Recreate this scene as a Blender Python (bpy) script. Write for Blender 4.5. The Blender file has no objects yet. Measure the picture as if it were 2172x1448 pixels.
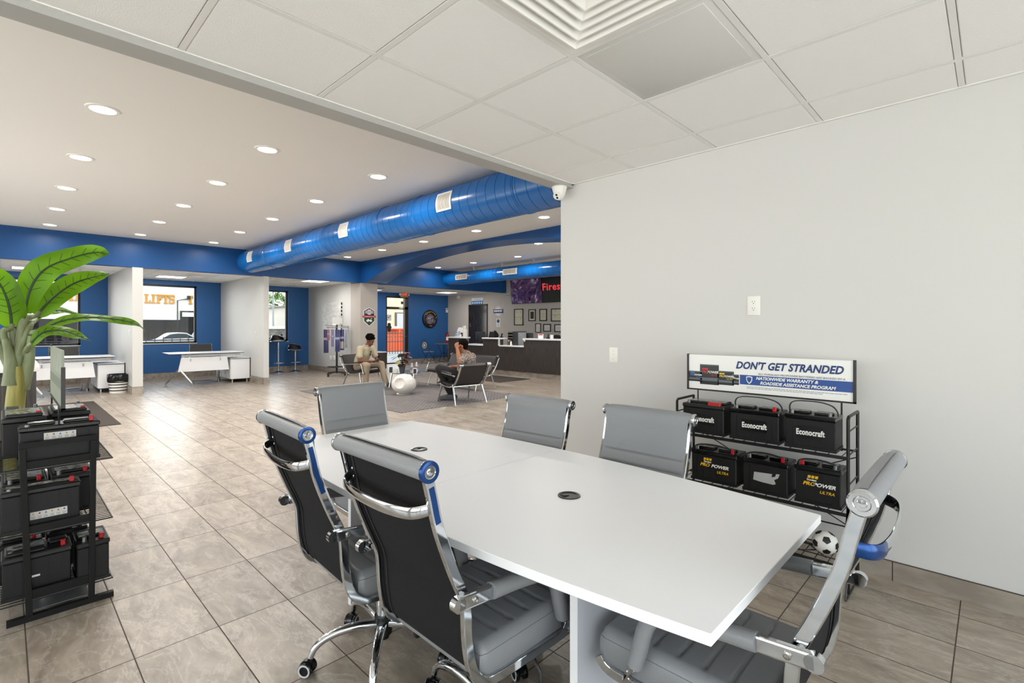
import bpy, bmesh, math, random
from math import sin, cos, pi, radians, sqrt, atan2
from mathutils import Vector, Matrix, Euler
random.seed(7)
SC = bpy.context.scene
COL = SC.collection

# ---------------------------------------------------------------- camera
F_PX, YAW, HOR, CAM_H = 1050.6, 0.799, 692.8, 1.36
cam_d = bpy.data.cameras.new('camera')
cam_d.sensor_width = 36.0
cam_d.lens = F_PX / 2172 * 36.0
cam_d.shift_y = (HOR - 724) / 2172
cam_d.clip_start = 0.02
cam_d.clip_end = 500
cam = bpy.data.objects.new('camera', cam_d)
COL.objects.link(cam)
cam.location = (0, 0, CAM_H)
cam.rotation_euler = (pi / 2, 0, -YAW)
SC.camera = cam

# ---------------------------------------------------------------- view
SC.view_settings.view_transform = 'Standard'
SC.view_settings.look = 'None'
SC.view_settings.exposure = 0.6
SC.view_settings.gamma = 1.0
SC.view_settings.use_curve_mapping = False
SC.cycles.max_bounces = 10
SC.cycles.diffuse_bounces = 6
SC.cycles.glossy_bounces = 5
SC.cycles.transmission_bounces = 8
SC.cycles.transparent_max_bounces = 16
SC.cycles.sample_clamp_indirect = 6.0
SC.cycles.caustics_reflective = False
SC.cycles.caustics_refractive = False

# ---------------------------------------------------------------- sky
W = bpy.data.worlds.new('sky'); SC.world = W; W.use_nodes = True
wn = W.node_tree.nodes; wl = W.node_tree.links
bg = wn['Background']
tc = wn.new('ShaderNodeTexCoord'); sep = wn.new('ShaderNodeSeparateXYZ'); rp = wn.new('ShaderNodeValToRGB')
wl.new(tc.outputs['Generated'], sep.inputs[0]); wl.new(sep.outputs['Z'], rp.inputs[0]); wl.new(rp.outputs[0], bg.inputs[0])
rp.color_ramp.elements[0].position = 0.0; rp.color_ramp.elements[0].color = (1.0, .98, .94, 1)
rp.color_ramp.elements[1].position = 0.5; rp.color_ramp.elements[1].color = (.72, .84, 1.0, 1)
bg.inputs[1].default_value = 3.6
# sun: high, from beyond the back windows
sd = bpy.data.lights.new('sun', 'SUN'); sd.energy = 1.2; sd.angle = radians(1.2); sd.color = (1, .96, .9)
so = bpy.data.objects.new('sun', sd); COL.objects.link(so)
so.rotation_euler = Vector((.75, .28, -1.0)).to_track_quat('-Z', 'Y').to_euler()

# ---------------------------------------------------------------- colour + materials
def lin(h):
    h = h.lstrip('#'); r = [int(h[i:i + 2], 16) / 255 for i in (0, 2, 4)]
    return tuple(c / 12.92 if c <= .04045 else ((c + .055) / 1.055) ** 2.4 for c in r) + (1,)
MATS = {}
def mat(name, col, rough=.5, metal=0.0, spec=.5, coat=0.0, bump=0, bscale=50, emis=None, es=0, alpha=1, trans=0, noise=0, nscale=5, nstretch=(1, 1, 1), col2=None):
    if name in MATS: return MATS[name]
    m = bpy.data.materials.new(name); m.use_nodes = True
    nt = m.node_tree; b = nt.nodes['Principled BSDF']
    c = lin(col) if isinstance(col, str) else col
    b.inputs['Base Color'].default_value = c
    b.inputs['Roughness'].default_value = rough
    b.inputs['Metallic'].default_value = metal
    b.inputs['Specular IOR Level'].default_value = spec
    b.inputs['Coat Weight'].default_value = coat
    b.inputs['Coat Roughness'].default_value = .08
    b.inputs['Transmission Weight'].default_value = trans
    b.inputs['Alpha'].default_value = alpha
    if emis:
        b.inputs['Emission Color'].default_value = lin(emis); b.inputs['Emission Strength'].default_value = es
    if bump or noise:
        t = nt.nodes.new('ShaderNodeTexCoord'); mp = nt.nodes.new('ShaderNodeMapping'); nz = nt.nodes.new('ShaderNodeTexNoise')
        mp.inputs['Scale'].default_value = nstretch
        nt.links.new(t.outputs['Object'], mp.inputs[0]); nt.links.new(mp.outputs[0], nz.inputs[0])
        nz.inputs['Scale'].default_value = nscale if noise else bscale; nz.inputs['Detail'].default_value = 4
    if noise:
        mx = nt.nodes.new('ShaderNodeMix'); mx.data_type = 'RGBA'
        c2 = lin(col2) if col2 else tuple(min(1, x * (1 - noise)) for x in c[:3]) + (1,)
        mx.inputs[6].default_value = c; mx.inputs[7].default_value = c2
        r = nt.nodes.new('ShaderNodeValToRGB'); r.color_ramp.elements[0].position = .38; r.color_ramp.elements[1].position = .62
        nt.links.new(nz.outputs[0], r.inputs[0]); nt.links.new(r.outputs[0], mx.inputs[0]); nt.links.new(mx.outputs[2], b.inputs['Base Color'])
    if bump:
        nz2 = nt.nodes.new('ShaderNodeTexNoise'); nz2.inputs['Scale'].default_value = bscale
        t2 = nt.nodes.new('ShaderNodeTexCoord'); nt.links.new(t2.outputs['Object'], nz2.inputs[0])
        bp = nt.nodes.new('ShaderNodeBump'); bp.inputs['Strength'].default_value = bump; bp.inputs['Distance'].default_value = .005
        nt.links.new(nz2.outputs[0], bp.inputs['Height']); nt.links.new(bp.outputs[0], b.inputs['Normal'])
    MATS[name] = m
    return m

def wood_dark():
    if 'dark_wood' in MATS: return MATS['dark_wood']
    m = mat('dark_wood', '#2b2726', .32, noise=.55, nscale=14, nstretch=(6, 6, .25), col2='#453f3d')
    return m

CHROME = mat('chrome', '#d2d5d8', .07, 1.0)
CHROME2 = mat('satin_steel', '#b9b8b4', .25, 1.0)
BLK = mat('black_metal', '#0d0d0e', .38, 0, .5)
BLKP = mat('black_plastic', '#101011', .42, 0, .5, bump=.15, bscale=90)
BLKP2 = mat('black_plastic_glossy', '#0a0a0b', .18)
WHT = mat('white_plastic', '#eceae6', .35)
WPAINT = mat('white_paint', '#e8e7e4', .5)
WMEL = mat('white_laminate', '#eaebee', .38)
GREYL = mat('grey_leather', '#84868a', .42, 0, .5, bump=.12, bscale=220)
BFAB = mat('black_mesh_fabric', '#1b1a1d', .85, 0, .25, bump=.5, bscale=500)
BLEATH = mat('black_leather', '#1c191a', .36, 0, .5, bump=.12, bscale=160)
RED = mat('red_plastic', '#b01420', .35)
DARKW = wood_dark()

# ---------------------------------------------------------------- mesh builder
class MB:
    def __init__(s): s.v = []; s.f = []; s.k = []; s.cur = 0
    def m(s, i): s.cur = i; return s
    def add(s, vs, fs, mtx=None):
        n = len(s.v)
        for p in vs:
            p = Vector(p)
            s.v.append(tuple(mtx @ p) if mtx is not None else tuple(p))
        for f in fs: s.f.append([n + i for i in f]); s.k.append(s.cur)
        return s
    def box(s, a, b, mtx=None):
        x0, y0, z0 = (min(a[i], b[i]) for i in range(3)); x1, y1, z1 = (max(a[i], b[i]) for i in range(3))
        vs = [(x0, y0, z0), (x1, y0, z0), (x1, y1, z0), (x0, y1, z0), (x0, y0, z1), (x1, y0, z1), (x1, y1, z1), (x0, y1, z1)]
        return s.add(vs, [(0, 3, 2, 1), (4, 5, 6, 7), (0, 1, 5, 4), (1, 2, 6, 5), (2, 3, 7, 6), (3, 0, 4, 7)], mtx)
    def cbox(s, c, d, rot=None):
        mtx = Matrix.Translation(c) @ (rot.to_4x4() if rot is not None else Matrix.Identity(4))
        return s.box([-x / 2 for x in d], [x / 2 for x in d], mtx)
    def rbox(s, a, b, r=.01, seg=2, mtx=None):
        bm = bmesh.new(); bmesh.ops.create_cube(bm, size=1)
        for v in bm.verts:
            v.co = Vector([(a[i] + b[i]) / 2 + v.co[i] * abs(b[i] - a[i]) for i in range(3)])
        bmesh.ops.bevel(bm, geom=bm.edges[:], offset=min(r, min(abs(b[i] - a[i]) for i in range(3)) * .49), segments=seg, affect='EDGES', profile=.5)
        bm.verts.index_update()
        s.add([v.co.copy() for v in bm.verts], [[v.index for v in f.verts] for f in bm.faces], mtx); bm.free(); return s
    def ring_loft(s, rings, closed=True, cap0=True, cap1=True):
        n = len(rings[0]); vs = [p for r in rings for p in r]; fs = []
        for i in range(len(rings) - 1):
            for j in range(n if closed else n - 1):
                a = i * n + j; b = i * n + (j + 1) % n
                fs.append((a, b, b + n, a + n))
        if cap0: fs.append(tuple(range(n - 1, -1, -1)))
        if cap1: fs.append(tuple(range((len(rings) - 1) * n, len(rings) * n)))
        return s.add(vs, fs)
    def sweep(s, pts, prof, up=(0, 0, 1), closed=False, scale=None, caps=True):
        pts = [Vector(p) for p in pts]; up = Vector(up); rings = []; N = len(pts)
        for i, p in enumerate(pts):
            if closed: t = pts[(i + 1) % N] - pts[i - 1]
            else: t = pts[min(i + 1, N - 1)] - pts[max(i - 1, 0)]
            t.normalize(); sd = t.cross(up)
            if sd.length < 1e-4: sd = t.cross(Vector((1, 0, 0)))
            if sd.length < 1e-4: sd = t.cross(Vector((0, 1, 0)))
            sd.normalize(); u = sd.cross(t)
            k = scale[i] if scale else 1
            rings.append([p + sd * (a * k) + u * (b * k) for a, b in prof])
        if closed: rings.append(rings[0]); caps = False
        return s.ring_loft(rings, True, caps, caps)
    def tube(s, pts, r, n=10, closed=False, up=(0, 0, 1), scale=None, flat=1.0):
        return s.sweep(pts, [(r * cos(2 * pi * i / n), r * flat * sin(2 * pi * i / n)) for i in range(n)], up, closed, scale)
    def bar(s, pts, w, h, up=(0, 0, 1), r=None, scale=None, closed=False):
        r = r if r is not None else min(w, h) * .25; pr = []
        for cx, cy, a0 in ((w / 2 - r, h / 2 - r, 0), (-w / 2 + r, h / 2 - r, 90), (-w / 2 + r, -h / 2 + r, 180), (w / 2 - r, -h / 2 + r, 270)):
            for k in range(3): a = radians(a0 + k * 45); pr.append((cx + r * cos(a), cy + r * sin(a)))
        return s.sweep(pts, pr, up, closed, scale)
    def cyl(s, a, b, r, r2=None, n=20):
        a = Vector(a); b = Vector(b); t = (b - a).normalized(); q = t.to_track_quat('Z', 'Y').to_matrix()
        r2 = r if r2 is None else r2
        rings = [[p + q @ Vector((rr * cos(2 * pi * i / n), rr * sin(2 * pi * i / n), 0)) for i in range(n)] for p, rr in ((a, r), (b, r2))]
        return s.ring_loft(rings)
    def lathe(s, prof, c=(0, 0, 0), n=28, axis=None, cap=True):
        q = Vector(axis).to_track_quat('Z', 'Y').to_matrix() if axis else Matrix.Identity(3)
        c = Vector(c)
        rings = [[c + q @ Vector((max(r, 1e-5) * cos(2 * pi * i / n), max(r, 1e-5) * sin(2 * pi * i / n), z)) for i in range(n)] for r, z in prof]
        return s.ring_loft(rings, True, cap, cap)
    def sphere(s, c, r, n=20, m=12, sc=(1, 1, 1), mtx=None):
        c = Vector(c)
        prof = [(r * sin(pi * i / m), -r * cos(pi * i / m)) for i in range(m + 1)]
        rings = [[Vector((max(a, 1e-5) * cos(2 * pi * i / n) * sc[0], max(a, 1e-5) * sin(2 * pi * i / n) * sc[1], z * sc[2])) for i in range(n)] for a, z in prof]
        if mtx is not None: rings = [[mtx @ p for p in rr] for rr in rings]
        return s.ring_loft([[c + p for p in rr] for rr in rings])
    def prism(s, poly, o, ux, uy, d):
        """polygon in plane (o, ux, uy) extruded by vector d"""
        o = Vector(o); ux = Vector(ux); uy = Vector(uy); d = Vector(d)
        a = [o + ux * x + uy * y for x, y in poly]
        return s.ring_loft([a, [p + d for p in a]])
    def surf(s, fn, nu, nv, th=None, nrm=None):
        """grid surface fn(u,v); optional thickness along nrm vector"""
        g = [[Vector(fn(i / nu, j / nv)) for j in range(nv + 1)] for i in range(nu + 1)]
        vs = [p for r in g for p in r]; W_ = nv + 1
        fs = [(i * W_ + j, (i + 1) * W_ + j, (i + 1) * W_ + j + 1, i * W_ + j + 1) for i in range(nu) for j in range(nv)]
        if th is None: return s.add(vs, fs)
        d = Vector(nrm) * th; n = len(vs); vs2 = [p + d for p in vs]
        fs2 = [tuple(n + i for i in reversed(f)) for f in fs]
        edge = [(0, j) for j in range(nv)] + [(i, nv) for i in range(nu)] + [(nu, j) for j in range(nv, 0, -1)] + [(i, 0) for i in range(nu, 0, -1)]
        ids = [i * W_ + j for i, j in edge]; L = len(ids)
        fs3 = [(ids[k], ids[(k + 1) % L], ids[(k + 1) % L] + n, ids[k] + n) for k in range(L)]
        return s.add(vs + vs2, fs + fs2 + fs3)
    def build(s, name, mats, parent=None, smooth=35, loc=None, recalc=True):
        me = bpy.data.meshes.new(name)
        me.from_pydata([tuple(v) for v in s.v], [], s.f)
        if not isinstance(mats, (list, tuple)): mats = [mats]
        for m_ in mats: me.materials.append(m_)
        me.polygons.foreach_set('material_index', s.k)
        if recalc:
            bm = bmesh.new(); bm.from_mesh(me); bmesh.ops.remove_doubles(bm, verts=bm.verts, dist=1e-5)
            bmesh.ops.recalc_face_normals(bm, faces=bm.faces); bm.to_mesh(me); bm.free()
        if smooth:
            me.polygons.foreach_set('use_smooth', [True] * len(me.polygons))
            me.set_sharp_from_angle(angle=radians(smooth))
        me.update()
        o = bpy.data.objects.new(name, me); COL.objects.link(o)
        if parent is not None: o.parent = parent
        if loc is not None: o.location = loc
        return o

def tag(o, label, cat, group=None, kind=None):
    o['label'] = label; o['category'] = cat
    if group: o['group'] = group
    if kind: o['kind'] = kind
    return o
def empty(name, loc=(0, 0, 0), rz=0, label=None, cat=None, group=None):
    o = bpy.data.objects.new(name, None); COL.objects.link(o)
    o.empty_display_size = .1; o.location = loc; o.rotation_euler = (0, 0, rz)
    if label: tag(o, label, cat, group)
    return o
def copy_tree(o, parent=None):
    c = o.copy(); COL.objects.link(c)
    if parent is not None: c.parent = parent
    for ch in list(o.children): copy_tree(ch, c)
    return c
def place(root, loc, rz, label, group=None, first=None):
    o = copy_tree(root) if first is None else root
    o.location = loc; o.rotation_euler = (0, 0, rz); o['label'] = label
    if group: o['group'] = group
    return o
def struct(o): o['kind'] = 'structure'; return o
def text(s, body, size, mtx, depth=.001, shear=0, off=0, sx=1.0, align='CENTER', sp=1.0):
    """lettering as mesh, added to MB s; local text plane XY transformed by mtx"""
    cu = bpy.data.curves.new('t', 'FONT'); cu.body = body; cu.size = size; cu.extrude = depth / 2; cu.shear = shear
    cu.offset = off; cu.align_x = align; cu.align_y = 'CENTER'; cu.resolution_u = 3; cu.space_character = sp
    o = bpy.data.objects.new('t', cu); COL.objects.link(o)
    dg = bpy.context.evaluated_depsgraph_get(); me = bpy.data.meshes.new_from_object(o.evaluated_get(dg))
    vs = [Vector((v.co.x * sx, v.co.y, v.co.z)) for v in me.vertices]
    s.add(vs, [list(p.vertices) for p in me.polygons], mtx)
    bpy.data.objects.remove(o); bpy.data.curves.remove(cu); bpy.data.meshes.remove(me)
    return s
def frame(o, ux, uy):
    """matrix taking local x,y to directions ux, uy at origin o"""
    ux = Vector(ux).normalized(); uy = Vector(uy).normalized(); uz = ux.cross(uy)
    m_ = Matrix((ux, uy, uz)).transposed().to_4x4(); m_.translation = Vector(o); return m_

# ================================================================ THE SETTING
WALLG = mat('wall_paint_grey', '#d2d1d0', .6, 0, .3, bump=.05, bscale=300)
WALLW = mat('wall_paint_light', '#cbcac7', .45, 0, .4)
WARMG = mat('column_paint_warm', '#b5ada6', .55)
CEILW = mat('ceiling_paint', '#eceae7', .5, 0, .4)
BLUE = mat('blue_wall_paint', '#0a4782', .42, 0, .4)
BLUED = mat('blue_back_wall_paint', '#2a5e98', .45, 0, .4)
DUCTB = mat('blue_duct_paint', '#0763ae', .22, 0, .6)
BLKF = mat('black_window_frame', '#141311', .4)
BRZ = mat('bronze_frame', '#3a2c22', .35, .4)

def glass_mat():
    m = bpy.data.materials.new('window_glass'); m.use_nodes = True; nt = m.node_tree
    for n in list(nt.nodes): nt.nodes.remove(n)
    out = nt.nodes.new('ShaderNodeOutputMaterial'); mx = nt.nodes.new('ShaderNodeMixShader'); tr = nt.nodes.new('ShaderNodeBsdfTransparent')
    gl = nt.nodes.new('ShaderNodeBsdfGlossy'); fr = nt.nodes.new('ShaderNodeFresnel')
    gl.inputs['Roughness'].default_value = .02; fr.inputs[0].default_value = 1.2
    tr.inputs[0].default_value = (.95, .97, .96, 1)
    nt.links.new(fr.outputs[0], mx.inputs[0]); nt.links.new(tr.outputs[0], mx.inputs[1]); nt.links.new(gl.outputs[0], mx.inputs[2]); nt.links.new(mx.outputs[0], out.inputs[0])
    return m
GLASS = glass_mat()

# tiled floor: 12 x 24 inch stone-look porcelain, dark grout (same grid as measured in the photograph)
def tile_floor():
    m = bpy.data.materials.new('porcelain_floor_tile'); m.use_nodes = True; nt = m.node_tree; L = nt.links
    b = nt.nodes['Principled BSDF']
    def N(t, **k):
        n = nt.nodes.new(t)
        for a, v in k.items(): setattr(n, a, v)
        return n
    def math_(op, a, b_=None, c=None):
        n = N('ShaderNodeMath', operation=op)
        for i, x in enumerate((a, b_, c)):
            if x is None: continue
            if isinstance(x, (int, float)): n.inputs[i].default_value = x
            else: L.new(x, n.inputs[i])
        return n.outputs[0]
    tc = N('ShaderNodeTexCoord'); sp = N('ShaderNodeSeparateXYZ'); L.new(tc.outputs['Object'], sp.inputs[0])
    sx, sy, ox, oy = .3074, .6013, .0691, 2.5235
    u = math_('DIVIDE', math_('SUBTRACT', sp.outputs[0], ox), sx); v = math_('DIVIDE', math_('SUBTRACT', sp.outputs[1], oy), sy)
    def edge(t, s, g):
        f = math_('FRACT', t); d = math_('MULTIPLY', math_('MINIMUM', f, math_('SUBTRACT', 1.0, f)), s)
        return math_('SMOOTH_MIN', 1.0, math_('MULTIPLY', math_('LESS_THAN', d, g), 1.0), .0)
    grout = math_('MAXIMUM', edge(u, sx, .0024), edge(v, sy, .0024))
    cu = N('ShaderNodeCombineXYZ'); L.new(math_('FLOOR', u), cu.inputs[0]); L.new(math_('FLOOR', v), cu.inputs[1])
    wnz = N('ShaderNodeTexWhiteNoise', noise_dimensions='2D'); L.new(cu.outputs[0], wnz.inputs['Vector'])
    # per-tile offset of the stone pattern
    off = N('ShaderNodeVectorMath', operation='MULTIPLY_ADD'); L.new(wnz.outputs['Color'], off.inputs[0]); off.inputs[1].default_value = (9, 9, 9); L.new(tc.outputs['Object'], off.inputs[2])
    rot = N('ShaderNodeMapping'); L.new(off.outputs[0], rot.inputs[0]); rot.inputs['Rotation'].default_value = (0, 0, .35); rot.inputs['Scale'].default_value = (3.4, 1.2, 1)
    n1 = N('ShaderNodeTexNoise'); L.new(rot.outputs[0], n1.inputs[0]); n1.inputs['Scale'].default_value = 2.4; n1.inputs['Detail'].default_value = 9; n1.inputs['Roughness'].default_value = .66; n1.inputs['Distortion'].default_value = .9
    r1 = N('ShaderNodeValToRGB'); L.new(n1.outputs[0], r1.inputs[0])
    e = r1.color_ramp.elements; e[0].position = .28; e[0].color = lin('#75685b'); e[1].position = .72; e[1].color = lin('#b0a393')
    e2 = r1.color_ramp.elements.new(.5); e2.color = lin('#968a7c')
    # pale veins
    n2 = N('ShaderNodeTexNoise'); L.new(rot.outputs[0], n2.inputs[0]); n2.inputs['Scale'].default_value = 2.3; n2.inputs['Detail'].default_value = 8; n2.inputs['Roughness'].default_value = .7; n2.inputs['Distortion'].default_value = .6
    vein = math_('SUBTRACT', 1.0, math_('MULTIPLY', math_('ABSOLUTE', math_('SUBTRACT', n2.outputs[0], .5)), 34.0)); vein = math_('MAXIMUM', vein, 0.0)
    mv = N('ShaderNodeMix', data_type='RGBA'); L.new(math_('MULTIPLY', vein, .28), mv.inputs[0]); L.new(r1.outputs[0], mv.inputs[6]); mv.inputs[7].default_value = lin('#cfc7bd')
    # tile to tile tone
    hs = N('ShaderNodeHueSaturation'); L.new(mv.outputs[2], hs.inputs['Color']); L.new(math_('MULTIPLY_ADD', wnz.outputs['Value'], .16, .92), hs.inputs['Value'])
    mg = N('ShaderNodeMix', data_type='RGBA'); L.new(grout, mg.inputs[0]); L.new(hs.outputs[0], mg.inputs[6]); mg.inputs[7].default_value = lin('#453a32')
    L.new(mg.outputs[2], b.inputs['Base Color'])
    L.new(math_('MULTIPLY_ADD', grout, .5, .33), b.inputs['Roughness'])
    bp = N('ShaderNodeBump'); bp.inputs['Strength'].default_value = .35; bp.inputs['Distance'].default_value = .002
    hgt = math_('SUBTRACT', math_('MULTIPLY', n1.outputs[0], .5), grout); L.new(hgt, bp.inputs['Height']); L.new(bp.outputs[0], b.inputs['Normal'])
    return m
FLOORM = tile_floor()
BASEM = mat('stone_baseboard', '#a39a90', .4, 0, .5, noise=.3, nscale=4, nstretch=(3, 1, 3), col2='#8a7f75')

XW, XE, YS, YN = -3.3, 12.45, -2.7, 15.7
HC, NC, BC = 3.14, 2.55, 2.6        # hall, near room and bay ceiling heights
m_ = MB(); m_.box((XW, YS, -.12), (XE, YN, 0)); struct(m_.build('floor', FLOORM, smooth=0))

def holed(s, axis, pos, th, a0, a1, z0, z1, holes):
    """wall slab perpendicular to axis ('x' or 'y') with rectangular holes (a0,a1,z0,z1)"""
    cuts = sorted({a0, a1, *[h[0] for h in holes], *[h[1] for h in holes]})
    for i in range(len(cuts) - 1):
        p, q = cuts[i], cuts[i + 1]; mid = (p + q) / 2
        hs = sorted([(h[2], h[3]) for h in holes if h[0] <= mid <= h[1]]); z = z0
        for u, v in hs + [(z1, z1)]:
            if u > z + 1e-6:
                s.box((pos, p, z), (pos + th, q, u)) if axis == 'x' else s.box((p, pos, z), (q, pos + th, u))
            z = v
# near room: right wall, dropped tile ceiling
m_ = MB(); m_.box((3.333, YS, 0), (3.56, 2.66, 3.3)); struct(m_.build('wall_right', WALLG, smooth=0))
GX0, GY0, G = .5348, 2.554, .61
TILE = mat('ceiling_tile', '#efeeed', .85, 0, .2, bump=.35, bscale=160)
GRID = mat('ceiling_grid_metal', '#e4e3e1', .45)
m_ = MB(); [m_.box((u0, v0, 2.567), (u1, v1, 2.62)) for u0, u1, v0, v1 in ((XW, GX0 + G, YS, 2.53), (GX0 + 3 * G, 3.333, YS, 2.53), (GX0 + G, GX0 + 3 * G, YS, GY0 - 3 * G), (GX0 + G, GX0 + 3 * G, GY0 - 2 * G, 2.53))]
gi = range(-6, 6); gj = range(-1, 10)
for i in gi:
    for j in gj:
        x0 = max(GX0 + G * i, XW); x1 = min(GX0 + G * (i + 1), 3.333); y1 = min(GY0 - G * j, 2.53); y0 = max(GY0 - G * (j + 1), YS)
        if x1 - x0 < .05 or y1 - y0 < .05: continue
        if (i, j) in ((2, 2), (1, 2)): continue
        m_.rbox((x0 + .014, y0 + .014, 2.551), (x1 - .014, y1 - .014, 2.575), .004, 1)
m_.m(1)
for i in gi:
    x = GX0 + G * i
    if XW < x < 3.33: m_.box((x - .012, YS, 2.55), (x + .012, 2.53, 2.565))
for j in gj:
    y = GY0 - G * j
    if YS < y < 2.52: m_.box((XW, y - .012, 2.5502), (3.333, y + .012, 2.565))
m_.box((3.311, YS, 2.546), (3.333, 2.53, 2.56)); m_.box((XW, 2.508, 2.546), (3.333, 2.53, 2.56))
struct(m_.build('ceiling', [TILE, GRID], smooth=0))
# return beam between near room and hall
m_ = MB(); m_.box((XW, 2.53, 2.52), (3.56, 2.66, 3.3)); struct(m_.build('trim_1', mat('beam_shaded_grey', '#aeadab', .6), smooth=0))  # beam's shading put into a darker grey than the wall paint
# hall ceiling
m_ = MB(); m_.box((XW, 2.66, HC), (XE, 12.4, 3.3)); struct(m_.build('ceiling', CEILW, smooth=0))
# blue header across the hall
m_ = MB(); m_.box((XW, 12.4, 2.56), (XE, 12.58, 3.3)); struct(m_.build('wall_header', BLUE, smooth=0))
# arched blue beam
def arch_z(y):
    t = 1 - ((y - 8.0) / 4.6) ** 2
    return max(2.56, 2.08 + 1.0 * sqrt(max(t, 0)))
ys = [12.4 - i * (12.4 - 2.66) / 60 for i in range(61)]
for nm, xx0, xx1 in (('trim_2', 6.81, 7.43),):
    m_ = MB()
    m_.ring_loft([[Vector((xx0, y, arch_z(y))), Vector((xx1, y, arch_z(y))), Vector((xx1, y, 3.2)), Vector((xx0, y, 3.2))] for y in ys])
    struct(m_.build(nm, mat('blue_beam_paint', '#0b4a8a', .3, 0, .6), smooth=40))
# bays and back wall
wins = [(.02, 1.30), (2.44, 3.72), (4.88, 6.18)]
DX0, DX1 = 9.63, 10.57
holes = [(a, b, .92, 2.47) for a, b in wins] + [(DX0, DX1, 0, 2.47), (-2.48, -1.2, .92, 2.47)]
m_ = MB(); holed(m_, 'y', YN, .2, XW, XE + .2, 0, 2.75, holes); struct(m_.build('wall_back', BLUED, smooth=0))
m_ = MB()
m_.box((XW, 12.58, BC), (XE, YN, 2.75)); m_.m(1)
for i in range(27):
    x = -3.1 + .61 * i; m_.box((x, 12.58, BC - .006), (x + .024, YN, BC + .01))
for i in range(5): m_.box((XW, 13.1 + .61 * i, BC - .0055), (XE, 13.124 + .61 * i, BC + .01))
struct(m_.build('ceiling', [TILE, GRID], smooth=0))
PART = [(1.81, 1.985), (4.305, 4.425)]
for i, (a, b) in enumerate(PART):
    m_ = MB(); m_.box((a, 12.4, 0), (b, YN, 2.558)); m_.box((a, 12.59, 2.558), (b, YN, 2.6)); struct(m_.build('wall_partition', WALLW, smooth=0))
m_ = MB(); m_.box((6.81, 12.95, 0), (6.95, YN, 2.6)); struct(m_.build('wall_partition', WALLW, smooth=0))
m_ = MB(); m_.box((6.81, 12.4, 0), (7.33, 12.95, 2.558)); struct(m_.build('wall_column', [WARMG], smooth=0))
m_ = MB(); m_.box((-.72, 12.4, 0), (-.58, YN, 2.6)); struct(m_.build('wall_partition', WALLW, smooth=0))
# reception wall, hall side walls
ESTW = mat('reception_wall_paint', '#c3bcb4', .5)
m_ = MB(); m_.box((XE, 2.4, 0), (XE + .2, YN, 3.3)); struct(m_.build('wall_reception', ESTW, smooth=0))
m_ = MB(); holed(m_, 'y', 2.46, .2, 3.56, XE, 0, 3.3, [(4.2, 6.9, .4, 2.7), (7.2, 9.9, .4, 2.7), (10.1, 12.3, .4, 2.7)]); struct(m_.build('wall_south', WALLW, smooth=0))  # unseen south openings added to light the hall from the front
wh = [(YS + .3, -.5, .25, 2.3), (-.3, 2.3, .25, 2.3), (3.2, 5.9, .25, 2.5), (6.2, 8.9, .25, 2.5), (9.2, 11.9, .25, 2.5)]
m_ = MB(); holed(m_, 'x', XW - .2, .2, YS, YN, 0, 3.3, wh); struct(m_.build('wall_left', WALLW, smooth=0))
sh = [(-3.2, -1.1, .1, 2.45), (-1.0, 1.1, .1, 2.45), (1.2, 3.25, .1, 2.45)]
added_windows = [(4.2, 6.9, .4, 2.7), (7.2, 9.9, .4, 2.7), (10.1, 12.3, .4, 2.7)]
m_ = MB(); holed(m_, 'y', YS - .2, .2, XW - .2, 3.56, 0, 3.3, sh); struct(m_.build('wall_front', WALLW, smooth=0))

wi = [0]
def window(axis, pos, a0, a1, z0, z1, mull=(), fm=BLKF, w=.045, d=.06):
    wi[0] += 1
    P = (lambda a, t, z: (pos + t, a, z)) if axis == 'x' else (lambda a, t, z: (a, pos + t, z))
    m = MB()
    m.box(P(a0, 0, z0), P(a0 + w, d, z1)); m.box(P(a1 - w, 0, z0), P(a1, d, z1)); m.box(P(a0, 0, z0), P(a1, d, z0 + w)); m.box(P(a0, 0, z1 - w), P(a1, d, z1))
    for q in mull: m.box(P(q - .02, .005, z0), P(q + .02, d - .005, z1))
    o = struct(m.build('window_%d' % wi[0], fm, smooth=0))
    g = MB().box(P(a0 + w, .028, z0 + w), P(a1 - w, .033, z1 - w)); gg = g.build('pane', GLASS, o, smooth=0)
    return o
for a, b in wins: window('y', YN + .09, a, b, .92, 2.47)
window('y', YN + .09, -2.48, -1.2, .92, 2.47)
for h in wh: window('x', XW - .14, *h, mull=((h[0] + h[1]) / 2,))
for h in sh: window('y', YS - .14, *h, mull=((h[0] + h[1]) / 2,))
for h in added_windows: window('y', 2.5, *h, mull=((h[0] + h[1]) / 2,))  # unseen windows, added for frontal daylight in the hall
# thin white sills
for a, b in wins:
    m_ = MB(); m_.box((a, YN - .012, .905), (b, YN + .09, .92)); struct(m_.build('trim_3', WHT, smooth=0))
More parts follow.
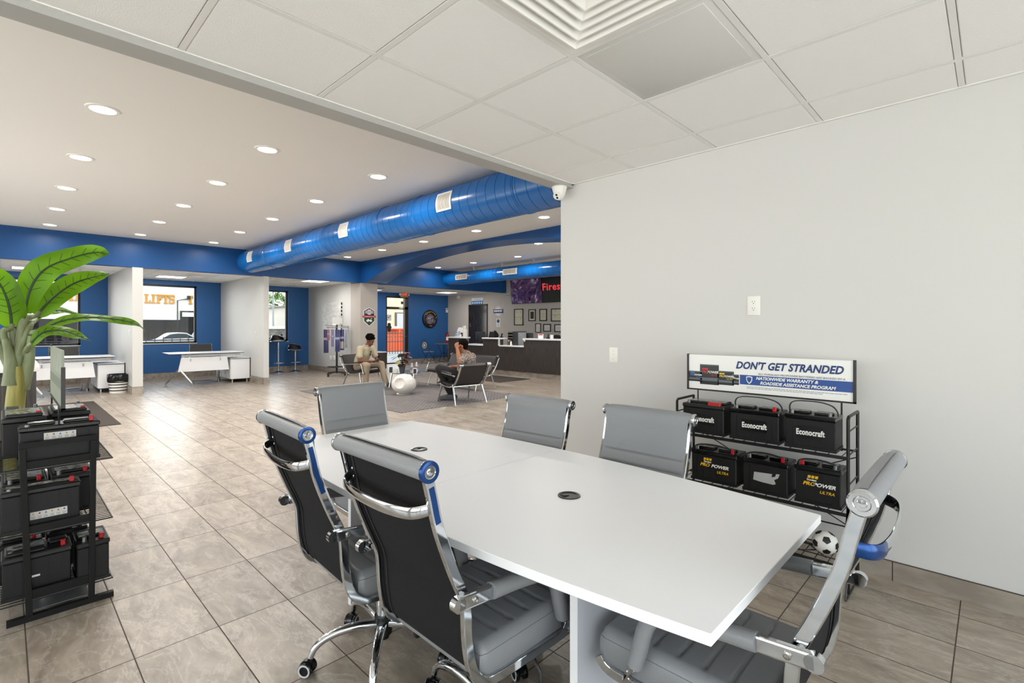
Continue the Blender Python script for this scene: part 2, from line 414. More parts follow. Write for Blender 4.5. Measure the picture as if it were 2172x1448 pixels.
# glazed exit door
m_ = MB()
for a, b in ((DX0, DX0 + .05), (DX1 - .13, DX1)): m_.box((a, YN + .02, 0), (b, YN + .14, 2.47))
m_.box((DX0, YN + .02, 2.42), (DX1, YN + .14, 2.47)); m_.box((DX0, YN + .02, 2.0), (DX1, YN + .14, 2.09)); m_.box((DX0, YN + .02, 0), (DX1, YN + .14, .05))
dr = struct(m_.build('door_1', BRZ, smooth=0))
m_ = MB(); m_.box((DX0 + .05, YN + .08, .05), (DX1 - .13, YN + .086, 2.0)); m_.box((DX0 + .05, YN + .08, 2.09), (DX1 - .13, YN + .086, 2.42)); m_.build('pane', GLASS, dr, smooth=0)
m_ = MB(); m_.tube([(DX0 + .02, YN - .03, 1.0), (DX1 - .1, YN - .03, 1.0)], .012); m_.build('push_bar', CHROME2, dr)
m_ = MB(); m_.rbox((DX1 - .42, YN - .03, 2.02), (DX1 - .16, YN + .03, 2.07), .01); m_.tube([(DX1 - .2, YN - .02, 2.0), (DX1 - .38, YN - .06, 2.0), (DX1 - .5, YN - .01, 2.01)], .008); m_.build('door_closer', CHROME2, dr)
STICK = mat('sticker_dark', '#22262c', .5); STW = mat('sticker_white', '#efeeec', .5)
m_ = MB()
px_ = lambda x, z: (x, z)
poly = [(-.07, -.12), (-.05, -.16), (.05, -.16), (.07, -.12), (.07, -.06), (.11, 0), (.07, .06), (.07, .12), (.05, .16), (-.05, .16), (-.07, .12), (-.07, .06), (-.11, 0), (-.07, -.06)]
m_.prism(poly, (DX0 + .17, YN + .076, 1.34), (1, 0, 0), (0, 0, 1), (0, -.002, 0)); m_.build('door_decal', STICK, dr, smooth=0)
m_ = MB(); m_.box((DX0 + .08, YN + .076, 1.58), (DX0 + .26, YN + .078, 1.8)); m_.m(1)
m_.prism([(-.06, 0), (-.02, -.04), (.07, .05), (.055, .065), (-.02, -.01), (-.045, .015)], (DX0 + .17, YN + .0755, 1.71), (1, 0, 0), (0, 0, 1), (0, -.001, 0)); m_.build('door_notice', [STW, STICK], dr, smooth=0)
m_ = MB(); m_.box((DX1 - .27, YN + .076, 2.2), (DX1 - .17, YN + .078, 2.3)); m_.build('door_number_label', STICK, dr, smooth=0)

# baseboards (stone tile, grouted joints)
def base(name, p, q, h=.15, t=.012, nrm=(0, 1, 0), joint=.6, off=0):
    p = Vector(p); q = Vector(q); d = (q - p); L_ = d.length; d.normalize(); nn = Vector(nrm); s = MB(); a = off
    ts = [0] + [off + joint * k for k in range(int(L_ / joint) + 2) if 0.01 < off + joint * k < L_ - .01] + [L_]
    for u, v in zip(ts, ts[1:]):
        a_ = p + d * (u + .0025); b_ = p + d * (v - .0025) + nn * t
        s.box((a_.x, a_.y, 0), (b_.x, b_.y, h - .004))
    s.m(1); a_ = p; b_ = q + nn * (t - .003); s.box((a_.x, a_.y, 0), (b_.x, b_.y, h - .001))
    return struct(s.build(name, [BASEM, mat('grout', '#453a32', .8)], smooth=0))
base('baseboard_right', (3.333, -2.61, 0), (3.333, 2.66, 0), .105, .012, (-1, 0, 0), .6, .0)
for x0, x1 in ((XW, -.72), (-.58, 1.81), (1.985, 4.305), (4.425, 6.81), (6.95, DX0), (DX1, XE)):
    base('baseboard_back', (x0, YN, 0), (x1, YN, 0), .15, .012, (0, -1, 0))
for a, b in PART + [(6.81, 6.95)]:
    y0 = 12.4 if a < 6 else 12.95
    base('baseboard_left_of_partition', (a, y0, 0), (a, YN, 0), .15, .012, (-1, 0, 0)).name = 'baseboard_partition'
    if a < 6:
        base('baseboard_partition', (b, y0, 0), (b, YN, 0), .15, .012, (1, 0, 0)); base('baseboard_partition', (a - .012, 12.4, 0), (b + .012, 12.4, 0), .15, .012, (0, -1, 0))
base('baseboard_column', (6.80, 12.4, 0), (7.34, 12.4, 0), .15, .012, (0, -1, 0)); base('baseboard_column', (6.81, 12.4, 0), (6.81, 12.95, 0), .15, .012, (-1, 0, 0))
base('baseboard_reception', (XE, 2.66, 0), (XE, YN, 0), .15, .012, (-1, 0, 0))

# ---------------------------------------------------------------- ceiling fittings
LEDM = mat('led_disc', '#ffffff', .5, emis='#fff6ea', es=7)
def downlight(x, y, z, label, power=30, rad=.085):
    t = empty('recessed_downlight', (x, y, z), 0, label, 'ceiling light', 'recessed ceiling downlights')
    MB().lathe([(rad, -.001), (rad + .004, -.008), (rad + .028, -.006), (rad + .032, 0), (rad + .03, .001), (rad - .006, .001)], n=28, cap=False).build('trim_ring', WHT, t)
    MB().lathe([(0, -.003), (rad, -.003), (rad, 0), (0, 0)], n=24, cap=False).build('led_disc', LEDM, t)
    l = bpy.data.lights.new('downlight', 'AREA'); l.shape = 'DISK'; l.size = rad * 2; l.energy = power; l.color = (1, .955, .9); l.spread = radians(165)
    lo = bpy.data.objects.new('downlight_lamp', l); COL.objects.link(lo); lo.parent = t; lo.location = (0, 0, -.012)
    return t
LP = 14
colname = {.57: 'leftmost row', 1.85: 'second row from left', 3.10: 'row left of the big blue duct', 6.12: 'row right of the big blue duct'}
yn = {5.23: 'nearest', 6.88: 'second nearest', 8.53: 'middle', 10.15: 'second farthest', 11.8: 'farthest'}
for x, cn in colname.items():
    for y, w_ in yn.items():
        downlight(x, y, HC, 'round recessed downlight, %s in the %s' % (w_, cn), LP if y < 11 else LP * .45)
for y, w_ in ((8.65, 'nearest the front'), (10.35, 'middle'), (11.95, 'farthest back')):
    downlight(9.1, y, HC, 'round recessed downlight beyond the arched beam, the %s of three in line' % w_, LP if y < 11 else LP * .45)
downlight(7.97, 6.97, HC, 'small round downlight seen just under the curve of the blue arched beam', LP)
# same downlights where the camera cannot see them (behind / left), so the hall is lit as it is
for y in (5.23, 8.53, 11.8):
    downlight(-1.4, y, HC, 'round recessed downlight out beyond the left edge of the view', LP)
for y in (3.6, 5.2): downlight(10.6, y, HC, 'round recessed downlight over the reception desk beyond the grey wall', LP)

# flat panel and louvred diffuser in the tile ceiling
def cell(i, j): return GX0 + G * i, GX0 + G * (i + 1), GY0 - G * (j + 1), GY0 - G * j
x0, x1, y0, y1 = cell(2, 2)
t = empty('flat_panel_light', ((x0 + x1) / 2, (y0 + y1) / 2, 2.55), 0, 'flat square ceiling panel light set in the tile grid, switched off', 'ceiling light')
h_ = G / 2 - .013
MB().rbox((-h_, -h_, .002), (h_, h_, .02), .003).build('frame', mat('panel_frame', '#d5d4d2', .4), t)
MB().rbox((-h_ + .03, -h_ + .03, -.001), (h_ - .03, h_ - .03, .004), .002).build('diffuser', mat('panel_diffuser', '#cfcecb', .35), t)
x0, x1, y0, y1 = cell(1, 2)
t = empty('air_diffuser', ((x0 + x1) / 2, (y0 + y1) / 2, 2.55), 0, 'white square louvred air diffuser in the tile ceiling at the top edge of the view', 'ceiling vent')
def sqring(s, a0, z0, a1, z1, th=.003):
    for k in range(4):
        R_ = Matrix.Rotation(k * pi / 2, 4, 'Z')
        s.add([(-a0, -a0, z0), (a0, -a0, z0), (a1, -a1, z1), (-a1, -a1, z1), (-a0, -a0, z0 + th), (a0, -a0, z0 + th), (a1, -a1, z1 + th), (-a1, -a1, z1 + th)],
              [(0, 1, 2, 3), (7, 6, 5, 4), (0, 4, 5, 1), (2, 6, 7, 3)], R_)
s = MB(); sqring(s, h_, .0, h_ - .07, .0); s.build('face_plate', WHT, t, smooth=0)
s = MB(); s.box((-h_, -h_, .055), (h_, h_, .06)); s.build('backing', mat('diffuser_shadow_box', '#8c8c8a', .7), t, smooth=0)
for k in range(5):
    s = MB(); a = .235 - k * .042; sqring(s, a, -.02 + .003 * k, a - .035, .022, .004); sqring(s, a + .006, -.02 + .003 * k, a, -.02 + .003 * k, .006); s.build('louvre', WHT, t, smooth=0)

# ================================================================ CONFERENCE TABLE
def table_half(y):   # boat-shaped top: half width along the length
    t = (y - 1.555) / 1.165
    return .525 - .092 * t * t
TCX = 1.415
def table_top(s, ya, yb, z0, z1):
    n = 14; yy = [ya + (yb - ya) * i / n for i in range(n + 1)]
    ring = [(TCX - table_half(y), y) for y in yy] + [(TCX + table_half(y), y) for y in reversed(yy)]
    s.prism(ring, (0, 0, z0), (1, 0, 0), (0, 1, 0), (0, 0, z1 - z0))
tb = empty('conference_table', (0, 0, 0), 0, 'long white boat-shaped conference table in two sections with grey chairs around it', 'table')
for ya, yb in ((.402, 1.553), (1.5555, 2.72)):
    s = MB(); table_top(s, ya, yb, .724, .75); o = s.build('tabletop_section', WMEL, tb, smooth=30)
    bv = o.modifiers.new('b', 'BEVEL'); bv.width = .0015; bv.segments = 1; bv.limit_method = 'ANGLE'
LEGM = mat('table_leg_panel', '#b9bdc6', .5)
# slab legs
for y0, (xa, xb) in ((.87, (1.165, 1.665)), (2.215, (1.165, 1.665))):
    s = MB(); s.box((xa + .003, y0, .02), (xb - .003, y0 + .025, .724)); s.m(1); s.box((xa, y0 - .0005, .02), (xa + .003, y0 + .0255, .724)); s.box((xb - .003, y0 - .0005, .02), (xb, y0 + .0255, .724))
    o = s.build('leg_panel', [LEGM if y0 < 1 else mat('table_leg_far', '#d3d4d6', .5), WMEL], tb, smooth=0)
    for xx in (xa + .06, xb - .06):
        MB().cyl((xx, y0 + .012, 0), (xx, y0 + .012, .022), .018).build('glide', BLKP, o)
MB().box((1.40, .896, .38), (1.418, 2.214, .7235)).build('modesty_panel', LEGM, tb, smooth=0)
for (gx, gy, a) in ((1.443, 2.049, .5), (1.426, 1.10, 2.2)):
    s = MB(); s.lathe([(.0, .7505), (.03, .7505), (.033, .753), (.04, .7535), (.0415, .7505), (.036, .7485), (.0, .7485)], (gx, gy, 0), n=32, cap=False)
    o = s.build('cable_grommet', BLKP2, tb)
    s = MB(); s.prism([(0, 0)] + [(.03 * cos(t), .03 * sin(t)) for t in [a + k * .12 for k in range(8)]], (gx, gy, .7507), (1, 0, 0), (0, 1, 0), (0, 0, .0012)); s.build('cable_slot', mat('slot_black', '#020202', .9), o, smooth=0)

# ================================================================ OFFICE CHAIR (local +Y = facing)
PROF = [(-.385, 1.008), (-.368, .94), (-.352, .87), (-.330, .805), (-.298, .725), (-.264, .648), (-.256, .600), (-.252, .536), (-.243, .475), (-.228, .430), (-.200, .400), (-.160, .388), (0, .380), (.16, .378), (.215, .385), (.235, .405)]
def spline(pts, n):
    """Catmull-Rom resample of a point list (tuples of any length)"""
    P = [Vector(p) if len(p) == 3 else Vector((p[0], p[1], 0)) for p in pts]; out = []
    for i in range(len(P) - 1):
        a, b, c, d = P[max(i - 1, 0)], P[i], P[i + 1], P[min(i + 2, len(P) - 1)]
        for k in range(n):
            t = k / n; out.append(.5 * ((2 * b) + (c - a) * t + (2 * a - 5 * b + 4 * c - d) * t * t + (3 * b - a - 3 * c + d) * t ** 3))
    out.append(P[-1]); return out
SP = [(p.x, p.y) for p in spline(PROF, 3)]
SPF = []
for k_ in range(len(SP)):
    a_, b_ = SP[max(k_ - 1, 0)], SP[min(k_ + 1, len(SP) - 1)]; q_ = sqrt((b_[0] - a_[0]) ** 2 + (b_[1] - a_[1]) ** 2)
    SPF.append((SP[k_][0] + (b_[1] - a_[1]) / q_ * .009, SP[k_][1] - (b_[0] - a_[0]) / q_ * .009))
def make_chair():
    t = empty('office_chair')
    HW = .212
    for sx in (-1, 1):
        s = MB(); s.bar([(sx * HW, u, z) for u, z in SPF], .029, .017, up=(1, 0, 0), r=.003)
        fr = s.build('side_frame', CHROME, t, smooth=18)
    # headroll with chrome end caps
    MB().cyl((-.222, -.396, 1.006), (.222, -.396, 1.006), .0250, n=28).build('headroll', GREYL, t)
    for sx in (-1, 1):
        s = MB(); s.lathe([(0, 0), (.027, 0), (.0275, .004), (.0275, .009), (.024, .0125), (.016, .0125), (.014, .0105), (.009, .0105), (.008, .013), (0, .0135)], (sx * .222, -.396, 1.006), 28, axis=(sx, 0, 0), cap=False)
        s.build('end_cap', CHROME, t)
    # backrest: grey ribbed front, black fabric behind
    back = [(u, z) for u, z in SP if z < 1.0 and (z > .405 or u < -.2)]
    import bisect
    L = [0]
    for a, b in zip(back, back[1:]): L.append(L[-1] + sqrt((a[0] - b[0]) ** 2 + (a[1] - b[1]) ** 2))
    def at(d):
        k = min(max(bisect.bisect(L, d) - 1, 0), len(L) - 2); f = (d - L[k]) / (L[k + 1] - L[k])
        u = back[k][0] * (1 - f) + back[k + 1][0] * f; z = back[k][1] * (1 - f) + back[k + 1][1] * f
        tu, tz = back[k + 1][0] - back[k][0], back[k + 1][1] - back[k][1]; q = sqrt(tu * tu + tz * tz)
        return u, z, -tz / q, tu / q     # normal pointing to the front
    fpts = [(-.402, 1.0325), (-.389, 1.031), (-.376, 1.022), (-.3705, 1.006), (-.366, .98)] + [(at(d)[0] + at(d)[2] * .006, at(d)[1] + at(d)[3] * .006) for d in [.05 + (L[-1] - .05) * k / 40 for k in range(41)]]
    FL = [0]
    for a, b in zip(fpts, fpts[1:]): FL.append(FL[-1] + sqrt((a[0] - b[0]) ** 2 + (a[1] - b[1]) ** 2))
    def atf(d):
        k = min(max(bisect.bisect(FL, d) - 1, 0), len(FL) - 2); f = (d - FL[k]) / (FL[k + 1] - FL[k])
        u = fpts[k][0] * (1 - f) + fpts[k + 1][0] * f; z = fpts[k][1] * (1 - f) + fpts[k + 1][1] * f
        tu, tz = fpts[k + 1][0] - fpts[k][0], fpts[k + 1][1] - fpts[k][1]; q = sqrt(tu * tu + tz * tz)
        return u, z, -tz / q, tu / q
    seams = [.23, .285, .34, .395, .45, .505]
    def front(a, b):
        d = b * FL[-1]; u, z, nu, nz = atf(d); g = sum(math.exp(-((d - q) / .0045) ** 2) for q in seams)
        puff = .004 * (1 - abs(2 * a - 1) ** 6)
        off = puff - .0065 * g * (1 if abs(2 * a - 1) < .97 else 0)
        return ((a - .5) * 2 * (HW - .003), u + nu * off, z + nz * off)
    bkr = MB().surf(front, 14, 170).build('backrest', GREYL, t, smooth=80)
    s = MB()
    for q in seams:
        for i in range(46):
            a0 = .04 + .92 * i / 46; p = Vector(front(a0, (q - .0045) / FL[-1])); p2 = Vector(front(a0 + .013, (q - .0045) / FL[-1])); s.box((p.x, p.y + .0002, p.z - .0006), (p2.x, p.y + .0012, p.z + .0006))
    s.build('stitching', mat('stitch_thread_back', '#5b5f63', .7), bkr, smooth=0)
    def rear(a, b):
        d = b * L[-1]; u, z, nu, nz = at(d); return ((a - .5) * 2 * (HW - .010), u - nu * .004, z - nz * .004)
    s = MB(); s.surf(rear, 4, 60, .0035, (0, 1, 0)); bk = s.build('back_panel', BFAB, t, smooth=60)
    for sx in (-1, 1):
        s = MB(); s.tube([(sx * (HW - .030), at(d)[0] - at(d)[2] * .006, at(d)[1] - at(d)[3] * .006) for d in [L[-1] * k / 30 for k in range(31)]], .0022, 6); s.build('piping', BLKP, bk)
    # curved cross bar behind the shoulders
    s = MB(); pts = spline([(-.207, -.362, .905), (-.203, -.380, .903), (-.188, -.402, .898), (-.155, -.414, .892), (-.08, -.420, .886), (0, -.421, .884), (.08, -.420, .886), (.155, -.414, .892), (.188, -.402, .898), (.203, -.380, .903), (.207, -.362, .905)], 4)
    s.sweep(pts, [(.0045 * cos(q), .0155 * sin(q)) for q in [2 * pi * k / 14 for k in range(14)]], up=(0, 0, 1)); cb = s.build('cross_bar', CHROME, t)
    for sx in (-1, 1):
        s = MB(); s.sphere((sx * .207, -.366, .925), .007, 10, 6); s.sphere((sx * .207, -.363, .900), .007, 10, 6); s.build('bolt', CHROME, cb)
    # seat cushion with cross seams
    w2, d0, d1, zt, zb, R_ = .208, -.205, .245, .478, .378, .020
    gro = [-.12, -.05, .02, .09, .16]
    def top(a, b):
        x = (a * 2 - 1) * w2; y = d0 + (d1 - d0) * b; e = 0
        ex = max(0, abs(x) - (w2 - R_)) / R_; ey = max(0, (d0 + R_ - y), (y - (d1 - R_))) / R_; q = min(1, sqrt(ex * ex + ey * ey))
        z = zt - R_ * (1 - sqrt(max(0, 1 - q * q))) - .009 * sum(math.exp(-((y - g) / .006) ** 2) for g in gro) * (1 if abs(x) < w2 - .035 else 0) + .006 * (1 - (x / w2) ** 2)
        cx = 1 - .035 * max(0, ey) if ex > 0 else 1
        return (x * cx, y, z)
    nu_, nv_ = 26, 90; g = [[Vector(top(i / nu_, j / nv_)) for j in range(nv_ + 1)] for i in range(nu_ + 1)]
    s = MB(); s.surf(top, nu_, nv_)
    edge = [g[0][j] for j in range(nv_ + 1)] + [g[i][nv_] for i in range(1, nu_ + 1)] + [g[nu_][j] for j in range(nv_ - 1, -1, -1)] + [g[i][0] for i in range(nu_ - 1, 0, -1)]
    def inner(k): return [Vector((p.x * (1 - k * .03), (p.y - .02) * (1 - k * .03) + .02, 0)) for p in edge]
    r1 = [Vector((p.x * 1.012, (p.y - .02) * 1.012 + .02, p.z - .022)) for p in edge]
    r2 = [Vector((p.x * 1.012, (p.y - .02) * 1.012 + .02, zb + .012)) for p in edge]; r3 = [Vector((q.x, q.y, zb)) for q in inner(1)]
    s.ring_loft([edge, r1, r2, r3], True, False, True); st = s.build('seat', GREYL, t, smooth=55)
    s = MB(); off_ = [Vector((p.x * .985, (p.y - .02) * .985 + .02, max(p.z, zt - .026) + .0155 if False else p.z + .002)) for p in edge]
    n_ = len(edge)
    for k in range(0, n_, 1):
        a = edge[k] * 1.0; b = edge[(k + 1) % n_]; d_ = b - a
        m2 = int(max(1, d_.length / .006))
        for q in range(m2):
            p = a + d_ * (q / m2); e_ = p + d_.normalized() * .0032; s.box((min(p.x, e_.x) - .0006, min(p.y, e_.y) - .0006, p.z - .004), (max(p.x, e_.x) + .0006, max(p.y, e_.y) + .0006, p.z - .0022))
    s.build('stitching', mat('stitch_thread', '#53575b', .7), st, smooth=0)
    # arms: chrome bar, grey padded sleeve bending down to the seat frame
    for sx in (-1, 1):
        X = sx * .240
        s = MB(); s.bar([(X, -.315, .6555), (X, -.30, .6545), (X, -.19, .645)], .020, .038, r=.005); s.cyl((X - .010, -.315, .655), (X + .010, -.315, .655), .0195, n=28)
        s.cyl((sx * .218, -.285, .655), (sx * .234, -.285, .655), .013, n=14)
        s2 = MB(); s2.bar([(sx * .243, .10, .455), (sx * .240, .125, .425), (sx * .232, .140, .395)], .014, .034, up=(1, 0, 0), r=.005)
        arm = s.build('armrest', CHROME, t, smooth=18); s2.build('arm_bracket', CHROME, arm, smooth=18)
        s = MB(); s.lathe([(0, 0), (.009, 0), (.009, .003), (.005, .004), (.004, .002), (0, .002)], (sx * .250, -.265, .651), 12, axis=(sx, 0, 0), cap=False); s.build('bolt', CHROME2, arm)
        s = MB(); s.bar(spline([(X, -.20, .647), (X, -.10, .638), (X, 0, .622), (X, .05, .603), (X, .078, .560), (X, .095, .50), (X, .110, .448)], 4), .044, .042, r=.016)
        s.build('arm_pad', GREYL, arm, smooth=60)
    # seat mechanism, gas lift, star base
    s = MB(); s.rbox((-.10, -.10, .352), (.10, .12, .378), .006); s.rbox((-.045, -.07, .325), (.045, .07, .36), .01); s.build('tilt_mechanism', BLKP, t)
    s = MB(); s.tube([(.04, .02, .345), (.14, .03, .342), (.19, .03, .33), (.215, .03, .30), (.22, .03, .255)], .006, 8, up=(0, 1, 0)); s.rbox((.205, .012, .165), (.235, .048, .258), .008); s.m(1)
    for q in range(3): s.box((.2351, .018, .235 - q * .008), (.2356, .042, .239 - q * .008))
    s.build('height_lever', [BLKP, STW], t)
    s = MB(); s.cyl((0, 0, .31), (0, 0, .345), .022); s.build('lift_sleeve', BLKP, t)
    MB().cyl((0, 0, .165), (0, 0, .315), .027, n=24).build('gas_cylinder', CHROME, t)
    s = MB(); s.cyl((0, 0, .095), (0, 0, .17), .036, n=24); s.cyl((0, 0, .075), (0, 0, .1), .024); s.build('hub', BLKP, t)
    for k in range(5):
        a = radians(90 + 18 + 72 * k); dx, dy = cos(a), sin(a)
        pr = spline([(.030, .138), (.10, .146), (.17, .143), (.23, .127), (.265, .100), (.280, .068)], 4)
        s = MB(); n_ = len(pr); s.bar([(dx * p.x, dy * p.x, p.y) for p in pr], .038, .032, r=.011, scale=[1 - .35 * i / n_ for i in range(n_)], up=(0, 0, 1))
        lg = s.build('base_leg', CHROME, t, smooth=60)
        c = Vector((dx * .281, dy * .281, 0)); sw = a + [.9, 2.2, -.6, 1.5, -1.9][k]; fx, fy = cos(sw), sin(sw)
        R3 = Matrix.Translation(c) @ Matrix.Rotation(sw, 4, 'Z')
        s = MB(); s.cyl(c + Vector((0, 0, .045)), c + Vector((0, 0, .075)), .008, n=10)
        s.ring_loft([[R3 @ Vector((.012 + .029 * cos(q), yy, .030 + .029 * sin(q))) for q in [pi * j / 10 for j in range(11)]] + [R3 @ Vector((.012 - .020 * cos(q), yy, .030)) for q in (0, pi)] for yy in (-.010, .010)])
        cs = s.build('caster', BLKP2, lg)
        for sy in (-1, 1):
            s = MB(); s.m(0); cc = R3 @ Vector((.012, sy * .010, .0275)); ax = R3.to_3x3() @ Vector((0, sy, 0))
            s.lathe([(0, 0), (.026, 0), (.0275, .003), (.0275, .013), (.025, .016)], cc, 24, axis=ax, cap=False); s.m(1)
            s.lathe([(.025, .016), (.0235, .0172), (.019, .0172), (.018, .016)], cc, 24, axis=ax, cap=False); s.m(0); s.lathe([(.018, .016), (0, .0165)], cc, 24, axis=ax, cap=False)
            s.build('wheel', [BLKP2, mat('caster_ring', '#b9bcc0', .4)], cs)
    return t
ch0 = make_chair(); tag(ch0, '', 'chair', 'grey office chairs around the white table')
CH = 'grey office chairs around the white table'
# (seat centre x, y, facing angle, lift) - facing +X is rz=-90deg
place(ch0, (1.120, 1.215, 0), radians(-90), 'grey office chair nearest the camera, its black back turned to us', CH, first=True)
place(ch0, (1.100, 1.815, 0), radians(-93), 'grey office chair left of the nearest one, black back turned to us', CH)
c3 = place(ch0, (1.53, 2.50, 0), radians(180), 'grey office chair at the far end of the white table', CH)
c4 = place(ch0, (1.755, 1.85, 0), radians(94), 'grey office chair across the table, standing nearest the corner of the grey wall', CH)
c5 = place(ch0, (1.735, 1.17, 0), radians(91), 'grey office chair across the table, in front of the battery rack', CH)
c6 = place(ch0, (1.43, .585, 0), radians(0), 'grey office chair at the near end of the table, seen side-on at right', CH)
def lift(root, dz):
    for c in root.children:
        if c.name.split('.')[0] not in ('hub', 'base_leg', 'gas_cylinder'): c.location.z += dz
FILM_REFL = mat('blue_film_and_reflection', '#173f7a', .22, .55)  # blue of the film, also used for reflections on the chrome caps
def child(root, kind): return [c for c in root.children if c.name.split('.')[0] == kind]
def film_frame(root, sx, z0, z1):
    fr = min(child(root, 'side_frame'), key=lambda o: -sx * o.data.vertices[0].co.x)
    s = MB(); s.bar([(sx * (HWF + .0088), u, z) for u, z in SPF if z0 < z < z1], .016, .0008, up=(1, 0, 0), r=.0002); s.build('film_and_reflection', FILM_REFL, fr, smooth=18)
def cap_reflection(root, sx):
    c = min(child(root, 'end_cap'), key=lambda o: -sx * o.data.vertices[0].co.x)
    s = MB(); s.lathe([(.017, .0127), (.0245, .0127), (.0272, .0118), (.0279, .0085), (.0279, .002)], (sx * .222, -.396, 1.006), 28, axis=(sx, 0, 0), cap=False); s.build('film_and_reflection', FILM_REFL, c)  # blue reflection in the chrome end cap, put into the colour
HWF = .212
roots = [o for o in COL.objects if o.name.startswith('office_chair')]
film_frame(roots[0], 1, .86, .985); film_frame(roots[1], 1, .80, .985); cap_reflection(roots[0], 1); cap_reflection(roots[1], 1)
cb = child(c6, 'cross_bar')[0]; s = MB(); fp = spline([(-.2085, -.372, .904), (-.2045, -.382, .903), (-.190, -.404, .898), (-.157, -.4165, .892), (-.12, -.419, .889)], 4); s.sweep(fp, [(.0055 * cos(q), .0165 * sin(q)) for q in [2 * pi * k / 14 for k in range(14)]], up=(0, 0, 1)); s.build('film_and_reflection', FILM_REFL, cb)
lift(c3, -.035); lift(c4, -.075); lift(c5, -.06)

# ================================================================ CAR BATTERIES
LAB = mat('battery_label_print', '#a9a79c', .3, noise=.55, nscale=60, nstretch=(1, 1, 1), col2='#55564c')
FOIL = mat('battery_top_film', '#b3b4ae', .2, .2, noise=.7, nscale=30, nstretch=(1, 2, 1), col2='#4c4d4b')
YEL = mat('label_yellow', '#e3b21a', .45); WLAB = mat('label_white', '#e9e9e7', .45); LEAD = mat('lead_terminal', '#777a7c', .4, .7)
CASE = mat('battery_case', '#121213', .5, 0, .35, bump=.1, bscale=60)
def battery(loc, rz, w, d, h, label, group, logo=None, handle='none', red=1, lid='flat', film=True, cap=None, sticker=None, redx=None):
    """local: x = length, front face at y=-d/2, stands on z=0"""
    t = empty('car_battery', loc, rz, label, 'battery', group)
    hb = h * (.86 if sticker else .80)
    s = MB(); s.rbox((-w / 2 + .004, -d / 2 + .004, 0), (w / 2 - .004, d / 2 - .004, hb), .004, 1)
    n = int(w / .038)
    for i in range(1, n):
        x = -w / 2 + w * i / n; s.box((x - .0012, -d / 2 + .0025, .012), (x + .0012, -d / 2 + .005, hb * .9)); s.box((x - .0012, d / 2 - .005, .012), (x + .0012, d / 2 - .0025, hb * .9))
    s.box((-w / 2, -d / 2, .0), (w / 2, d / 2, .016))
    s.build('case', CASE, t, smooth=30)
    s = MB(); s.rbox((-w / 2, -d / 2, hb), (w / 2, d / 2, hb + h * .12), .005, 1); zt = hb + h * .12
    if lid == 'raised': s.rbox((-w / 2 + .01, -d / 2 + .05, zt - .002), (w / 2 - .01, d / 2 - .01, h - .002), .006, 1); ztop = h - .002
    elif lid == 'step': s.rbox((-w / 2 + .012, -d / 2 + .014, zt - .002), (w * .12, d / 2 - .014, h), .006, 1); s.rbox((w * .16, d * .05, zt - .002), (w / 2 - .012, d / 2 - .014, h), .006, 1); ztop = h
    else: s.rbox((-w * .40, -d * .2, zt - .002), (-w * .06, d * .22, zt + .012), .005, 1); s.rbox((w * .04, -d * .2, zt - .002), (w * .38, d * .22, zt + .012), .005, 1); ztop = zt + .012
    ld = s.build('lid', BLKP2 if lid == 'flat' else BLKP, t, smooth=30)
    if film:
        s = MB()
        if lid == 'flat': s.box((-w * .38, -d * .16, ztop), (-w * .08, d * .18, ztop + .001)); s.box((w * .06, -d * .16, ztop), (w * .36, d * .18, ztop + .001))
        else: s.box((-w / 2 + .02, -d / 2 + .055, ztop), (w * .1 if lid == 'step' else w / 2 - .02, d / 2 - .02, ztop + .001))
        s.build('top_label', FOIL, ld, smooth=0)
    for k, sx in enumerate((-1, 1)):
        rd = red >= 0 and (k == 1) == (red == 1)
        x = sx * (w / 2 - .032)
        s = MB()
        if rd: s.rbox((x - .009, -d / 2 + .020, zt - .001), (x + .009, -d / 2 + .040, zt + .026), .003, 1) if cap != 'wide' else s.rbox((w / 2 - .10, -d / 2 + .004, zt - .006), (w / 2 - .025, -d / 2 + .034, zt + .017), .003, 1)
        else: s.cyl((x, -d / 2 + .03, zt), (x, -d / 2 + .03, h + .004), .0095, .0085)
        s.build('terminal_cap' if rd else 'terminal', RED if rd else LEAD, t)
    if handle == 'arch':
        s = MB(); hh = .065; pts = spline([(-w / 2 + .008, 0, zt - .02), (-w / 2 + .006, 0, zt + hh * .55), (-w * .36, 0, zt + hh * .92), (-w * .1, 0, zt + hh), (w * .15, 0, zt + hh * .97), (w * .36, 0, zt + hh * .75), (w / 2 - .01, 0, zt + hh * .3), (w / 2 - .006, 0, zt - .02)], 4)
        s.bar(pts, .005, .014, r=.001, up=(0, 1, 0)); s.build('carry_handle', BLKP, t)
    elif handle == 'low':
        s = MB(); pts = spline([(-w / 2 + .006, -d * .3, zt - .01), (-w * .42, -d * .3, zt + .02), (-w * .2, -d * .3, zt + .033), (w * .1, -d * .3, zt + .033), (w * .38, -d * .3, zt + .018), (w / 2 - .004, -d * .3, zt - .01)], 4)
        s.bar(pts, .006, .014, r=.001, up=(0, 1, 0)); s.build('carry_handle', BLKP, t)
    elif handle == 'loop':
        s = MB(); s.bar([(-w / 2 + .02, d / 2 - .02, zt), (-w / 2 + .02, d / 2 - .02, h + .02), (w / 2 - .03, d / 2 - .02, h + .02), (w / 2 - .03, d / 2 - .02, zt)], .006, .012, r=.001, up=(0, 1, 0)); s.build('carry_handle', BLKP, t)
    fy = -d / 2 - .0005 + .003; FM = lambda x, z: frame((x, fy - .001, z), (1, 0, 0), (0, 0, 1))
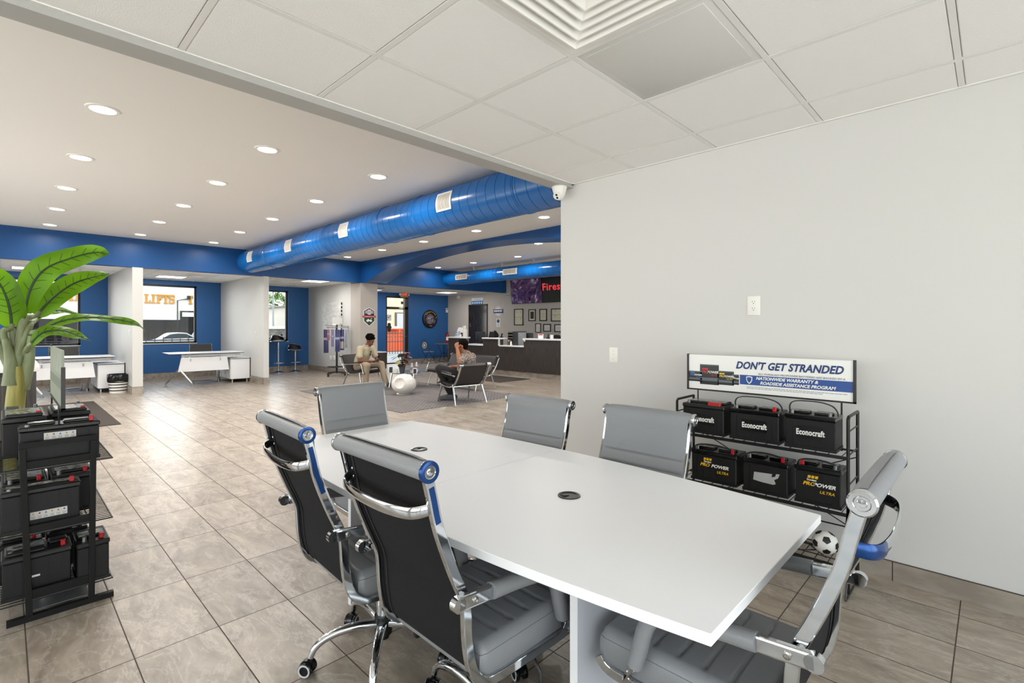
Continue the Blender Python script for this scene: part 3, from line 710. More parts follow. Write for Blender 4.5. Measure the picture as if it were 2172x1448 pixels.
    if logo == 'econo':
        s = MB(); s.box((-w * .24, fy - .0012, hb * .36), (w * .26, fy + .002, hb * .78)); lb = s.build('label', mat('label_black', '#050505', .3), t, smooth=0)
        s = MB(); text(s, 'Econocraft', .042, frame((w * .01, fy - .0014, hb * .565), (1, 0, 0), (0, 0, 1)), off=.0016, sx=.68, sp=1.06); s.build('lettering', WLAB, lb, smooth=0)
    elif logo == 'pro':
        lb = None; k = w / .26
        s = MB()
        for q in range(3): s.prism([(0, 0), (.0135, 0), (.0165, .0145), (.003, .0145)], (-.055 * k + q * .017, fy - .001, hb * .80), (1, 0, 0), (0, 0, 1), (0, -.0006, 0))
        text(s, 'PRO', .026, FM(-.048 * k, hb * .62), off=.0009, shear=.3, sx=1.12)
        text(s, 'ULTRA', .021, FM(.052 * k, hb * .42), off=.0003, shear=.3, sx=1.05)
        s.m(1); text(s, 'POWER', .026, FM(.037 * k, hb * .62), off=.0009, shear=.3, sx=1.12); text(s, 'Duralast', .013, FM(-.032 * k, hb * .745), off=.0004)
        s.build('label', [YEL, WLAB], t, smooth=0)
    elif logo == 'torn':
        s = MB(); s.prism([(-.06, -.02), (-.055, .025), (.04, .03), (.035, .012), (.055, .018), (.06, .034), (.078, .036), (.07, .012), (.05, .0), (.058, -.022), (.045, -.028), (-.01, -.026)], (0, fy - .001, hb * .55), (1, 0, 0), (0, 0, 1), (0, -.0006, 0)); s.build('torn_label', mat('torn_label_paper', '#aeb0b1', .35), t, smooth=0)
    if redx:
        s = MB(); s.box((redx, fy - .0014, hb * .5), (redx + .028, fy, hb * .5 + .009)); s.build('small_sticker', WLAB, t, smooth=0)
    if sticker:
        sx0, sx1, sz0, sz1 = sticker
        s = MB(); s.box((sx0, fy - .0014, sz0), (sx1, fy, sz1)); s.m(1)
        n = max(2, int((sx1 - sx0) / .02))
        for q in range(n):
            x = sx0 + (sx1 - sx0) * (q + .5) / n
            s.m(1 + q % 3); s.prism([(-.0045, -.004), (.0045, -.004), (0, .0045)] if q % 2 == 0 else [(.004 * cos(a), .004 * sin(a)) for a in [pi / 4 * i for i in range(8)]], (x, fy - .0015, sz1 - .009), (1, 0, 0), (0, 0, 1), (0, -.0004, 0))
            s.m(4)
            for r_ in range(3): s.box((x - .007, fy - .0018, sz0 + .003 + r_ * .0045), (x + .007, fy - .001, sz0 + .0045 + r_ * .0045))
        s.build('warning_label', [mat('sticker_grey', '#c9c9c6', .4), mat('sticker_gold', '#b8902c', .5), mat('sticker_red', '#a33a35', .5), mat('sticker_blue', '#2c4f96', .5), mat('sticker_print', '#77787a', .6)], t, smooth=0)
    return t
G2 = 'car batteries on the wire rack against the wall'
R90 = radians(90)   # front (-Y local) turned to face -X
def wallbat(ya, yb, z, h, d=.165, **k):
    battery((2.98 + d / 2, (ya + yb) / 2, z), radians(-90), abs(ya - yb), d, h, **k)
wallbat(1.406, 1.147, .708, .192, label='black battery with red terminal cover, left end of the upper wall-rack shelf', group=G2, logo='econo', lid='raised', cap='wide')
wallbat(1.116, .848, .708, .192, label='black battery with tall arched handle in the middle of the upper wall-rack shelf', group=G2, logo='econo', handle='arch')
wallbat(.822, .580, .708, .198, label='black battery with arched handle at the right end of the upper wall-rack shelf', group=G2, logo='econo', handle='arch', film=True, red=-1)
wallbat(1.350, 1.075, .422, .200, label='battery with gold and white print, left on the lower wall-rack shelf', group=G2, logo='pro', handle='low')
wallbat(1.043, .804, .422, .203, label='battery with torn silver label, middle of the lower wall-rack shelf', group=G2, logo='torn', handle='low')
wallbat(.773, .557, .422, .215, label='battery with gold and white print, right on the lower wall-rack shelf', group=G2, logo='pro', handle='low', red=0)
wallbat(1.02, .78, .152, .19, label='black battery on the bottom shelf of the wall rack, half hidden by the table', group=G2, logo=None, film=True)

# ================================================================ WALL RACK (wire, black) + its sign
WR = mat('black_wire', '#0b0b0c', .35)
rk = empty('battery_rack', (0, 0, 0), 0, 'black wire battery rack against the grey wall at right, behind the white table', 'display rack')
Y0, Y1 = .525, 1.43
for y in (Y0, Y1):
    s = MB(); q = .008
    s.tube([(2.96, y, .02), (2.96, y, .895), (2.975, y, .905), (3.20, y, .905)], q, 8, up=(0, 1, 0)); s.tube([(3.20, y, .02), (3.20, y, .905)], q, 8, up=(0, 1, 0))
    for z in (.15, .42, .56, .71, .83): s.tube([(2.96, y, z), (3.20, y, z)], .004, 6, up=(0, 1, 0))
    s.tube([(2.90, y, .008), (3.22, y, .008)], .005, 6, up=(0, 1, 0)); s.tube([(2.90, y, .008), (2.96, y, .14)], .004, 6, up=(0, 1, 0)); s.tube([(3.18, y, .008), (3.14, y, .14)], .004, 6, up=(0, 1, 0))
    s.build('end_frame', WR, rk)
for z in (.15, .42, .706):
    s = MB(); s.box((2.952, Y0, z - .016), (2.962, Y1, z)); s.box((3.15, Y0, z - .010), (3.16, Y1, z))
    for k in range(15):
        y = Y0 + .03 + (Y1 - Y0 - .06) * k / 14; s.tube([(2.953, y, z - .004), (3.16, y, z - .004)], .0025, 5, up=(0, 1, 0))
    s.tube([(2.948, Y0, z + .03), (2.948, Y1, z + .03)] if z < .2 else [(2.96, Y0, z - .008), (2.96, Y1, z - .008)], .003, 6)
    s.build('shelf', WR, rk)
s = MB(); s.tube([(3.205, Y1, .70), (3.205, Y0 + .05, .28)], .003, 6); s.tube([(3.205, Y0, .66), (3.205, Y1, .24)], .003, 6); s.tube([(3.205, Y0, .27), (3.205, Y1, .27)], .004, 6)
s.build('rear_brace', WR, rk)
s = MB()
s.tube([(3.00, .63, .155), (3.15, .76, .155)], .003, 6); s.tube([(3.0, .76, .155), (3.15, .60, .155)], .003, 6); s.build('bottom_brace', WR, rk)
for y in (1.383, .590): MB().tube([(3.16, y, .69), (3.16, y, .955)], .0045, 8, up=(0, 1, 0)).build('sign_post', WR, rk)
sg = empty('rack_sign', (3.15, (.523 + 1.45) / 2, .951), radians(-90), 'wide framed advertising sign reading DON\'T GET STRANDED above the wall battery rack', 'sign')
SW, SH = .927, .228
s = MB(); s.box((-SW / 2 + .008, .0, .006), (SW / 2 - .008, .006, SH)); s.build('sign_panel', mat('sign_white', '#eeeeec', .35), sg, smooth=0)
s = MB(); s.box((-SW / 2, -.006, 0), (SW / 2, .012, .009)); s.box((-SW / 2, -.006, 0), (-SW / 2 + .011, .012, SH + .004)); s.box((SW / 2 - .013, -.006, 0), (SW / 2, .012, SH + .004)); s.build('sign_frame', BLKF, sg, smooth=0)
NAVY = mat('sign_navy', '#0a2f6b', .4); BAND = mat('sign_blue_band', '#1c4a94', .4); GRYT = mat('sign_grey_text', '#70747c', .5)
TF = lambda x, z, k=1: frame((x, -.0012 * k, z), (1, 0, 0), (0, 0, 1))
s = MB(); text(s, "DON'T GET STRANDED", .060, TF(.125, .172), off=.0021, shear=.28, sx=.86, sp=1.02); s.build('headline', NAVY, sg, smooth=0)
s = MB(); s.box((-.13, -.0008, .058), (SW / 2 - .013, 0, .116)); s.build('blue_band', BAND, sg, smooth=0)
s = MB(); text(s, 'ALL DURALAST PROPOWER BATTERIES ARE BACKED BY A', .0165, TF(.195, .126), shear=.25, sx=1.02); s.build('small_print', GRYT, sg, smooth=0)
s = MB()
rq = random.Random(3)
for q in range(2):
    x = -.09
    while x < .41 - .12 * q: wq = rq.uniform(.006, .022); s.box((x, -.001, .044 - .008 * q), (x + wq, 0, .0465 - .008 * q)); x += wq + .003
s.build('legal_print', GRYT, sg, smooth=0)
s = MB(); text(s, 'NATIONWIDE WARRANTY &', .0245, TF(.125, .100, 2), off=.0009, shear=.25, sx=1.0); text(s, 'ROADSIDE ASSISTANCE PROGRAM', .0245, TF(.178, .073, 2), off=.0009, shear=.25, sx=1.0)
s.prism([(-.018, .02), (0, .024), (.018, .02), (.017, -.002), (.010, -.016), (0, -.024), (-.010, -.016), (-.017, -.002)], (-.075, -.001, .087), (1, 0, 0), (0, 0, 1), (0, -.0008, 0)); s.m(1)
s.prism([(-.013, .015), (0, .018), (.013, .015), (.012, -.002), (0, -.018), (-.012, -.002)], (-.075, -.002, .087), (1, 0, 0), (0, 0, 1), (0, -.0006, 0)); s.build('band_lettering', [WLAB, BAND], sg, smooth=0)
for (x0, x1, z0, z1, c, tx) in ((-.452, -.365, .055, .122, '#3d78c4', 'PROPOWER'), (-.175, -.135, .052, .115, '#cfcfcf', 'PROPOWER'), (-.265, -.165, .045, .132, '#e0c030', 'PROPOWER'), (-.378, -.258, .040, .168, '#d2232a', 'PROPOWER')):
    s = MB(); s.box((x0, -.0016, z0), (x1, -.0008, z1)); s.m(1); s.box((x0, -.0018, z0 + (z1 - z0) * .18), (x1, -.0012, z0 + (z1 - z0) * .34)); s.box((x0, -.0018, z1 - .006), (x1, -.0012, z1))
    k = (x1 - x0) / .1; zc = z0 + (z1 - z0) * .62
    s.m(2); text(s, 'PRO', .017 * k, TF(x0 + .027 * k, zc, 2), off=.0004, shear=.25); [s.box((x0 + (.012 + q * .011) * k, -.0026, zc + .011 * k), (x0 + (.021 + q * .011) * k, -.002, zc + .021 * k)) for q in range(3)]
    s.m(3); text(s, 'POWER', .017 * k, TF(x0 + .069 * k, zc, 2), off=.0004, shear=.25)
    s.m(2); text(s, 'PLUS' if c == '#d2232a' else 'ULTRA', .013 * k, TF(x0 + .075 * k, zc - .015 * k, 2), shear=.25)
    s.build('battery_picture', [mat('print_black', '#0c0d0f', .3), mat('print_grey', '#5d646d', .3), mat('print_' + c[1:], c, .4), WLAB], sg, smooth=0)

# soccer ball on the bottom shelf: white with black pentagons
def soccer(c, r, label):
    t = empty('soccer_ball', c, radians(20), label, 'ball')
    MB().sphere((0, 0, 0), r, 28, 18).build('ball_cover', mat('ball_white', '#e6e4e0', .4), t)
    ph = (1 + sqrt(5)) / 2; V = [Vector(v).normalized() for v in [(0, a, b * ph) for a in (-1, 1) for b in (-1, 1)] + [(a, b * ph, 0) for a in (-1, 1) for b in (-1, 1)] + [(a * ph, 0, b) for a in (-1, 1) for b in (-1, 1)]]
    s = MB()
    for i, v in enumerate(V):
        e = sorted(V, key=lambda w: (w - v).length)[1]; u = (e - v * e.dot(v)).normalized(); w_ = v.cross(u)
        P = [(v + (u * cos(a) + w_ * sin(a)) * .36).normalized() * (r + .0008) for a in [2 * pi * k / 5 for k in range(5)]]
        cc = v * (r + .0022); s.add([cc] + [x for k in range(5) for x in (P[k], ((P[k] + P[(k + 1) % 5]) / 2).normalized() * (r + .001))], [(0, 1 + k, 1 + (k + 1) % 10) for k in range(10)])
    s.build('black_panels', mat('ball_black', '#111112', .4), t)
soccer((3.055, .645, .212), .060, 'small black and white soccer ball on the bottom shelf of the wall rack')

# outlet, switch, security camera on the grey wall
o = empty('wall_outlet', (3.333, 1.095, 1.494), radians(-90), 'white double electrical outlet high on the grey wall', 'outlet')
s = MB(); s.rbox((-.039, -.006, -.061), (.039, 0, .061), .003); s.build('cover_plate', WHT, o)
for dz in (.021, -.021):
    s = MB(); s.lathe([(0, 0), (.0165, 0), (.0165, .003), (0, .0032)], (0, -.0055, dz), 24, axis=(0, -1, 0), cap=False); r_ = s.build('receptacle', WHT, o)
    s = MB(); s.box((-.008, -.0092, dz + .001), (-.0055, -.0085, dz + .009)); s.box((.0055, -.0092, dz + .002), (.0075, -.0085, dz + .009)); s.cyl((0, -.0085, dz - .007), (0, -.0092, dz - .007), .0028, n=10); s.build('slots', mat('slot_dark', '#1a1a1a', .8), r_, smooth=0)
o = empty('light_switch', (3.333, 2.132, 1.140), radians(-90), 'white single light switch on the grey wall left of the battery rack', 'switch')
s = MB(); s.rbox((-.037, -.006, -.058), (.037, 0, .058), .003); s.build('cover_plate', WHT, o)
s = MB(); s.rbox((-.005, -.014, -.003), (.005, -.005, .012), .002); s.build('toggle', WHT, o)
s = MB(); s.cyl((0, -.006, .03), (0, -.0075, .03), .003, n=10); s.cyl((0, -.006, -.03), (0, -.0075, -.03), .003, n=10); s.build('screws', CHROME2, o)
o = empty('security_camera', (3.22, 2.585, 2.52), 0, 'white dome security camera under the beam at the end of the grey wall', 'security camera')
s = MB(); s.lathe([(0, 0), (.062, 0), (.064, -.008), (.060, -.016), (.052, -.045), (.042, -.075), (.030, -.095), (.012, -.108), (0, -.110)], n=32, cap=False); s.build('housing', WHT, o)
s = MB(); ax = Vector((-.75, -.15, -.62)).normalized(); c0 = Vector((-.014, 0, -.066)); s.lathe([(0, 0), (.034, 0), (.034, .030), (.031, .033), (.0, .033)], c0, 28, axis=ax, cap=False); ey = s.build('lens_turret', WHT, o)
q = ax.to_track_quat('Z', 'Y').to_matrix(); s = MB()
for v in (-.013, .013): s.cyl(c0 + ax * .0325 + q @ Vector((0, v, 0)), c0 + ax * .0345 + q @ Vector((0, v, 0)), .009, n=16)
s.build('lens', BLKP2, ey)

# ================================================================ BATTERY DISPLAY STAND (left foreground, seen from its end)
ds = empty('battery_display_stand', (0, 0, 0), 0, 'black metal battery display stand at the left edge of the view', 'display rack')
FB = mat('black_frame_metal', '#0b0a0a', .6, 0, .3)
SY0, SY1 = 3.20, 4.10
for y in (SY0, SY1):
    s = MB(); d_ = .012
    for (xa, za, xb, zb_) in ((.085, .0, .062, .815), (.305, 0, .312, .815)):
        s.bar([(xa, y, za + .02), (xb, y, zb_ - .016)], .024, .024, up=(0, 1, 0), r=.002)
    s.box((.05, y - d_, .80), (.324, y + d_, .826))
    s.box((.01, y - .014, 0), (.39, y + .014, .026))
    for z in (.715, .415, .118): s.box((.075, y - .006, z - .022), (.31, y + .006, z + .022))
    s.build('end_frame', FB, ds, smooth=0)
for z, xa, xb in ((.70, -.02, .385), (.40, -.02, .385), (.095, -.02, .385)):
    s = MB()
    s.tube([(xa, SY0 - .01, z), (xb, SY0 - .01, z), (xb, SY1, z), (xa, SY1, z)], .004, 6, closed=True)
    s.tube([(xa, SY0 - .01, z + .035), (xa, SY1, z + .035)], .003, 5); 
    for k in range(31): y = SY0 + .02 + (SY1 - SY0 - .03) * k / 30; s.tube([(xa, y, z), (xb, y, z)], .0022, 5, up=(0, 1, 0))
    for x in (.08, .19, .30): s.tube([(x, SY0, z - .004), (x, SY1, z - .004)], .003, 5)
    s.build('wire_shelf', WR, ds)
MB().box((.09, SY0 + .03, .028), (.30, SY1, .032)).build('base_tray', mat('tray_metal', '#8b8c8e', .3, .6), ds, smooth=0)
for (y, z0) in ((3.44, .70), (3.98, .70)):
    MB().tube([(.2, y, z0), (.2, y, 1.26 if y > 3.5 else .965)], .0045, 8, up=(0, 1, 0)).build('sign_post', WR, ds)
sg = empty('display_sign', (.2, 3.60, .967), radians(-90), 'tall grey-green sign panel seen edge-on above the battery stand at left', 'sign')
s = MB(); s.box((-.42, -.004, .0), (.42, .004, .28)); s.build('sign_panel', mat('sign_olive', '#8d9484', .4), sg, smooth=0)
s = MB(); s.box((-.424, -.008, -.006), (.424, .008, .004)); s.box((.414, -.008, -.006), (.424, .008, .20)); s.build('sign_frame', BLKF, sg, smooth=0)
s = MB(); s.box((-.41, -.0050, .085), (.41, -.004, .135)); s.build('printed_band', mat('sign_band_green', '#6d7663', .45), sg, smooth=0)
s = MB()
for k in range(9): s.box((-.1 + k * .055, -.0052, .16), (-.075 + k * .055, -.004, .21 + .02 * (k % 3)))
s.build('printed_letters', mat('sign_pale_print', '#aab09f', .45), sg, smooth=0)
G1 = 'car batteries on the display stand at left'
def sb(x0, x1, y0, z, d, h, label, **k): battery(((x0 + x1) / 2, y0 + d / 2, z), 0, x1 - x0, d, h, label, G1, **k)
sb(.048, .342, 3.225, .706, .135, .188, 'long black battery with white warning label, front of the top shelf of the left stand', sticker=(-.06, .055, .118, .150), lid='flat', film=True)
battery((.075, 3.70, .706), radians(90), .40, .165, .215, 'pale-topped battery at the left of the top shelf of the left stand', G1, lid='step', red=0)
battery((.26, 3.80, .706), radians(90), .34, .165, .205, 'black battery behind the long one on the top shelf of the left stand', G1, lid='step', red=0)
sb(-.012, .268, 3.225, .406, .125, .200, 'black battery with warning label, front of the middle shelf of the left stand', sticker=(-.04, .09, .05, .085), lid='raised')
battery((.075, 3.56, .406), 0, .165, .33, .205, 'battery with printed paper top, back left of the middle shelf of the left stand', G1, lid='raised')
battery((.25, 3.56, .406), 0, .165, .33, .215, 'battery with printed paper top, back right of the middle shelf of the left stand', G1, lid='raised')
sb(-.008, .236, 3.225, .101, .150, .215, 'wide black battery with small white sticker, front left of the bottom shelf', handle='none', lid='step', redx=-.02)
battery((.313, 3.31, .101), 0, .128, .23, .215, 'narrow ribbed battery at the front right of the bottom shelf of the left stand', G1, lid='flat')
battery((.06, 3.62, .101), 0, .16, .3, .205, 'black battery behind the wide one on the bottom shelf of the left stand', G1, lid='step')
battery((.24, 3.66, .101), 0, .16, .3, .205, 'black battery at the back right of the bottom shelf of the left stand', G1, lid='step')

# ================================================================ ARTIFICIAL BANANA PLANT
LEAF = bpy.data.materials.new('banana_leaf'); LEAF.use_nodes = True
nt = LEAF.node_tree; b_ = nt.nodes['Principled BSDF']; b_.inputs['Roughness'].default_value = .38
tc_ = nt.nodes.new('ShaderNodeTexCoord'); sp_ = nt.nodes.new('ShaderNodeSeparateXYZ'); nt.links.new(tc_.outputs['UV'], sp_.inputs[0])
nz_ = nt.nodes.new('ShaderNodeTexNoise'); nz_.inputs['Scale'].default_value = 4; nt.links.new(tc_.outputs['Object'], nz_.inputs[0])
mx_ = nt.nodes.new('ShaderNodeMix'); mx_.data_type = 'RGBA'; mx_.inputs[6].default_value = lin('#3d6a10'); mx_.inputs[7].default_value = lin('#7db01c')
nt.links.new(nz_.outputs[0], mx_.inputs[0]); nt.links.new(mx_.outputs[2], b_.inputs['Base Color'])
tl_ = nt.nodes.new('ShaderNodeBsdfTranslucent'); nt.links.new(mx_.outputs[2], tl_.inputs[0]); ms_ = nt.nodes.new('ShaderNodeMixShader'); ms_.inputs[0].default_value = .6
nt.links.new(b_.outputs[0], ms_.inputs[1]); nt.links.new(tl_.outputs[0], ms_.inputs[2]); nt.links.new(ms_.outputs[0], nt.nodes['Material Output'].inputs[0])
VEIN = mat('leaf_vein', '#23401a', .5); STEM = mat('banana_stem', '#8f9a76', .5, noise=.35, nscale=6, nstretch=(3, 3, .6), col2='#6d7450')
SKIN_T = mat('trunk_green', '#b0a75c', .55, noise=.3, nscale=5, nstretch=(4, 4, .5), col2='#82803e')
pl = empty('banana_plant', (.055, 4.6, 0), 0, 'tall artificial banana plant with broad green leaves at the left edge', 'plant')
MB().lathe([(0, 0), (.14, 0), (.15, .02), (.19, .34), (.20, .36), (.18, .36), (.17, .33), (0, .33)], n=28, cap=False).build('pot', mat('plant_pot', '#2b2a2a', .5), pl)
s = MB(); s.tube(spline([(0, 0, .33), (-.005, 0, .6), (.0, 0, .85), (.012, 0, 1.0), (.005, 0, 1.1)], 4), .05, 14, up=(0, 1, 0), scale=[1.05, 1.05, 1.04, 1.03, 1.0, 1.0, .98, .97, .95, .95, .95, .95, .95, .95, .9, .85, .8]); s.build('trunk', SKIN_T, pl)
for (a, b_, r0) in (((-.02, -.02, .98), (-.045, -.02, 1.28), .045), ((.03, .0, .95), (.075, -.03, 1.3), .042), ((.0, .03, 1.0), (-.02, .03, 1.36), .042)):
    a = Vector(a); b_ = Vector(b_); m2 = (a + b_) / 2 + Vector((.012, 0, 0)); s = MB(); s.tube(spline([a, m2, b_], 5), r0, 12, up=(0, 1, 0), scale=[1.0 - .06 * k for k in range(11)], flat=.8); s.build('leaf_sheath', STEM, pl, smooth=80)
def leaf(pts, width, tilt, wav=.03, fold=.35, seed=0, wp=.45):
    """pts: midrib path in plant space; tilt: direction (vector) of the blade's right side"""
    rnd = random.Random(seed); P = spline([Vector(p) for p in pts], 6); n = len(P) - 1
    ph = rnd.random() * 6; t0 = Vector(tilt).normalized()
    def fn(u, v):
        k = min(int(u * n), n - 1); f = u * n - k; p = P[k].lerp(P[k + 1], f); tg = (P[k + 1] - P[k]).normalized()
        side = (t0 - tg * t0.dot(tg)).normalized(); nr = side.cross(tg)
        w = width * max(0.0, sin(pi * min(1, (u * .96 + .035)) ** (.75))) ** .62
        if u > .9: w *= max(.06, (1 - u) / .1) ** .5
        q = (v - .5) * 2
        return p + side * (q * w) + nr * (abs(q) * w * fold + wav * sin(u * 13 + ph + (0 if q > 0 else 2.1)) * q * q - .10 * w * q * q)
    s = MB(); s.surf(fn, 40, 12); lf = s.build('leaf', LEAF, pl, smooth=180, recalc=False)
    s = MB(); s.tube([fn(k / 30, .5) for k in range(31)], .0065, 6, up=(0, 1, .3), scale=[1.3 - k / 32 for k in range(31)])
    s.build('midrib', VEIN, lf)
    for k in range(2, 11):
        s = MB(); u = k / 11.5
        for sd in (-1, 1):
            s.tube([fn(min(.98, u + .05 * q), .5 + sd * .33 * q * .9) + Vector((0, 0, .001)) for q in (0, .33, .66, 1)], .0016, 4, up=(0, 1, .3))
        s.build('vein', VEIN, lf)
# petioles + leaves; targets measured from the photograph (plane y = 4.6)
def pt(x, z, y=0): return (x - .055, y, z)
def leafset(base, pts, width, tilt, **k):
    s = MB(); b0 = Vector((.0, 0, 1.0)); q = spline([b0, b0.lerp(Vector(base[0]), .6), Vector(base[1]), Vector(pts[0]), Vector(pts[1])], 5)[:-4]; s.tube(q, .014, 12, up=(.1, 1, 0), scale=[2.3 - 1.5 * i / len(q) for i in range(len(q))]); s.build('petiole', STEM, pl, smooth=80)
    leaf(pts, width, tilt, **k)
leafset([pt(.08, 1.25), pt(.085, 1.38)], [pt(.10, 1.45), pt(.13, 1.62), pt(.20, 1.75, -.02), pt(.32, 1.83, -.04), pt(.45, 1.885, -.05), pt(.535, 1.88, -.06)], .085, (.55, -.25, -.8), seed=3, wav=.012, fold=.12)
leafset([pt(.07, 1.25), pt(.10, 1.40)], [pt(.16, 1.44, .05), pt(.24, 1.56, .08), pt(.34, 1.66, .1), pt(.45, 1.72, .12), pt(.55, 1.755, .12)], .075, (.4, -.3, -.85), seed=5, wav=.010, fold=.1)
leafset([pt(.05, 1.2), pt(.12, 1.3)], [pt(.16, 1.33, -.05), pt(.28, 1.40, -.08), pt(.42, 1.425, -.1), pt(.58, 1.41, -.12), pt(.68, 1.375, -.13), pt(.73, 1.33, -.14)], .042, (.1, -.75, -.65), seed=9, wav=.008, fold=.1)
leafset([pt(.06, 1.15), pt(.10, 1.18)], [pt(.12, 1.24, -.12), pt(.18, 1.32, -.15), pt(.27, 1.335, -.18), pt(.35, 1.30, -.2), pt(.42, 1.262, -.21)], .052, (.15, -.75, -.65), seed=12, wav=.008, fold=.12)
leafset([pt(.05, 1.2), pt(.12, 1.36)], [pt(.15, 1.40, .1), pt(.22, 1.465, .14), pt(.30, 1.475, .16), pt(.37, 1.45, .17), pt(.41, 1.425, .17)], .038, (.1, -.8, -.6), seed=14, wav=.006, fold=.15)
leafset([pt(.02, 1.25), pt(.00, 1.32)], [pt(.04, 1.36, .0), pt(.03, 1.48, -.02), pt(.0, 1.60, -.04), pt(-.05, 1.70, -.06), pt(-.12, 1.76, -.08)], .085, (.9, -.2, -.1), seed=17, wav=.012, fold=.1)
leafset([pt(.0, 1.2), pt(-.06, 1.35)], [pt(-.10, 1.42, -.05), pt(-.2, 1.55, -.05), pt(-.32, 1.62, -.05), pt(-.45, 1.6, -.05)], .085, (.2, -.7, -.6), seed=21)

# ================================================================ KIOSK CABINET behind the plant
kb = empty('counter_cabinet', (-.18, 7.5, 0), 0, 'dark wood counter cabinet with thick white top behind the banana plant', 'cabinet')
MB().box((-.40, -.86, .0), (.405, .9, .93)).build('body', DARKW, kb, smooth=0)
MB().rbox((-.42, -.90, .93), (.425, .92, 1.0), .004).build('countertop', WMEL, kb)
for x in (-.2, .07): MB().box((x, -.868, .03), (x + .25, -.86, .90)).build('door', DARKW, kb, smooth=0)
o = MB().box((.12, -.885, .89), (.33, -.861, .925)).build('paper_tray', BLKP, kb, smooth=0)
s = MB(); s.rbox((-.1, -.3, 0), (.1, .3, .005), .002); 
mtm = mat('grey_floor_mat', '#4a4440', .9, 0, .1, bump=.6, bscale=300)
def mat_(x0, y0, x1, y1, label):
    s = MB(); s.rbox((x0, y0, 0), (x1, y1, .010), .004); o = s.build('floor_mat', mtm); return tag(o, label, 'floor mat', 'dark grey entrance mats')
mat_(.25, 8.72, 1.15, 11.75, 'dark grey floor mat with rounded corners beside the cabinet behind the banana plant')
mat_(8.45, 8.62, 9.55, 10.6, 'dark grey floor mat along the foot of the reception counter')

# ================================================================ DUCTS
def duct(name, x, z, r, y0, y1, label, vents, seams, fl, vl):
    t = empty(name, (x, 0, z), 0, label, 'air duct')
    s = MB(); n = 72; ys = []; y = y0
    step = .152 if r > .22 else .17
    ring = lambda rr, yy: [Vector((rr * cos(2 * pi * i / n), yy, rr * sin(2 * pi * i / n))) for i in range(n)]
    rings = []
    while y < y1:
        rings += [ring(r, y), ring(r, min(y + step - .008, y1)), ring(r - .004, min(y + step - .007, y1)), ring(r - .004, min(y + step - .001, y1))]; y += step
    s.ring_loft(rings, True, True, True); s.build('duct_pipe', DUCTB, t, smooth=12)
    for q in seams:
        s = MB(); s.ring_loft([ring(r, q - .022), ring(r + .007, q - .018), ring(r + .007, q - .004), ring(r + .001, q), ring(r + .007, q + .004), ring(r + .007, q + .018), ring(r, q + .022)], True, False, False); s.build('joint_band', DUCTB, t, smooth=30)
    for q in fl:
        s = MB(); s.tube([(0, q, r * .9), (0, q, HC - z + .0)], .006, 6, up=(0, 1, 0)); s.box((-.02, q - .015, HC - z - .02), (.02, q + .015, HC - z - .001)); s.build('hanger', WHT, t)
    for q in vents:
        a0, a1 = radians(vl[0]), radians(vl[1]); hl = vl[2]; v = empty('vent_grille', (0, q, 0)); v.parent = t; v.name = 'vent_anchor'
        bpy.data.objects.remove(v)
        rr = r + .006
        def strip(s, b0, b1, q0, q1, ra, rb):
            k = 10; s.surf(lambda u, w_: ((ra) * cos(b0 + (b1 - b0) * u), q0 + (q1 - q0) * w_, (ra) * sin(b0 + (b1 - b0) * u)), k, 1, rb - ra, (cos((b0 + b1) / 2), 0, sin((b0 + b1) / 2)))
        s = MB(); e = .022; ea = e / r
        strip(s, a0, a1, q - hl, q - hl + e, r, rr + .004); strip(s, a0, a1, q + hl - e, q + hl, r, rr + .004); strip(s, a0, a0 + ea, q - hl, q + hl, r, rr + .004); strip(s, a1 - ea, a1, q - hl, q + hl, r, rr + .004)
        vf = s.build('vent_frame', WHT, t, smooth=40)
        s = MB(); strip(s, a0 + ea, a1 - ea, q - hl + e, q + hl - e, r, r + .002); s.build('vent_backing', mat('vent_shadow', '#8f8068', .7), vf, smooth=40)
        m_n = 11
        for k in range(m_n):
            yy = q - hl + e + (2 * hl - 2 * e) * (k + .5) / m_n; s = MB(); strip(s, a0 + ea, a1 - ea, yy - .0045, yy + .0045, r + .002, r + .007); s.build('vent_blade', WHT, vf, smooth=40)
    return t
def yof(px, x, z):  # y of a point seen at image column px on the line (x, z)
    r_ = (px - 1086) / F_PX; fx, fy = sin(YAW), cos(YAW); dx, dy = fx + r_ * fy, fy - r_ * fx
    return x * dy / dx
DX, DZ, DR = 3.99, 2.862, .262
vs1 = [yof(p, DX - .2, DZ) for p in (949, 735, 617, 535)]
duct('blue_air_duct', DX, DZ, DR, 2.68, 12.4, 'long glossy blue spiral air duct hung under the hall ceiling', vs1, [yof(p, DX - .2, DZ) for p in (880, 805, 690, 655, 590, 563, 1092)], [yof(p, DX, 3.1) for p in (838, 750, 681, 622, 573)], (150, 200, .145))
DX2, DZ2, DR2 = 9.81, 2.852, .188
duct('blue_air_duct', DX2, DZ2, DR2, 2.68, 12.4, 'smaller blue air duct beyond the arched beam above the reception desk', [yof(p, DX2 - .15, DZ2) for p in (980, 1083)], [yof(p, DX2 - .15, DZ2) for p in (996, 1053, 1118)], [yof(p, DX2, 3.05) for p in (1005, 1065, 1133)], (152, 200, .27))

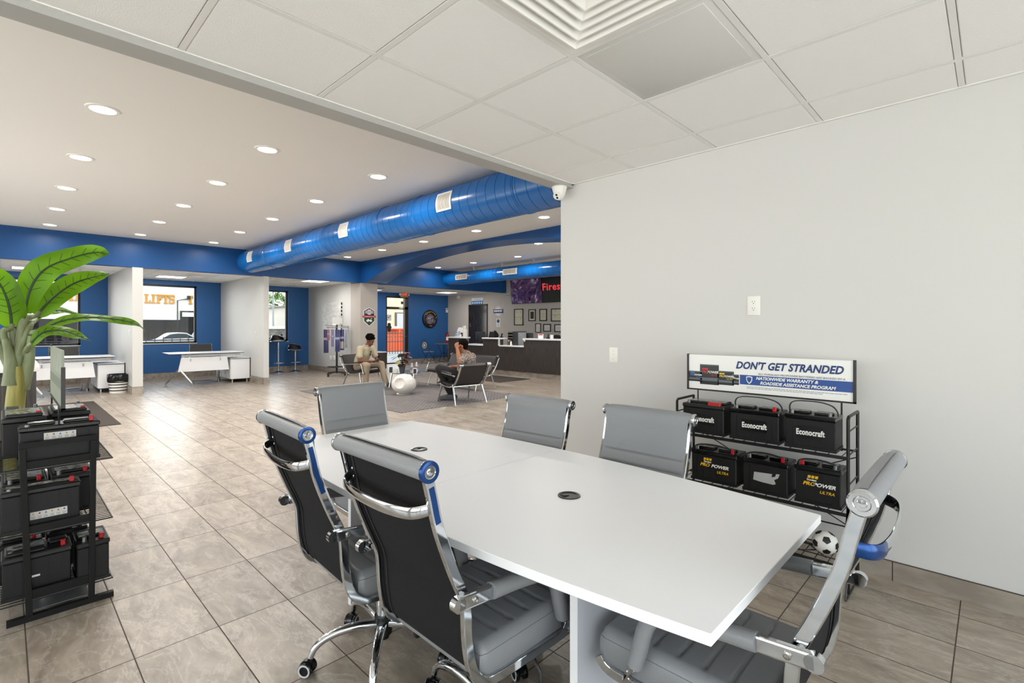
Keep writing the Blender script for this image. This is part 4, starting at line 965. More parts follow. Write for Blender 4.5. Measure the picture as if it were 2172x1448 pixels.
# ================================================================ BAY DESKS
DGREY = mat('desk_chrome', '#a9a8a5', .3, 1.0)
EDGE = mat('desk_black_edge', '#1a1614', .4)
def desk():
    t = empty('office_desk'); tag(t, '', 'desk', 'white desks in the bays')
    s = MB(); top = [(-.02, .0), (.25, -.03), (.8, -.045), (1.52, -.05), (1.52, .70), (-.0, .72)]
    s.prism(top, (0, 0, .742), (1, 0, 0), (0, 1, 0), (0, 0, .014)); tp = s.build('desktop', WMEL, t, smooth=0)
    s = MB(); s.prism([(x, y) for x, y in top], (0, 0, .728), (1, 0, 0), (0, 1, 0), (0, 0, .0138)); s.build('edge_band', EDGE, tp, smooth=0)
    MB().box((.25, .10, .665), (1.48, .14, .715)).build('support_rail', WMEL, t, smooth=0)
    s = MB(); s.prism([(.17, .33), (1.22, .33), (1.175, .655), (.235, .655)], (0, .06, 0), (1, 0, 0), (0, 0, 1), (0, .018, 0)); ap = s.build('modesty_panel', WMEL, t, smooth=0)
    for x in (.42, 1.03): MB().box((x - .012, .05, .56), (x + .012, .06, .62)).build('bracket', DGREY, ap, smooth=0)
    for x in (.28, .40, 1.42): MB().box((x - .02, .09, .64), (x + .02, .13, .730)).build('post', WMEL, t, smooth=0)
    for (fx, fy) in ((-.02, .26), (.42, -.07)):
        s = MB(); s.bar([(.20 + (fx - .2) * .1, .08, .37), (.2 + (fx - .2) * .92, .08 + (fy - .08) * .9, .09), (fx, fy, .06)], .045, .035, scale=[1, .8, .55], up=(0, 1, 0)); s.cyl((fx, fy, .0), (fx, fy, .012), .032); s.cyl((fx, fy, .01), (fx, fy, .07), .013); s.build('leg', DGREY, t)
    s = MB(); s.bar([(1.12, .45, .70), (1.14, .6, .05)], .04, .03, up=(0, 1, 0)); s.cyl((1.14, .6, 0), (1.14, .6, .06), .03); s.build('leg', DGREY, t)
    return t
def credenza():
    t = empty('desk_cabinet'); tag(t, '', 'cabinet', 'white return cabinets beside the bay desks')
    MB().box((0, 0, .085), (.43, 1.15, .58)).build('body', WMEL, t, smooth=0)
    s = MB(); s.box((-.01, -.01, .58), (.44, 1.16, .60)); s.m(1); s.box((-.011, -.0115, .574), (.442, -.0095, .588)); s.box((-.0115, -.011, .574), (-.0095, 1.16, .588)); s.build('top', [WMEL, EDGE], t, smooth=0)
    s = MB(); s.box((.425, -.011, .085), (.441, 0, .60)); s.box((0, -.011, .078), (.44, 1.15, .088)); s.build('edge_trim', EDGE, t, smooth=0)
    for k, (a, b) in enumerate(((.03, .36), (.39, .72), (.75, 1.12))):
        d = MB().box((-.008, a, .10), (0, b, .57)).build('door', WMEL, t, smooth=0)
        if k: MB().box((-.014, a + .04, .2), (-.008, a + .09, .21)).build('handle', CHROME2, d, smooth=0)
    for x in (.05, .38):
        for y in (.06, 1.08): s = MB(); s.cyl((x, y, .0), (x, y, .085), .022, n=12); s.build('foot', CHROME2, t)
    return t
dk = desk(); cr = credenza()
place(dk, (2.60, 13.22, 0), 0, 'white desk in the middle bay in front of the LIFTS window', first=True)
place(dk, (.10, 13.12, 0), 0, 'white desk in the left bay, partly hidden by the banana plant and battery sign')
place(cr, (3.862, 13.29, 0), 0, 'white cabinet with black edges joined to the middle bay desk', first=True)
place(cr, (1.366, 13.20, 0), 0, 'white cabinet with black edges in the left bay behind the striped bin')
def guest_chair():
    t = empty('desk_chair'); tag(t, '', 'chair', 'black chairs behind the bay desks')
    for sx in (-1, 1):
        s = MB(); x = sx * .25
        s.tube(spline([(x * .9, -.25, .90), (x, -.22, .62), (x, -.16, .47), (x, .02, .44), (x, .24, .44), (x, .28, .42), (x, .22, .20), (x, .20, .03), (x, .12, .012), (x, -.28, .012)], 4), .011, 8, up=(1, 0, 0)); s.tube(spline([(x, -.20, .64), (x * 1.1, 0, .66), (x * 1.1, .2, .64), (x, .25, .46)], 4), .012, 8, up=(1, 0, 0)); s.build('side_frame', CHROME2, t)
    s = MB(); s.tube([(-.25, -.28, .012), (.25, -.28, .012)], .011, 8); s.build('floor_bar', CHROME2, t)
    s = MB(); s.rbox((-.235, -.18, .43), (.235, .26, .475), .02); s.build('seat', BLEATH, t)
    s = MB(); s.surf(lambda u, v: ((u - .5) * .46, -.19 - .07 * v - .01 * (1 - (2 * u - 1) ** 2), .50 + .42 * v), 8, 8, .03, (0, 1, 0)); bk = s.build('backrest', BLEATH, t)
    s = MB(); s.tube([(-.24, -.25, .925), (.24, -.25, .925)], .008, 8); s.tube([(-.24, -.25, .925), (-.235, -.20, .52)], .007, 8, up=(0, 1, 0)); s.tube([(.24, -.25, .925), (.235, -.20, .52)], .007, 8, up=(0, 1, 0)); s.build('back_frame', CHROME2, bk)
    return t
g0 = guest_chair()
place(g0, (3.45, 13.98, 0), radians(180), 'black chair with chrome sled base behind the middle bay desk', first=True)
place(g0, (.92, 14.15, 0), radians(180), 'black chair behind the left bay desk, only its back showing')
# striped bin
t = empty('waste_bin', (1.665, 12.98, 0), 0, 'white and black striped waste bin with black liner beside the first column', 'waste bin')
s = MB(); s.lathe([(0, 0), (.145, 0), (.175, .30), (.168, .30), (.14, .01), (0, .01)], n=32, cap=False); s.build('bin_body', WHT, t)
for z in (.045, .105, .165, .215): s = MB(); r0 = .1455 + .1 * z; s.lathe([(r0, z), (r0 + .0022, z), (r0 + .0042, z + .02), (r0 + .002, z + .02)], n=32, cap=False); s.build('stripe', EDGE, t)
s = MB(); rr = random.Random(2)
s.surf(lambda u, v: ((.178 + .012 * sin(v * 3) + .006 * sin(u * 2 * pi * 9 + v * 4)) * cos(u * 2 * pi), (.178 + .012 * sin(v * 3) + .006 * sin(u * 2 * pi * 9 + v * 4)) * sin(u * 2 * pi), .385 - .15 * v + .012 * sin(u * 2 * pi * 3) * v), 60, 8); s.build('bin_liner', BLKP2, t, smooth=60)
# bar stools
def stool(loc, hz, rz, label):
    t = empty('bar_stool', loc, rz, label, 'stool', 'chrome bar stools under the right bay window')
    MB().lathe([(0, 0), (.205, 0), (.205, .008), (.12, .018), (.045, .05), (.03, .09), (0, .09)], n=32, cap=False).build('base', CHROME, t)
    MB().cyl((0, 0, .05), (0, 0, hz - .02), .026, n=16).build('pole', CHROME, t)
    s = MB(); s.tube([(.17 * cos(a), .17 * sin(a) + .02, .28) for a in [radians(-160 + 14 * k) for k in range(11)]], .010, 8); s.tube([(-.16, -.04, .28), (0, 0, .28), (.16, -.04, .28)], .009, 8); s.build('footrest', CHROME, t)
    s = MB(); s.tube([(0, 0, hz - .05), (-.08, -.05, hz - .09), (-.13, -.07, hz - .12)], .006, 6); s.build('lever', CHROME, t)
    s = MB(); s.sphere((0, 0, hz), .22, 24, 10, (1, .9, .16)); st = s.build('seat', BLEATH, t)
    s = MB(); s.tube([(.225 * cos(a), .20 * sin(a), hz - .005) for a in [2 * pi * k / 28 for k in range(28)]], .009, 6, closed=True); s.build('seat_rim', CHROME, st)
    s = MB(); s.surf(lambda u, v: (.23 * sin((u - .5) * 2.5) * (1 - .25 * v * v), .20 * cos((u - .5) * 2.5) * (1 if True else 0), hz + .02 + .15 * v * (.4 + .6 * cos((u - .5) * 2.2))), 18, 6, .018, (0, -1, 0)); bk = s.build('backrest', BLEATH, t, smooth=60)
    s = MB(); s.tube([(.232 * sin((u - .5) * 2.5) * .75, .205 * cos((u - .5) * 2.5), hz + .025 + .15 * (.4 + .6 * cos((u - .5) * 2.2))) for u in [k / 20 for k in range(21)]], .008, 6); s.build('back_rim', CHROME, bk)
stool((6.22, 15.28, 0), .665, .2, 'chrome bar stool with curved black seat back, right of the tall one')
stool((5.72, 15.28, 0), .93, .2, 'chrome bar stool raised tall against the right bay window')
# canvas, outlets on the bay side wall
t = empty('wall_art', (6.81, 14.03, 1.66), radians(-90), 'pale abstract canvas on the light wall behind the display stand', 'painting')
MB().box((-.59, -.045, -.42), (.59, 0, .42)).build('canvas', mat('pale_canvas', '#dedddb', .7, noise=.14, nscale=6, nstretch=(1, 1, 3), col2='#c9c8c6'), t, smooth=0)
s = MB(); [s.box((.5902, -.044, -.40 + .105 * k), (.592, -.002, -.34 + .105 * k)) for k in range(8)]; s.build('painted_edge', EDGE, t, smooth=0)
for y, w_ in ((14.15, 'left'), (13.93, 'right')):
    o = empty('wall_outlet', (6.81, y, .44), radians(-90), 'white outlet plate low on the light bay wall, the %s of two' % w_, 'outlet')
    MB().rbox((-.06, -.012, -.065), (.06, 0, .065), .004).build('cover_plate', WHT, o); s = MB(); [s.rbox((-.018, -.02, z - .018), (.018, -.01, z + .018), .004) for z in (-.03,)]; s.build('socket', WHT, o)
    s = MB(); s.rbox((-.018, -.02, .012), (.018, -.01, .048), .004); s.build('socket', WHT, o)
for x, yy, z, w_ in ((4.305, 12.9, 1.2, 'second'), (1.81, 12.7, 1.25, 'first')):
    o = empty('light_switch', (x, yy, z), radians(-90), 'small white switch plate on the side of the %s bay partition' % w_, 'switch')
    MB().rbox((-.037, -.006, -.06), (.037, 0, .06), .003).build('cover_plate', WHT, o); MB().rbox((-.006, -.014, -.01), (.006, -.005, .01), .002).build('toggle', WHT, o)
# bay ceiling: vents and light panels
for i, (x, y) in enumerate(((.9, 13.9), (3.3, 13.9), (5.4, 14.0), (8.6, 14.0))):
    o = empty('ceiling_vent', (x, y, BC - .006), 0, 'square white ceiling vent over the %s' % ['left bay', 'middle bay', 'right bay', 'entrance by the exit door'][i], 'ceiling vent', 'ceiling vents of the bays')
    s = MB(); sqring(s, .29, -.004, .24, -.004); s.build('face_plate', WHT, o, smooth=0)
    for k in range(4): s = MB(); sqring(s, .22 - .05 * k, -.012, .20 - .05 * k, -.002, .003); s.build('louvre', WHT, o, smooth=0)
for i, (x, y) in enumerate(((.4, 14.6), (2.9, 14.6), (5.9, 13.2), (8.6, 15.0), (11.2, 14.2))):
    o = empty('troffer_light', (x, y, BC - .007), 0, 'lit flat ceiling panel over the %s' % ['left bay', 'middle bay', 'right bay', 'exit door', 'corner of the reception wall'][i], 'ceiling light', 'ceiling light panels of the bays')
    MB().rbox((-.30, -.30, -.004), (.30, .30, .0), .002).build('frame', WHT, o); MB().box((-.27, -.27, -.006), (.27, .27, -.004)).build('diffuser', mat('panel_lit', '#ffffff', .5, emis='#fffaf0', es=1.8), o, smooth=0)
    l = bpy.data.lights.new('panel', 'AREA'); l.shape = 'SQUARE'; l.size = .5; l.energy = 15; l.color = (1, .97, .93)
    lo = bpy.data.objects.new('panel_lamp', l); COL.objects.link(lo); lo.parent = o; lo.location = (0, 0, -.01)

# shield sign on the column
t = empty('shield_sign', (7.07, 12.4, 1.64), 0, 'shield-shaped roadside service sign with tow truck on the column above the seated man', 'sign')
s = MB(); s.prism([(-.17, .17), (-.1, .21), (0, .25), (.1, .21), (.17, .17), (.17, -.13), (0, -.27), (-.17, -.13)], (0, -.004, 0), (1, 0, 0), (0, 0, 1), (0, .004, 0)); s.build('shield_border', STW, t, smooth=0)
s = MB(); s.prism([(-.155, .16), (0, .235), (.155, .16), (.155, .0), (-.155, .0)], (0, -.008, 0), (1, 0, 0), (0, 0, 1), (0, .004, 0)); s.m(1); s.prism([(-.155, -.0), (.155, -.0), (.155, -.12), (0, -.25), (-.155, -.12)], (0, -.008, 0), (1, 0, 0), (0, 0, 1), (0, .004, 0)); s.build('shield_field', [mat('shield_maroon', '#3b1a1c', .5), mat('shield_green', '#12361f', .5)], t, smooth=0)
s = MB(); s.lathe([(0, 0), (.075, 0), (.075, .003), (0, .003)], (0, -.009, .125), 28, axis=(0, -1, 0), cap=False); s.m(1); s.box((-.13, -.0135, .09), (.13, -.0115, .16)); s.m(2); s.box((-.125, -.0145, .098), (.125, -.013, .152)); s.m(1); [s.box((-.105 + .027 * k, -.0165, .112 + .004 * (k % 2)), (-.086 + .027 * k, -.0148, .138)) for k in range(8)]; s.build('round_emblem', [mat('emblem_pink', '#d8c2bf', .5), STW, mat('emblem_blue', '#2a3f83', .5)], t, smooth=0)
s = MB(); s.box((-.205, -.013, -.025), (.205, -.009, .025)); s.m(1); text(s, 'ROADSIDE ASSISTANCE', .028, frame((0, -.0145, 0), (1, 0, 0), (0, 0, 1)), sx=1.0); s.build('red_ribbon', [mat('ribbon_red', '#b3252b', .5), STW], t, smooth=0)
s = MB(); s.prism([(-.09, -.045), (-.09, -.01), (-.06, -.005), (-.05, .02), (-.015, .02), (-.01, -.005), (.03, -.005), (.07, .05), (.08, .045), (.05, -.01), (.085, -.02), (.085, -.045)], (0, -.012, -.085), (1, 0, 0), (0, 0, 1), (0, .003, 0)); [s.cyl((x, -.012, -.13), (x, -.008, -.13), .018, n=16) for x in (-.05, .05)]; s.build('tow_truck_emblem', STW, t, smooth=0)

# ================================================================ RECEPTION COUNTER (faces -X)
rc = empty('reception_counter', (0, 0, 0), 0, 'long dark wood reception counter with white tops and stone plinth', 'counter')
s = MB(); s.box((9.80, 2.9, .15), (10.5, 12.28, .79)); s.build('body', DARKW, rc, smooth=0)
MB().box((9.78, 2.9, 0), (10.5, 12.27, .15)).build('plinth', BASEM, rc, smooth=0)
s = MB(); s.box((9.75, 2.9, .15), (9.80, 12.28, .81)); s.build('front_panel', DARKW, rc, smooth=0)
for (a, b) in ((11.55, 12.28), (9.95, 10.67), (2.9, 9.05)):
    MB().box((9.75, a, .81), (9.87, b, 1.01)).build('upstand', DARKW, rc, smooth=0); MB().rbox((9.72, a - .02, 1.01), (10.02, b + .02, 1.05), .004).build('countertop', WMEL, rc)
for (a, b) in ((10.67, 11.55), (9.05, 9.95)): MB().rbox((9.71, a - .01, .81), (10.5, b + .01, .845), .004).build('desk_surface', WMEL, rc)
MB().box((9.88, 2.9, .79), (10.5, 9.04, .82)).build('desk_surface', WMEL, rc, smooth=0)
def yat(px, x): return yof(px, x, 0)
DK = mat('dark_grey_plastic', '#2a2c2f', .45)
def small(name, label, cat, loc, parts, rz=radians(-90), group=None):
    """parts: list of (name, material, [boxes/...callable])"""
    t = empty(name, loc, rz, label, cat, group)
    for nm, mt, fn in parts:
        s = MB(); fn(s); s.build(nm, mt, t, smooth=30)
    return t
def mon(label, loc, rz, w=.50, h=.30, stand=.12):
    small('computer_monitor', label, 'monitor', loc, [('screen_housing', DK, lambda s: s.rbox((-w / 2, -.02, stand), (w / 2, .02, stand + h), .006)), ('stand', DK, lambda s: (s.box((-.025, -.005, .01), (.025, .03, stand + .1)), s.rbox((-.11, -.07, 0), (.11, .09, .012), .004)))], rz)
mon('black computer monitor seen from behind on the left low part of the reception desk', (10.25, yat(1019, 10.25), .846), radians(-90), .42, .26, .10)
mon('dark monitor standing low behind the tall right part of the reception counter', (10.32, yat(1120, 10.32), .847), radians(-90), .36, .22, .12)
small('computer_tower', 'narrow dark computer tower on the reception desk beside the paper trays', 'computer', (10.08, yat(1102, 10.08), .846), [('housing', DK, lambda s: s.rbox((-.10, -.18, 0), (.10, .18, .385), .008)), ('side_panel', mat('tower_grey', '#8e9093', .4), lambda s: s.box((.101, -.16, .01), (.108, .16, .36)))])
def phone(label, loc):
    small('desk_phone', label, 'telephone', loc, [('phone_base', BLKP, lambda s: s.ring_loft([[Vector((x, -.10, 0)), Vector((x, .09, 0)), Vector((x, .09, .05)), Vector((x, -.02, .17)), Vector((x, -.05, .17))] for x in (-.11, .11)])), ('handset', BLKP2, lambda s: s.tube(spline([(.08, -.06, .19), (.10, -.02, .175), (.10, .05, .11), (.09, .10, .06)], 4), .020, 8)), ('cord', BLKP, lambda s: s.tube([(-.09 + .02 * k, .10, .01 + .012 * (k % 2)) for k in range(9)], .004, 5))])
phone('black desk phone on the middle raised section of the reception counter', (9.88, yat(1047, 9.88), 1.05))
def cordless(label, loc): small('cordless_phone', label, 'telephone', loc, [('cradle', BLKP, lambda s: s.rbox((-.04, -.04, 0), (.04, .04, .03), .008)), ('handset', BLKP2, lambda s: s.bar([(0, .0, .02), (0, .03, .12)], .045, .022, up=(0, 1, 0), r=.008))], group='cordless phones on the reception counter')
cordless('small black cordless phone right of the desk phone on the reception counter', (9.88, yat(1063.5, 9.88), 1.05))
cordless('slim black cordless phone near the right end of the visible reception counter', (9.9, yat(1162.5, 9.9), 1.05))
small('brochure_holder', 'white brochure holder with blue leaflets at the left end of the reception counter', 'brochure holder', (9.86, yat(974, 9.86), 1.05), [('holder', WHT, lambda s: (s.box((-.16, -.05, 0), (.16, .06, .01)), s.ring_loft([[Vector((-.16, -.04, .01)), Vector((.14, -.04, .01)), Vector((.14, .05, .29)), Vector((-.10, .05, .29))], [Vector((-.16, -.03, .01)), Vector((.14, -.03, .01)), Vector((.14, .06, .29)), Vector((-.10, .06, .29))]]))), ('leaflets', mat('leaflet_blue', '#5f78a8', .5, noise=.6, nscale=30, col2='#e2e6ee'), lambda s: s.ring_loft([[Vector((x, -.052, .02)), Vector((x, -.046, .02)), Vector((x, .0, .17)), Vector((x, -.008, .17))] for x in (-.12, .06)]))])
small('card_machine', 'white card machine on the reception counter beside the brochure holder', 'machine', (9.93, yat(984.5, 9.93), 1.05), [('housing', WHT, lambda s: s.rbox((-.05, -.05, 0), (.08, .07, .24), .02)), ('display_head', WHT, lambda s: s.rbox((-.03, -.03, .24), (.06, .03, .34), .01)), ('nozzle', BLKP, lambda s: s.rbox((-.07, -.09, .0), (-.0, -.05, .13), .01))])
small('barcode_scanner', 'grey barcode scanner on its stand on the reception desk', 'scanner', (10.0, yat(992, 10.0), .846), [('stand', DK, lambda s: (s.cyl((0, 0, 0), (0, 0, .012), .05), s.tube([(0, 0, .01), (0, 0, .16)], .008, 8, up=(0, 1, 0)))), ('scanner_head', mat('scanner_grey', '#8b8d90', .4), lambda s: s.bar([(.05, 0, .14), (-.07, 0, .22)], .05, .04, up=(0, 1, 0)))])
small('paper_tray', 'stack of pale letter trays on the reception desk behind the tall counter', 'letter tray', (10.3, yat(1093, 10.3), .846), [('shelf', mat('tray_beige', '#a59b8f', .5), lambda s, z=z: s.box((-.17, -.13, z), (.17, .13, z + .012))) for z in (.19, .27, .35)] + [('upright', DK, lambda s, x=x: s.box((x, -.12, 0), (x + .01, .12, .37))) for x in (-.18, .17)])
small('pen_cup', 'brown pen cup on the lower reception desk section', 'cup', (9.9, yat(1079, 9.9), .846), [('cup', mat('cup_brown', '#5a4038', .5), lambda s: s.cyl((0, 0, 0), (0, 0, .10), .035, .04)), ('pens', STW, lambda s: [s.tube([(0, 0, .02), (.02 * i - .02, .01, .15)], .004, 5) for i in range(3)])])
small('hand_sanitizer', 'small white pump bottle on the lower reception desk section', 'bottle', (9.88, yat(1084, 9.88), .846), [('bottle', STW, lambda s: s.lathe([(0, 0), (.028, 0), (.028, .09), (.01, .11), (0, .11)], n=16, cap=False)), ('pump', mat('pump_pink', '#c7a79d', .4), lambda s: s.bar([(0, 0, .11), (0, 0, .14), (-.03, 0, .14)], .01, .01, up=(0, 1, 0)))])
small('label_strip', 'white instruction strip hanging on the reception counter front', 'sign', (9.745, yat(1058.5, 9.745), .86), [('card', STW, lambda s: s.box((-.035, -.002, -.03), (.035, .002, .15))), ('print', NAVY, lambda s: [s.box((-.012, -.003, z), (.012, -.0015, z + .018)) for z in (.0, .035, .07)])])
small('notice_card', 'small red and white notice card standing on the right part of the reception counter', 'sign', (9.9, yat(1147, 9.9), 1.05), [('card', STW, lambda s: s.rbox((-.09, -.004, 0), (.09, .004, .12), .003)), ('red_print', mat('notice_red', '#b5474b', .5), lambda s: s.prism([(-.085, .085), (-.05, .115), (.05, .115), (.085, .085)], (0, -.006, 0), (1, 0, 0), (0, 0, 1), (0, .002, 0)))])
small('charger_block', 'white power adapter on the reception counter near the grey wall', 'adapter', (9.9, yat(1170.5, 9.9), 1.05), [('block', WHT, lambda s: s.rbox((-.035, -.03, 0), (.035, .03, .10), .008)), ('prongs', CHROME2, lambda s: s.box((-.01, -.004, .10), (.01, .004, .112)))])
small('webcam', 'small white rounded webcam fixed at the corner of the tall reception counter', 'camera', (9.74, yat(1112, 9.74), .985), [('housing', WHT, lambda s: s.sphere((0, 0, 0), .032, 16, 10, (1.2, 1, 1))), ('lens', BLKP2, lambda s: s.cyl((0, -.03, 0), (0, -.036, 0), .012))])
small('reception_chair', 'black chair back showing just above the right end of the reception counter', 'chair', (10.9, yat(1181, 10.9), 0), [('backrest', BLEATH, lambda s: s.prism([(-.26, .55), (.26, .55), (.27, .9), (.2, 1.07), (.05, 1.13), (-.05, 1.13), (-.2, 1.07), (-.27, .9)], (0, -.03, 0), (1, 0, 0), (0, 0, 1), (0, .06, 0))), ('seat', BLEATH, lambda s: s.rbox((-.25, .0, .45), (.25, .45, .52), .03)), ('pedestal', CHROME2, lambda s: (s.cyl((0, .22, .04), (0, .22, .46), .03), [s.bar([(0, .22, .06), (.28 * cos(2 * pi * k / 5), .22 + .28 * sin(2 * pi * k / 5), .03)], .04, .03) for k in range(5)]))])
# reception wall: door, signs, frames, screens
WX = XE
def onwall(name, label, cat, ya, yb, za, zb, fn, group=None):
    t = empty(name, (WX, (ya + yb) / 2, za), radians(-90), label, cat, group); fn(t, abs(ya - yb), zb - za); return t
m_ = MB(); m_.box((WX - .02, 13.36, 0), (WX, 13.41, 2.2)); m_.box((WX - .02, 14.37, 0), (WX, 14.42, 2.2)); m_.box((WX - .02, 13.36, 2.15), (WX, 14.42, 2.2)); dd = struct(m_.build('door_2', BRZ, smooth=0))
MB().box((WX - .012, 13.41, 0), (WX, 14.37, 2.15)).build('door_leaf', mat('door_dark_gloss', '#1c1a1a', .14, noise=.5, nscale=12, nstretch=(6, 6, .3), col2='#35302e'), dd, smooth=0)
MB().box((WX - .018, 14.30, 1.35), (WX - .012, 14.36, 1.5)).build('hinge', CHROME2, dd, smooth=0)
MB().tube([(WX - .02, 13.5, 1.05), (WX - .07, 13.5, 1.05), (WX - .07, 13.62, 1.05)], .012, 8, up=(0, 0, 1)).build('door_handle', CHROME2, dd)
def f_amen(t, w, h):
    MB().box((-w / 2, -.01, 0), (w / 2, 0, h)).build('board', STW, t, smooth=0); s = MB(); s.box((-w / 2, -.013, 0), (w / 2, -.009, h * .58)); s.m(1)
    for k in range(5): s.rbox((-w / 2 + w * (.07 + .19 * k), -.015, h * .12), (-w / 2 + w * (.07 + .19 * k) + w * .09, -.012, h * .42), .006)
    s.build('blue_panel', [mat('amenity_blue', '#2878be', .5), STW], t, smooth=0); s = MB(); s.m(0); [s.box((-w * .3 + w * .075 * k, -.0125, h * .73), (-w * .3 + w * .075 * k + w * .055, -.0102, h * .80)) for k in range(9)]; s.build('lettering', GRYT, t, smooth=0)
onwall('amenities_sign', 'blue and white sign with five small icons above the dark reception door', 'sign', 14.25, 13.62, 2.20, 2.44, f_amen)
def f_logo(t, w, h):
    s = MB(); s.lathe([(0, 0), (h / 2, 0), (h / 2, .006), (0, .006)], (0, 0, h / 2), 32, axis=(0, -1, 0), cap=False); s.build('disc', STW, t, smooth=0)
    s = MB()
    for a0 in (35, 215): s.sweep([(h * .43 * cos(radians(a0 + 11 * k)), -.008, h / 2 + h * .43 * sin(radians(a0 + 11 * k))) for k in range(11)], [(-.004, -.001), (.004, -.001), (.004, .001), (-.004, .001)], up=(0, 1, 0))
    s.build('red_arc', mat('logo_red', '#a8433f', .5), t, smooth=0)
    s = MB(); s.box((-w / 2, -.012, h * .30), (w / 2, -.008, h * .70)); s.m(1); [s.box((-w * .42 + w * .105 * k, -.0145, h * (.42 + .03 * (k % 2))), (-w * .42 + w * .105 * k + w * .08, -.0122, h * .62)) for k in range(8)]; s.build('name_band', [mat('logo_navy', '#25407f', .5), STW], t, smooth=0)
onwall('round_logo_sign', 'round white logo with navy name band on the reception wall', 'sign', 13.05, 12.55, 1.74, 2.10, f_logo)
def f_post(t, w, h):
    MB().box((-w / 2, -.004, 0), (w / 2, 0, h)).build('sheet', STW, t, smooth=0); s = MB(); s.lathe([(0, 0), (w * .36, 0), (w * .36, .002), (0, .002)], (0, -.004, h * .68), 24, axis=(0, -1, 0), cap=False); s.build('blue_badge', mat('badge_navy', '#26406f', .5), t, smooth=0)
    s = MB(); [s.box((-w * .25, -.006, h * (.12 + .07 * k)), (w * .25, -.004, h * (.15 + .07 * k))) for k in range(3)]; s.build('print_lines', GRYT, t, smooth=0)
onwall('wall_poster', 'small white poster with round navy badge below the round logo', 'poster', 12.90, 12.71, 1.36, 1.66, f_post)
FRM = mat('frame_black', '#171411', .35); PAPC = mat('certificate_cream', '#d9d5bc', .4); PAPW = mat('certificate_white', '#e6e5e2', .4); FRB = mat('frame_brown', '#2c1d12', .35)
def certificate(label, ya, yb, za, zb, fm, pap, kind=0):
    def fn(t, w, h):
        b = .022 if w < .28 else .03; s = MB(); s.box((-w / 2, -.022, 0), (-w / 2 + b, 0, h)); s.box((w / 2 - b, -.022, 0), (w / 2, 0, h)); s.box((-w / 2, -.022, 0), (w / 2, 0, b)); s.box((-w / 2, -.022, h - b), (w / 2, 0, h)); s.build('frame', fm, t, smooth=0)
        MB().box((-w / 2 + b, -.008, b), (w / 2 - b, 0, h - b)).build('paper', pap, t, smooth=0)
        s = MB()
        if kind == 1: s.box((-w * .24, -.010, h * .2), (w * .24, -.008, h * .8))
        elif kind == 2: s.box((-w / 2 + b, -.012, h / 2 - .006), (w / 2 - b, -.008, h / 2 + .006)); [s.box((x - .015, -.0095, z), (x + .015, -.008, z + .03)) for x in (-w * .2, w * .2) for z in (h * .78, h * .36)]
        else: [s.box((-w * (.2 if k % 2 else .26), -.0095, h * (.3 + .11 * k)), (w * (.2 if k % 2 else .26), -.008, h * (.315 + .11 * k))) for k in range(4)]
        s.build('printed_content', mat('print_faint', '#8f8b7c', .5) if kind != 1 else mat('plaque_dark', '#2c2b28', .3), t, smooth=0)
    return onwall('framed_certificate', label, 'picture frame', ya, yb, za, zb, fn, 'framed certificates on the reception wall')
certificate('tall black frame with two pale pages, leftmost of the framed certificates', 12.0, 11.57, 1.41, 1.98, FRM, PAPC, 2)
certificate('brown framed dark plaque, second in the upper row of certificates', 11.32, 11.0, 1.55, 1.95, FRB, PAPC, 1)
certificate('black framed cream certificate right of the dark plaque in the upper row', 10.83, 10.51, 1.55, 1.95, FRM, PAPC)
certificate('wide black frame cut off by the grey wall, end of the upper row', 10.33, 9.75, 1.53, 1.95, FRM, PAPC, 2)
certificate('small black framed white page, leftmost in the lower row of certificates', 11.01, 10.77, 1.17, 1.47, FRM, PAPW)
certificate('square black framed white page, middle of the lower row of certificates', 10.66, 10.34, 1.20, 1.45, FRM, PAPW)
certificate('black framed white page cut off by the grey wall in the lower row', 10.19, 9.85, 1.19, 1.44, FRM, PAPW)
# screens
scr = bpy.data.materials.new('screen_picture'); scr.use_nodes = True; n_ = scr.node_tree; b2 = n_.nodes['Principled BSDF']; b2.inputs['Roughness'].default_value = .12
v_ = n_.nodes.new('ShaderNodeTexNoise'); v_.inputs['Scale'].default_value = 3.5; v_.inputs['Detail'].default_value = 5; v_.inputs['Distortion'].default_value = 1.6; t3 = n_.nodes.new('ShaderNodeTexCoord'); n_.links.new(t3.outputs['Object'], v_.inputs[0])
r3 = n_.nodes.new('ShaderNodeValToRGB'); e = r3.color_ramp.elements; e[0].position = .3; e[0].color = lin('#150d22'); e[1].position = .75; e[1].color = lin('#b9a8a0')
for p_, c_ in ((.45, '#3a2648'), (.55, '#4a3540'), (.62, '#6d6684')): q_ = e.new(p_); q_.color = lin(c_)
n_.links.new(v_.outputs[0], r3.inputs[0]); n_.links.new(r3.outputs[0], b2.inputs['Base Color']); n_.links.new(r3.outputs[0], b2.inputs['Emission Color']); b2.inputs['Emission Strength'].default_value = .35
def tv(label, y0, z0, m, extra=None):
    t = empty('television', (WX - .06, y0, z0), radians(-90), label, 'television', 'televisions above the reception desk'); t.rotation_euler = (radians(6), 0, radians(-90))
    MB().box((-.705, -.02, 0), (.705, .03, .82)).build('housing', BLKP, t, smooth=0)
    sc = MB().box((-.695, -.024, .012), (.695, -.02, .81)).build('screen', m, t, smooth=0)
    MB().box((-.15, .03, .3), (.15, .07, .6)).build('wall_bracket', BLK, t, smooth=0)
    if extra: extra(sc)
tv('left television with purple picture above the reception desk', 11.34, 2.15, scr)
def fire(sc):
    s = MB(); text(s, 'Firestone', .32, frame((-.69, -.026, .50), (1, 0, 0), (0, 0, 1)), off=.006, sx=1.1, align='LEFT', sp=1.1); s.build('screen_lettering', mat('screen_red', '#d9474d', .4, emis='#e0343c', es=.5), sc, smooth=0)
tv('right television with red lettering, cut off by the grey wall', 9.92, 2.15, mat('screen_dark', '#2a2b28', .15), fire)
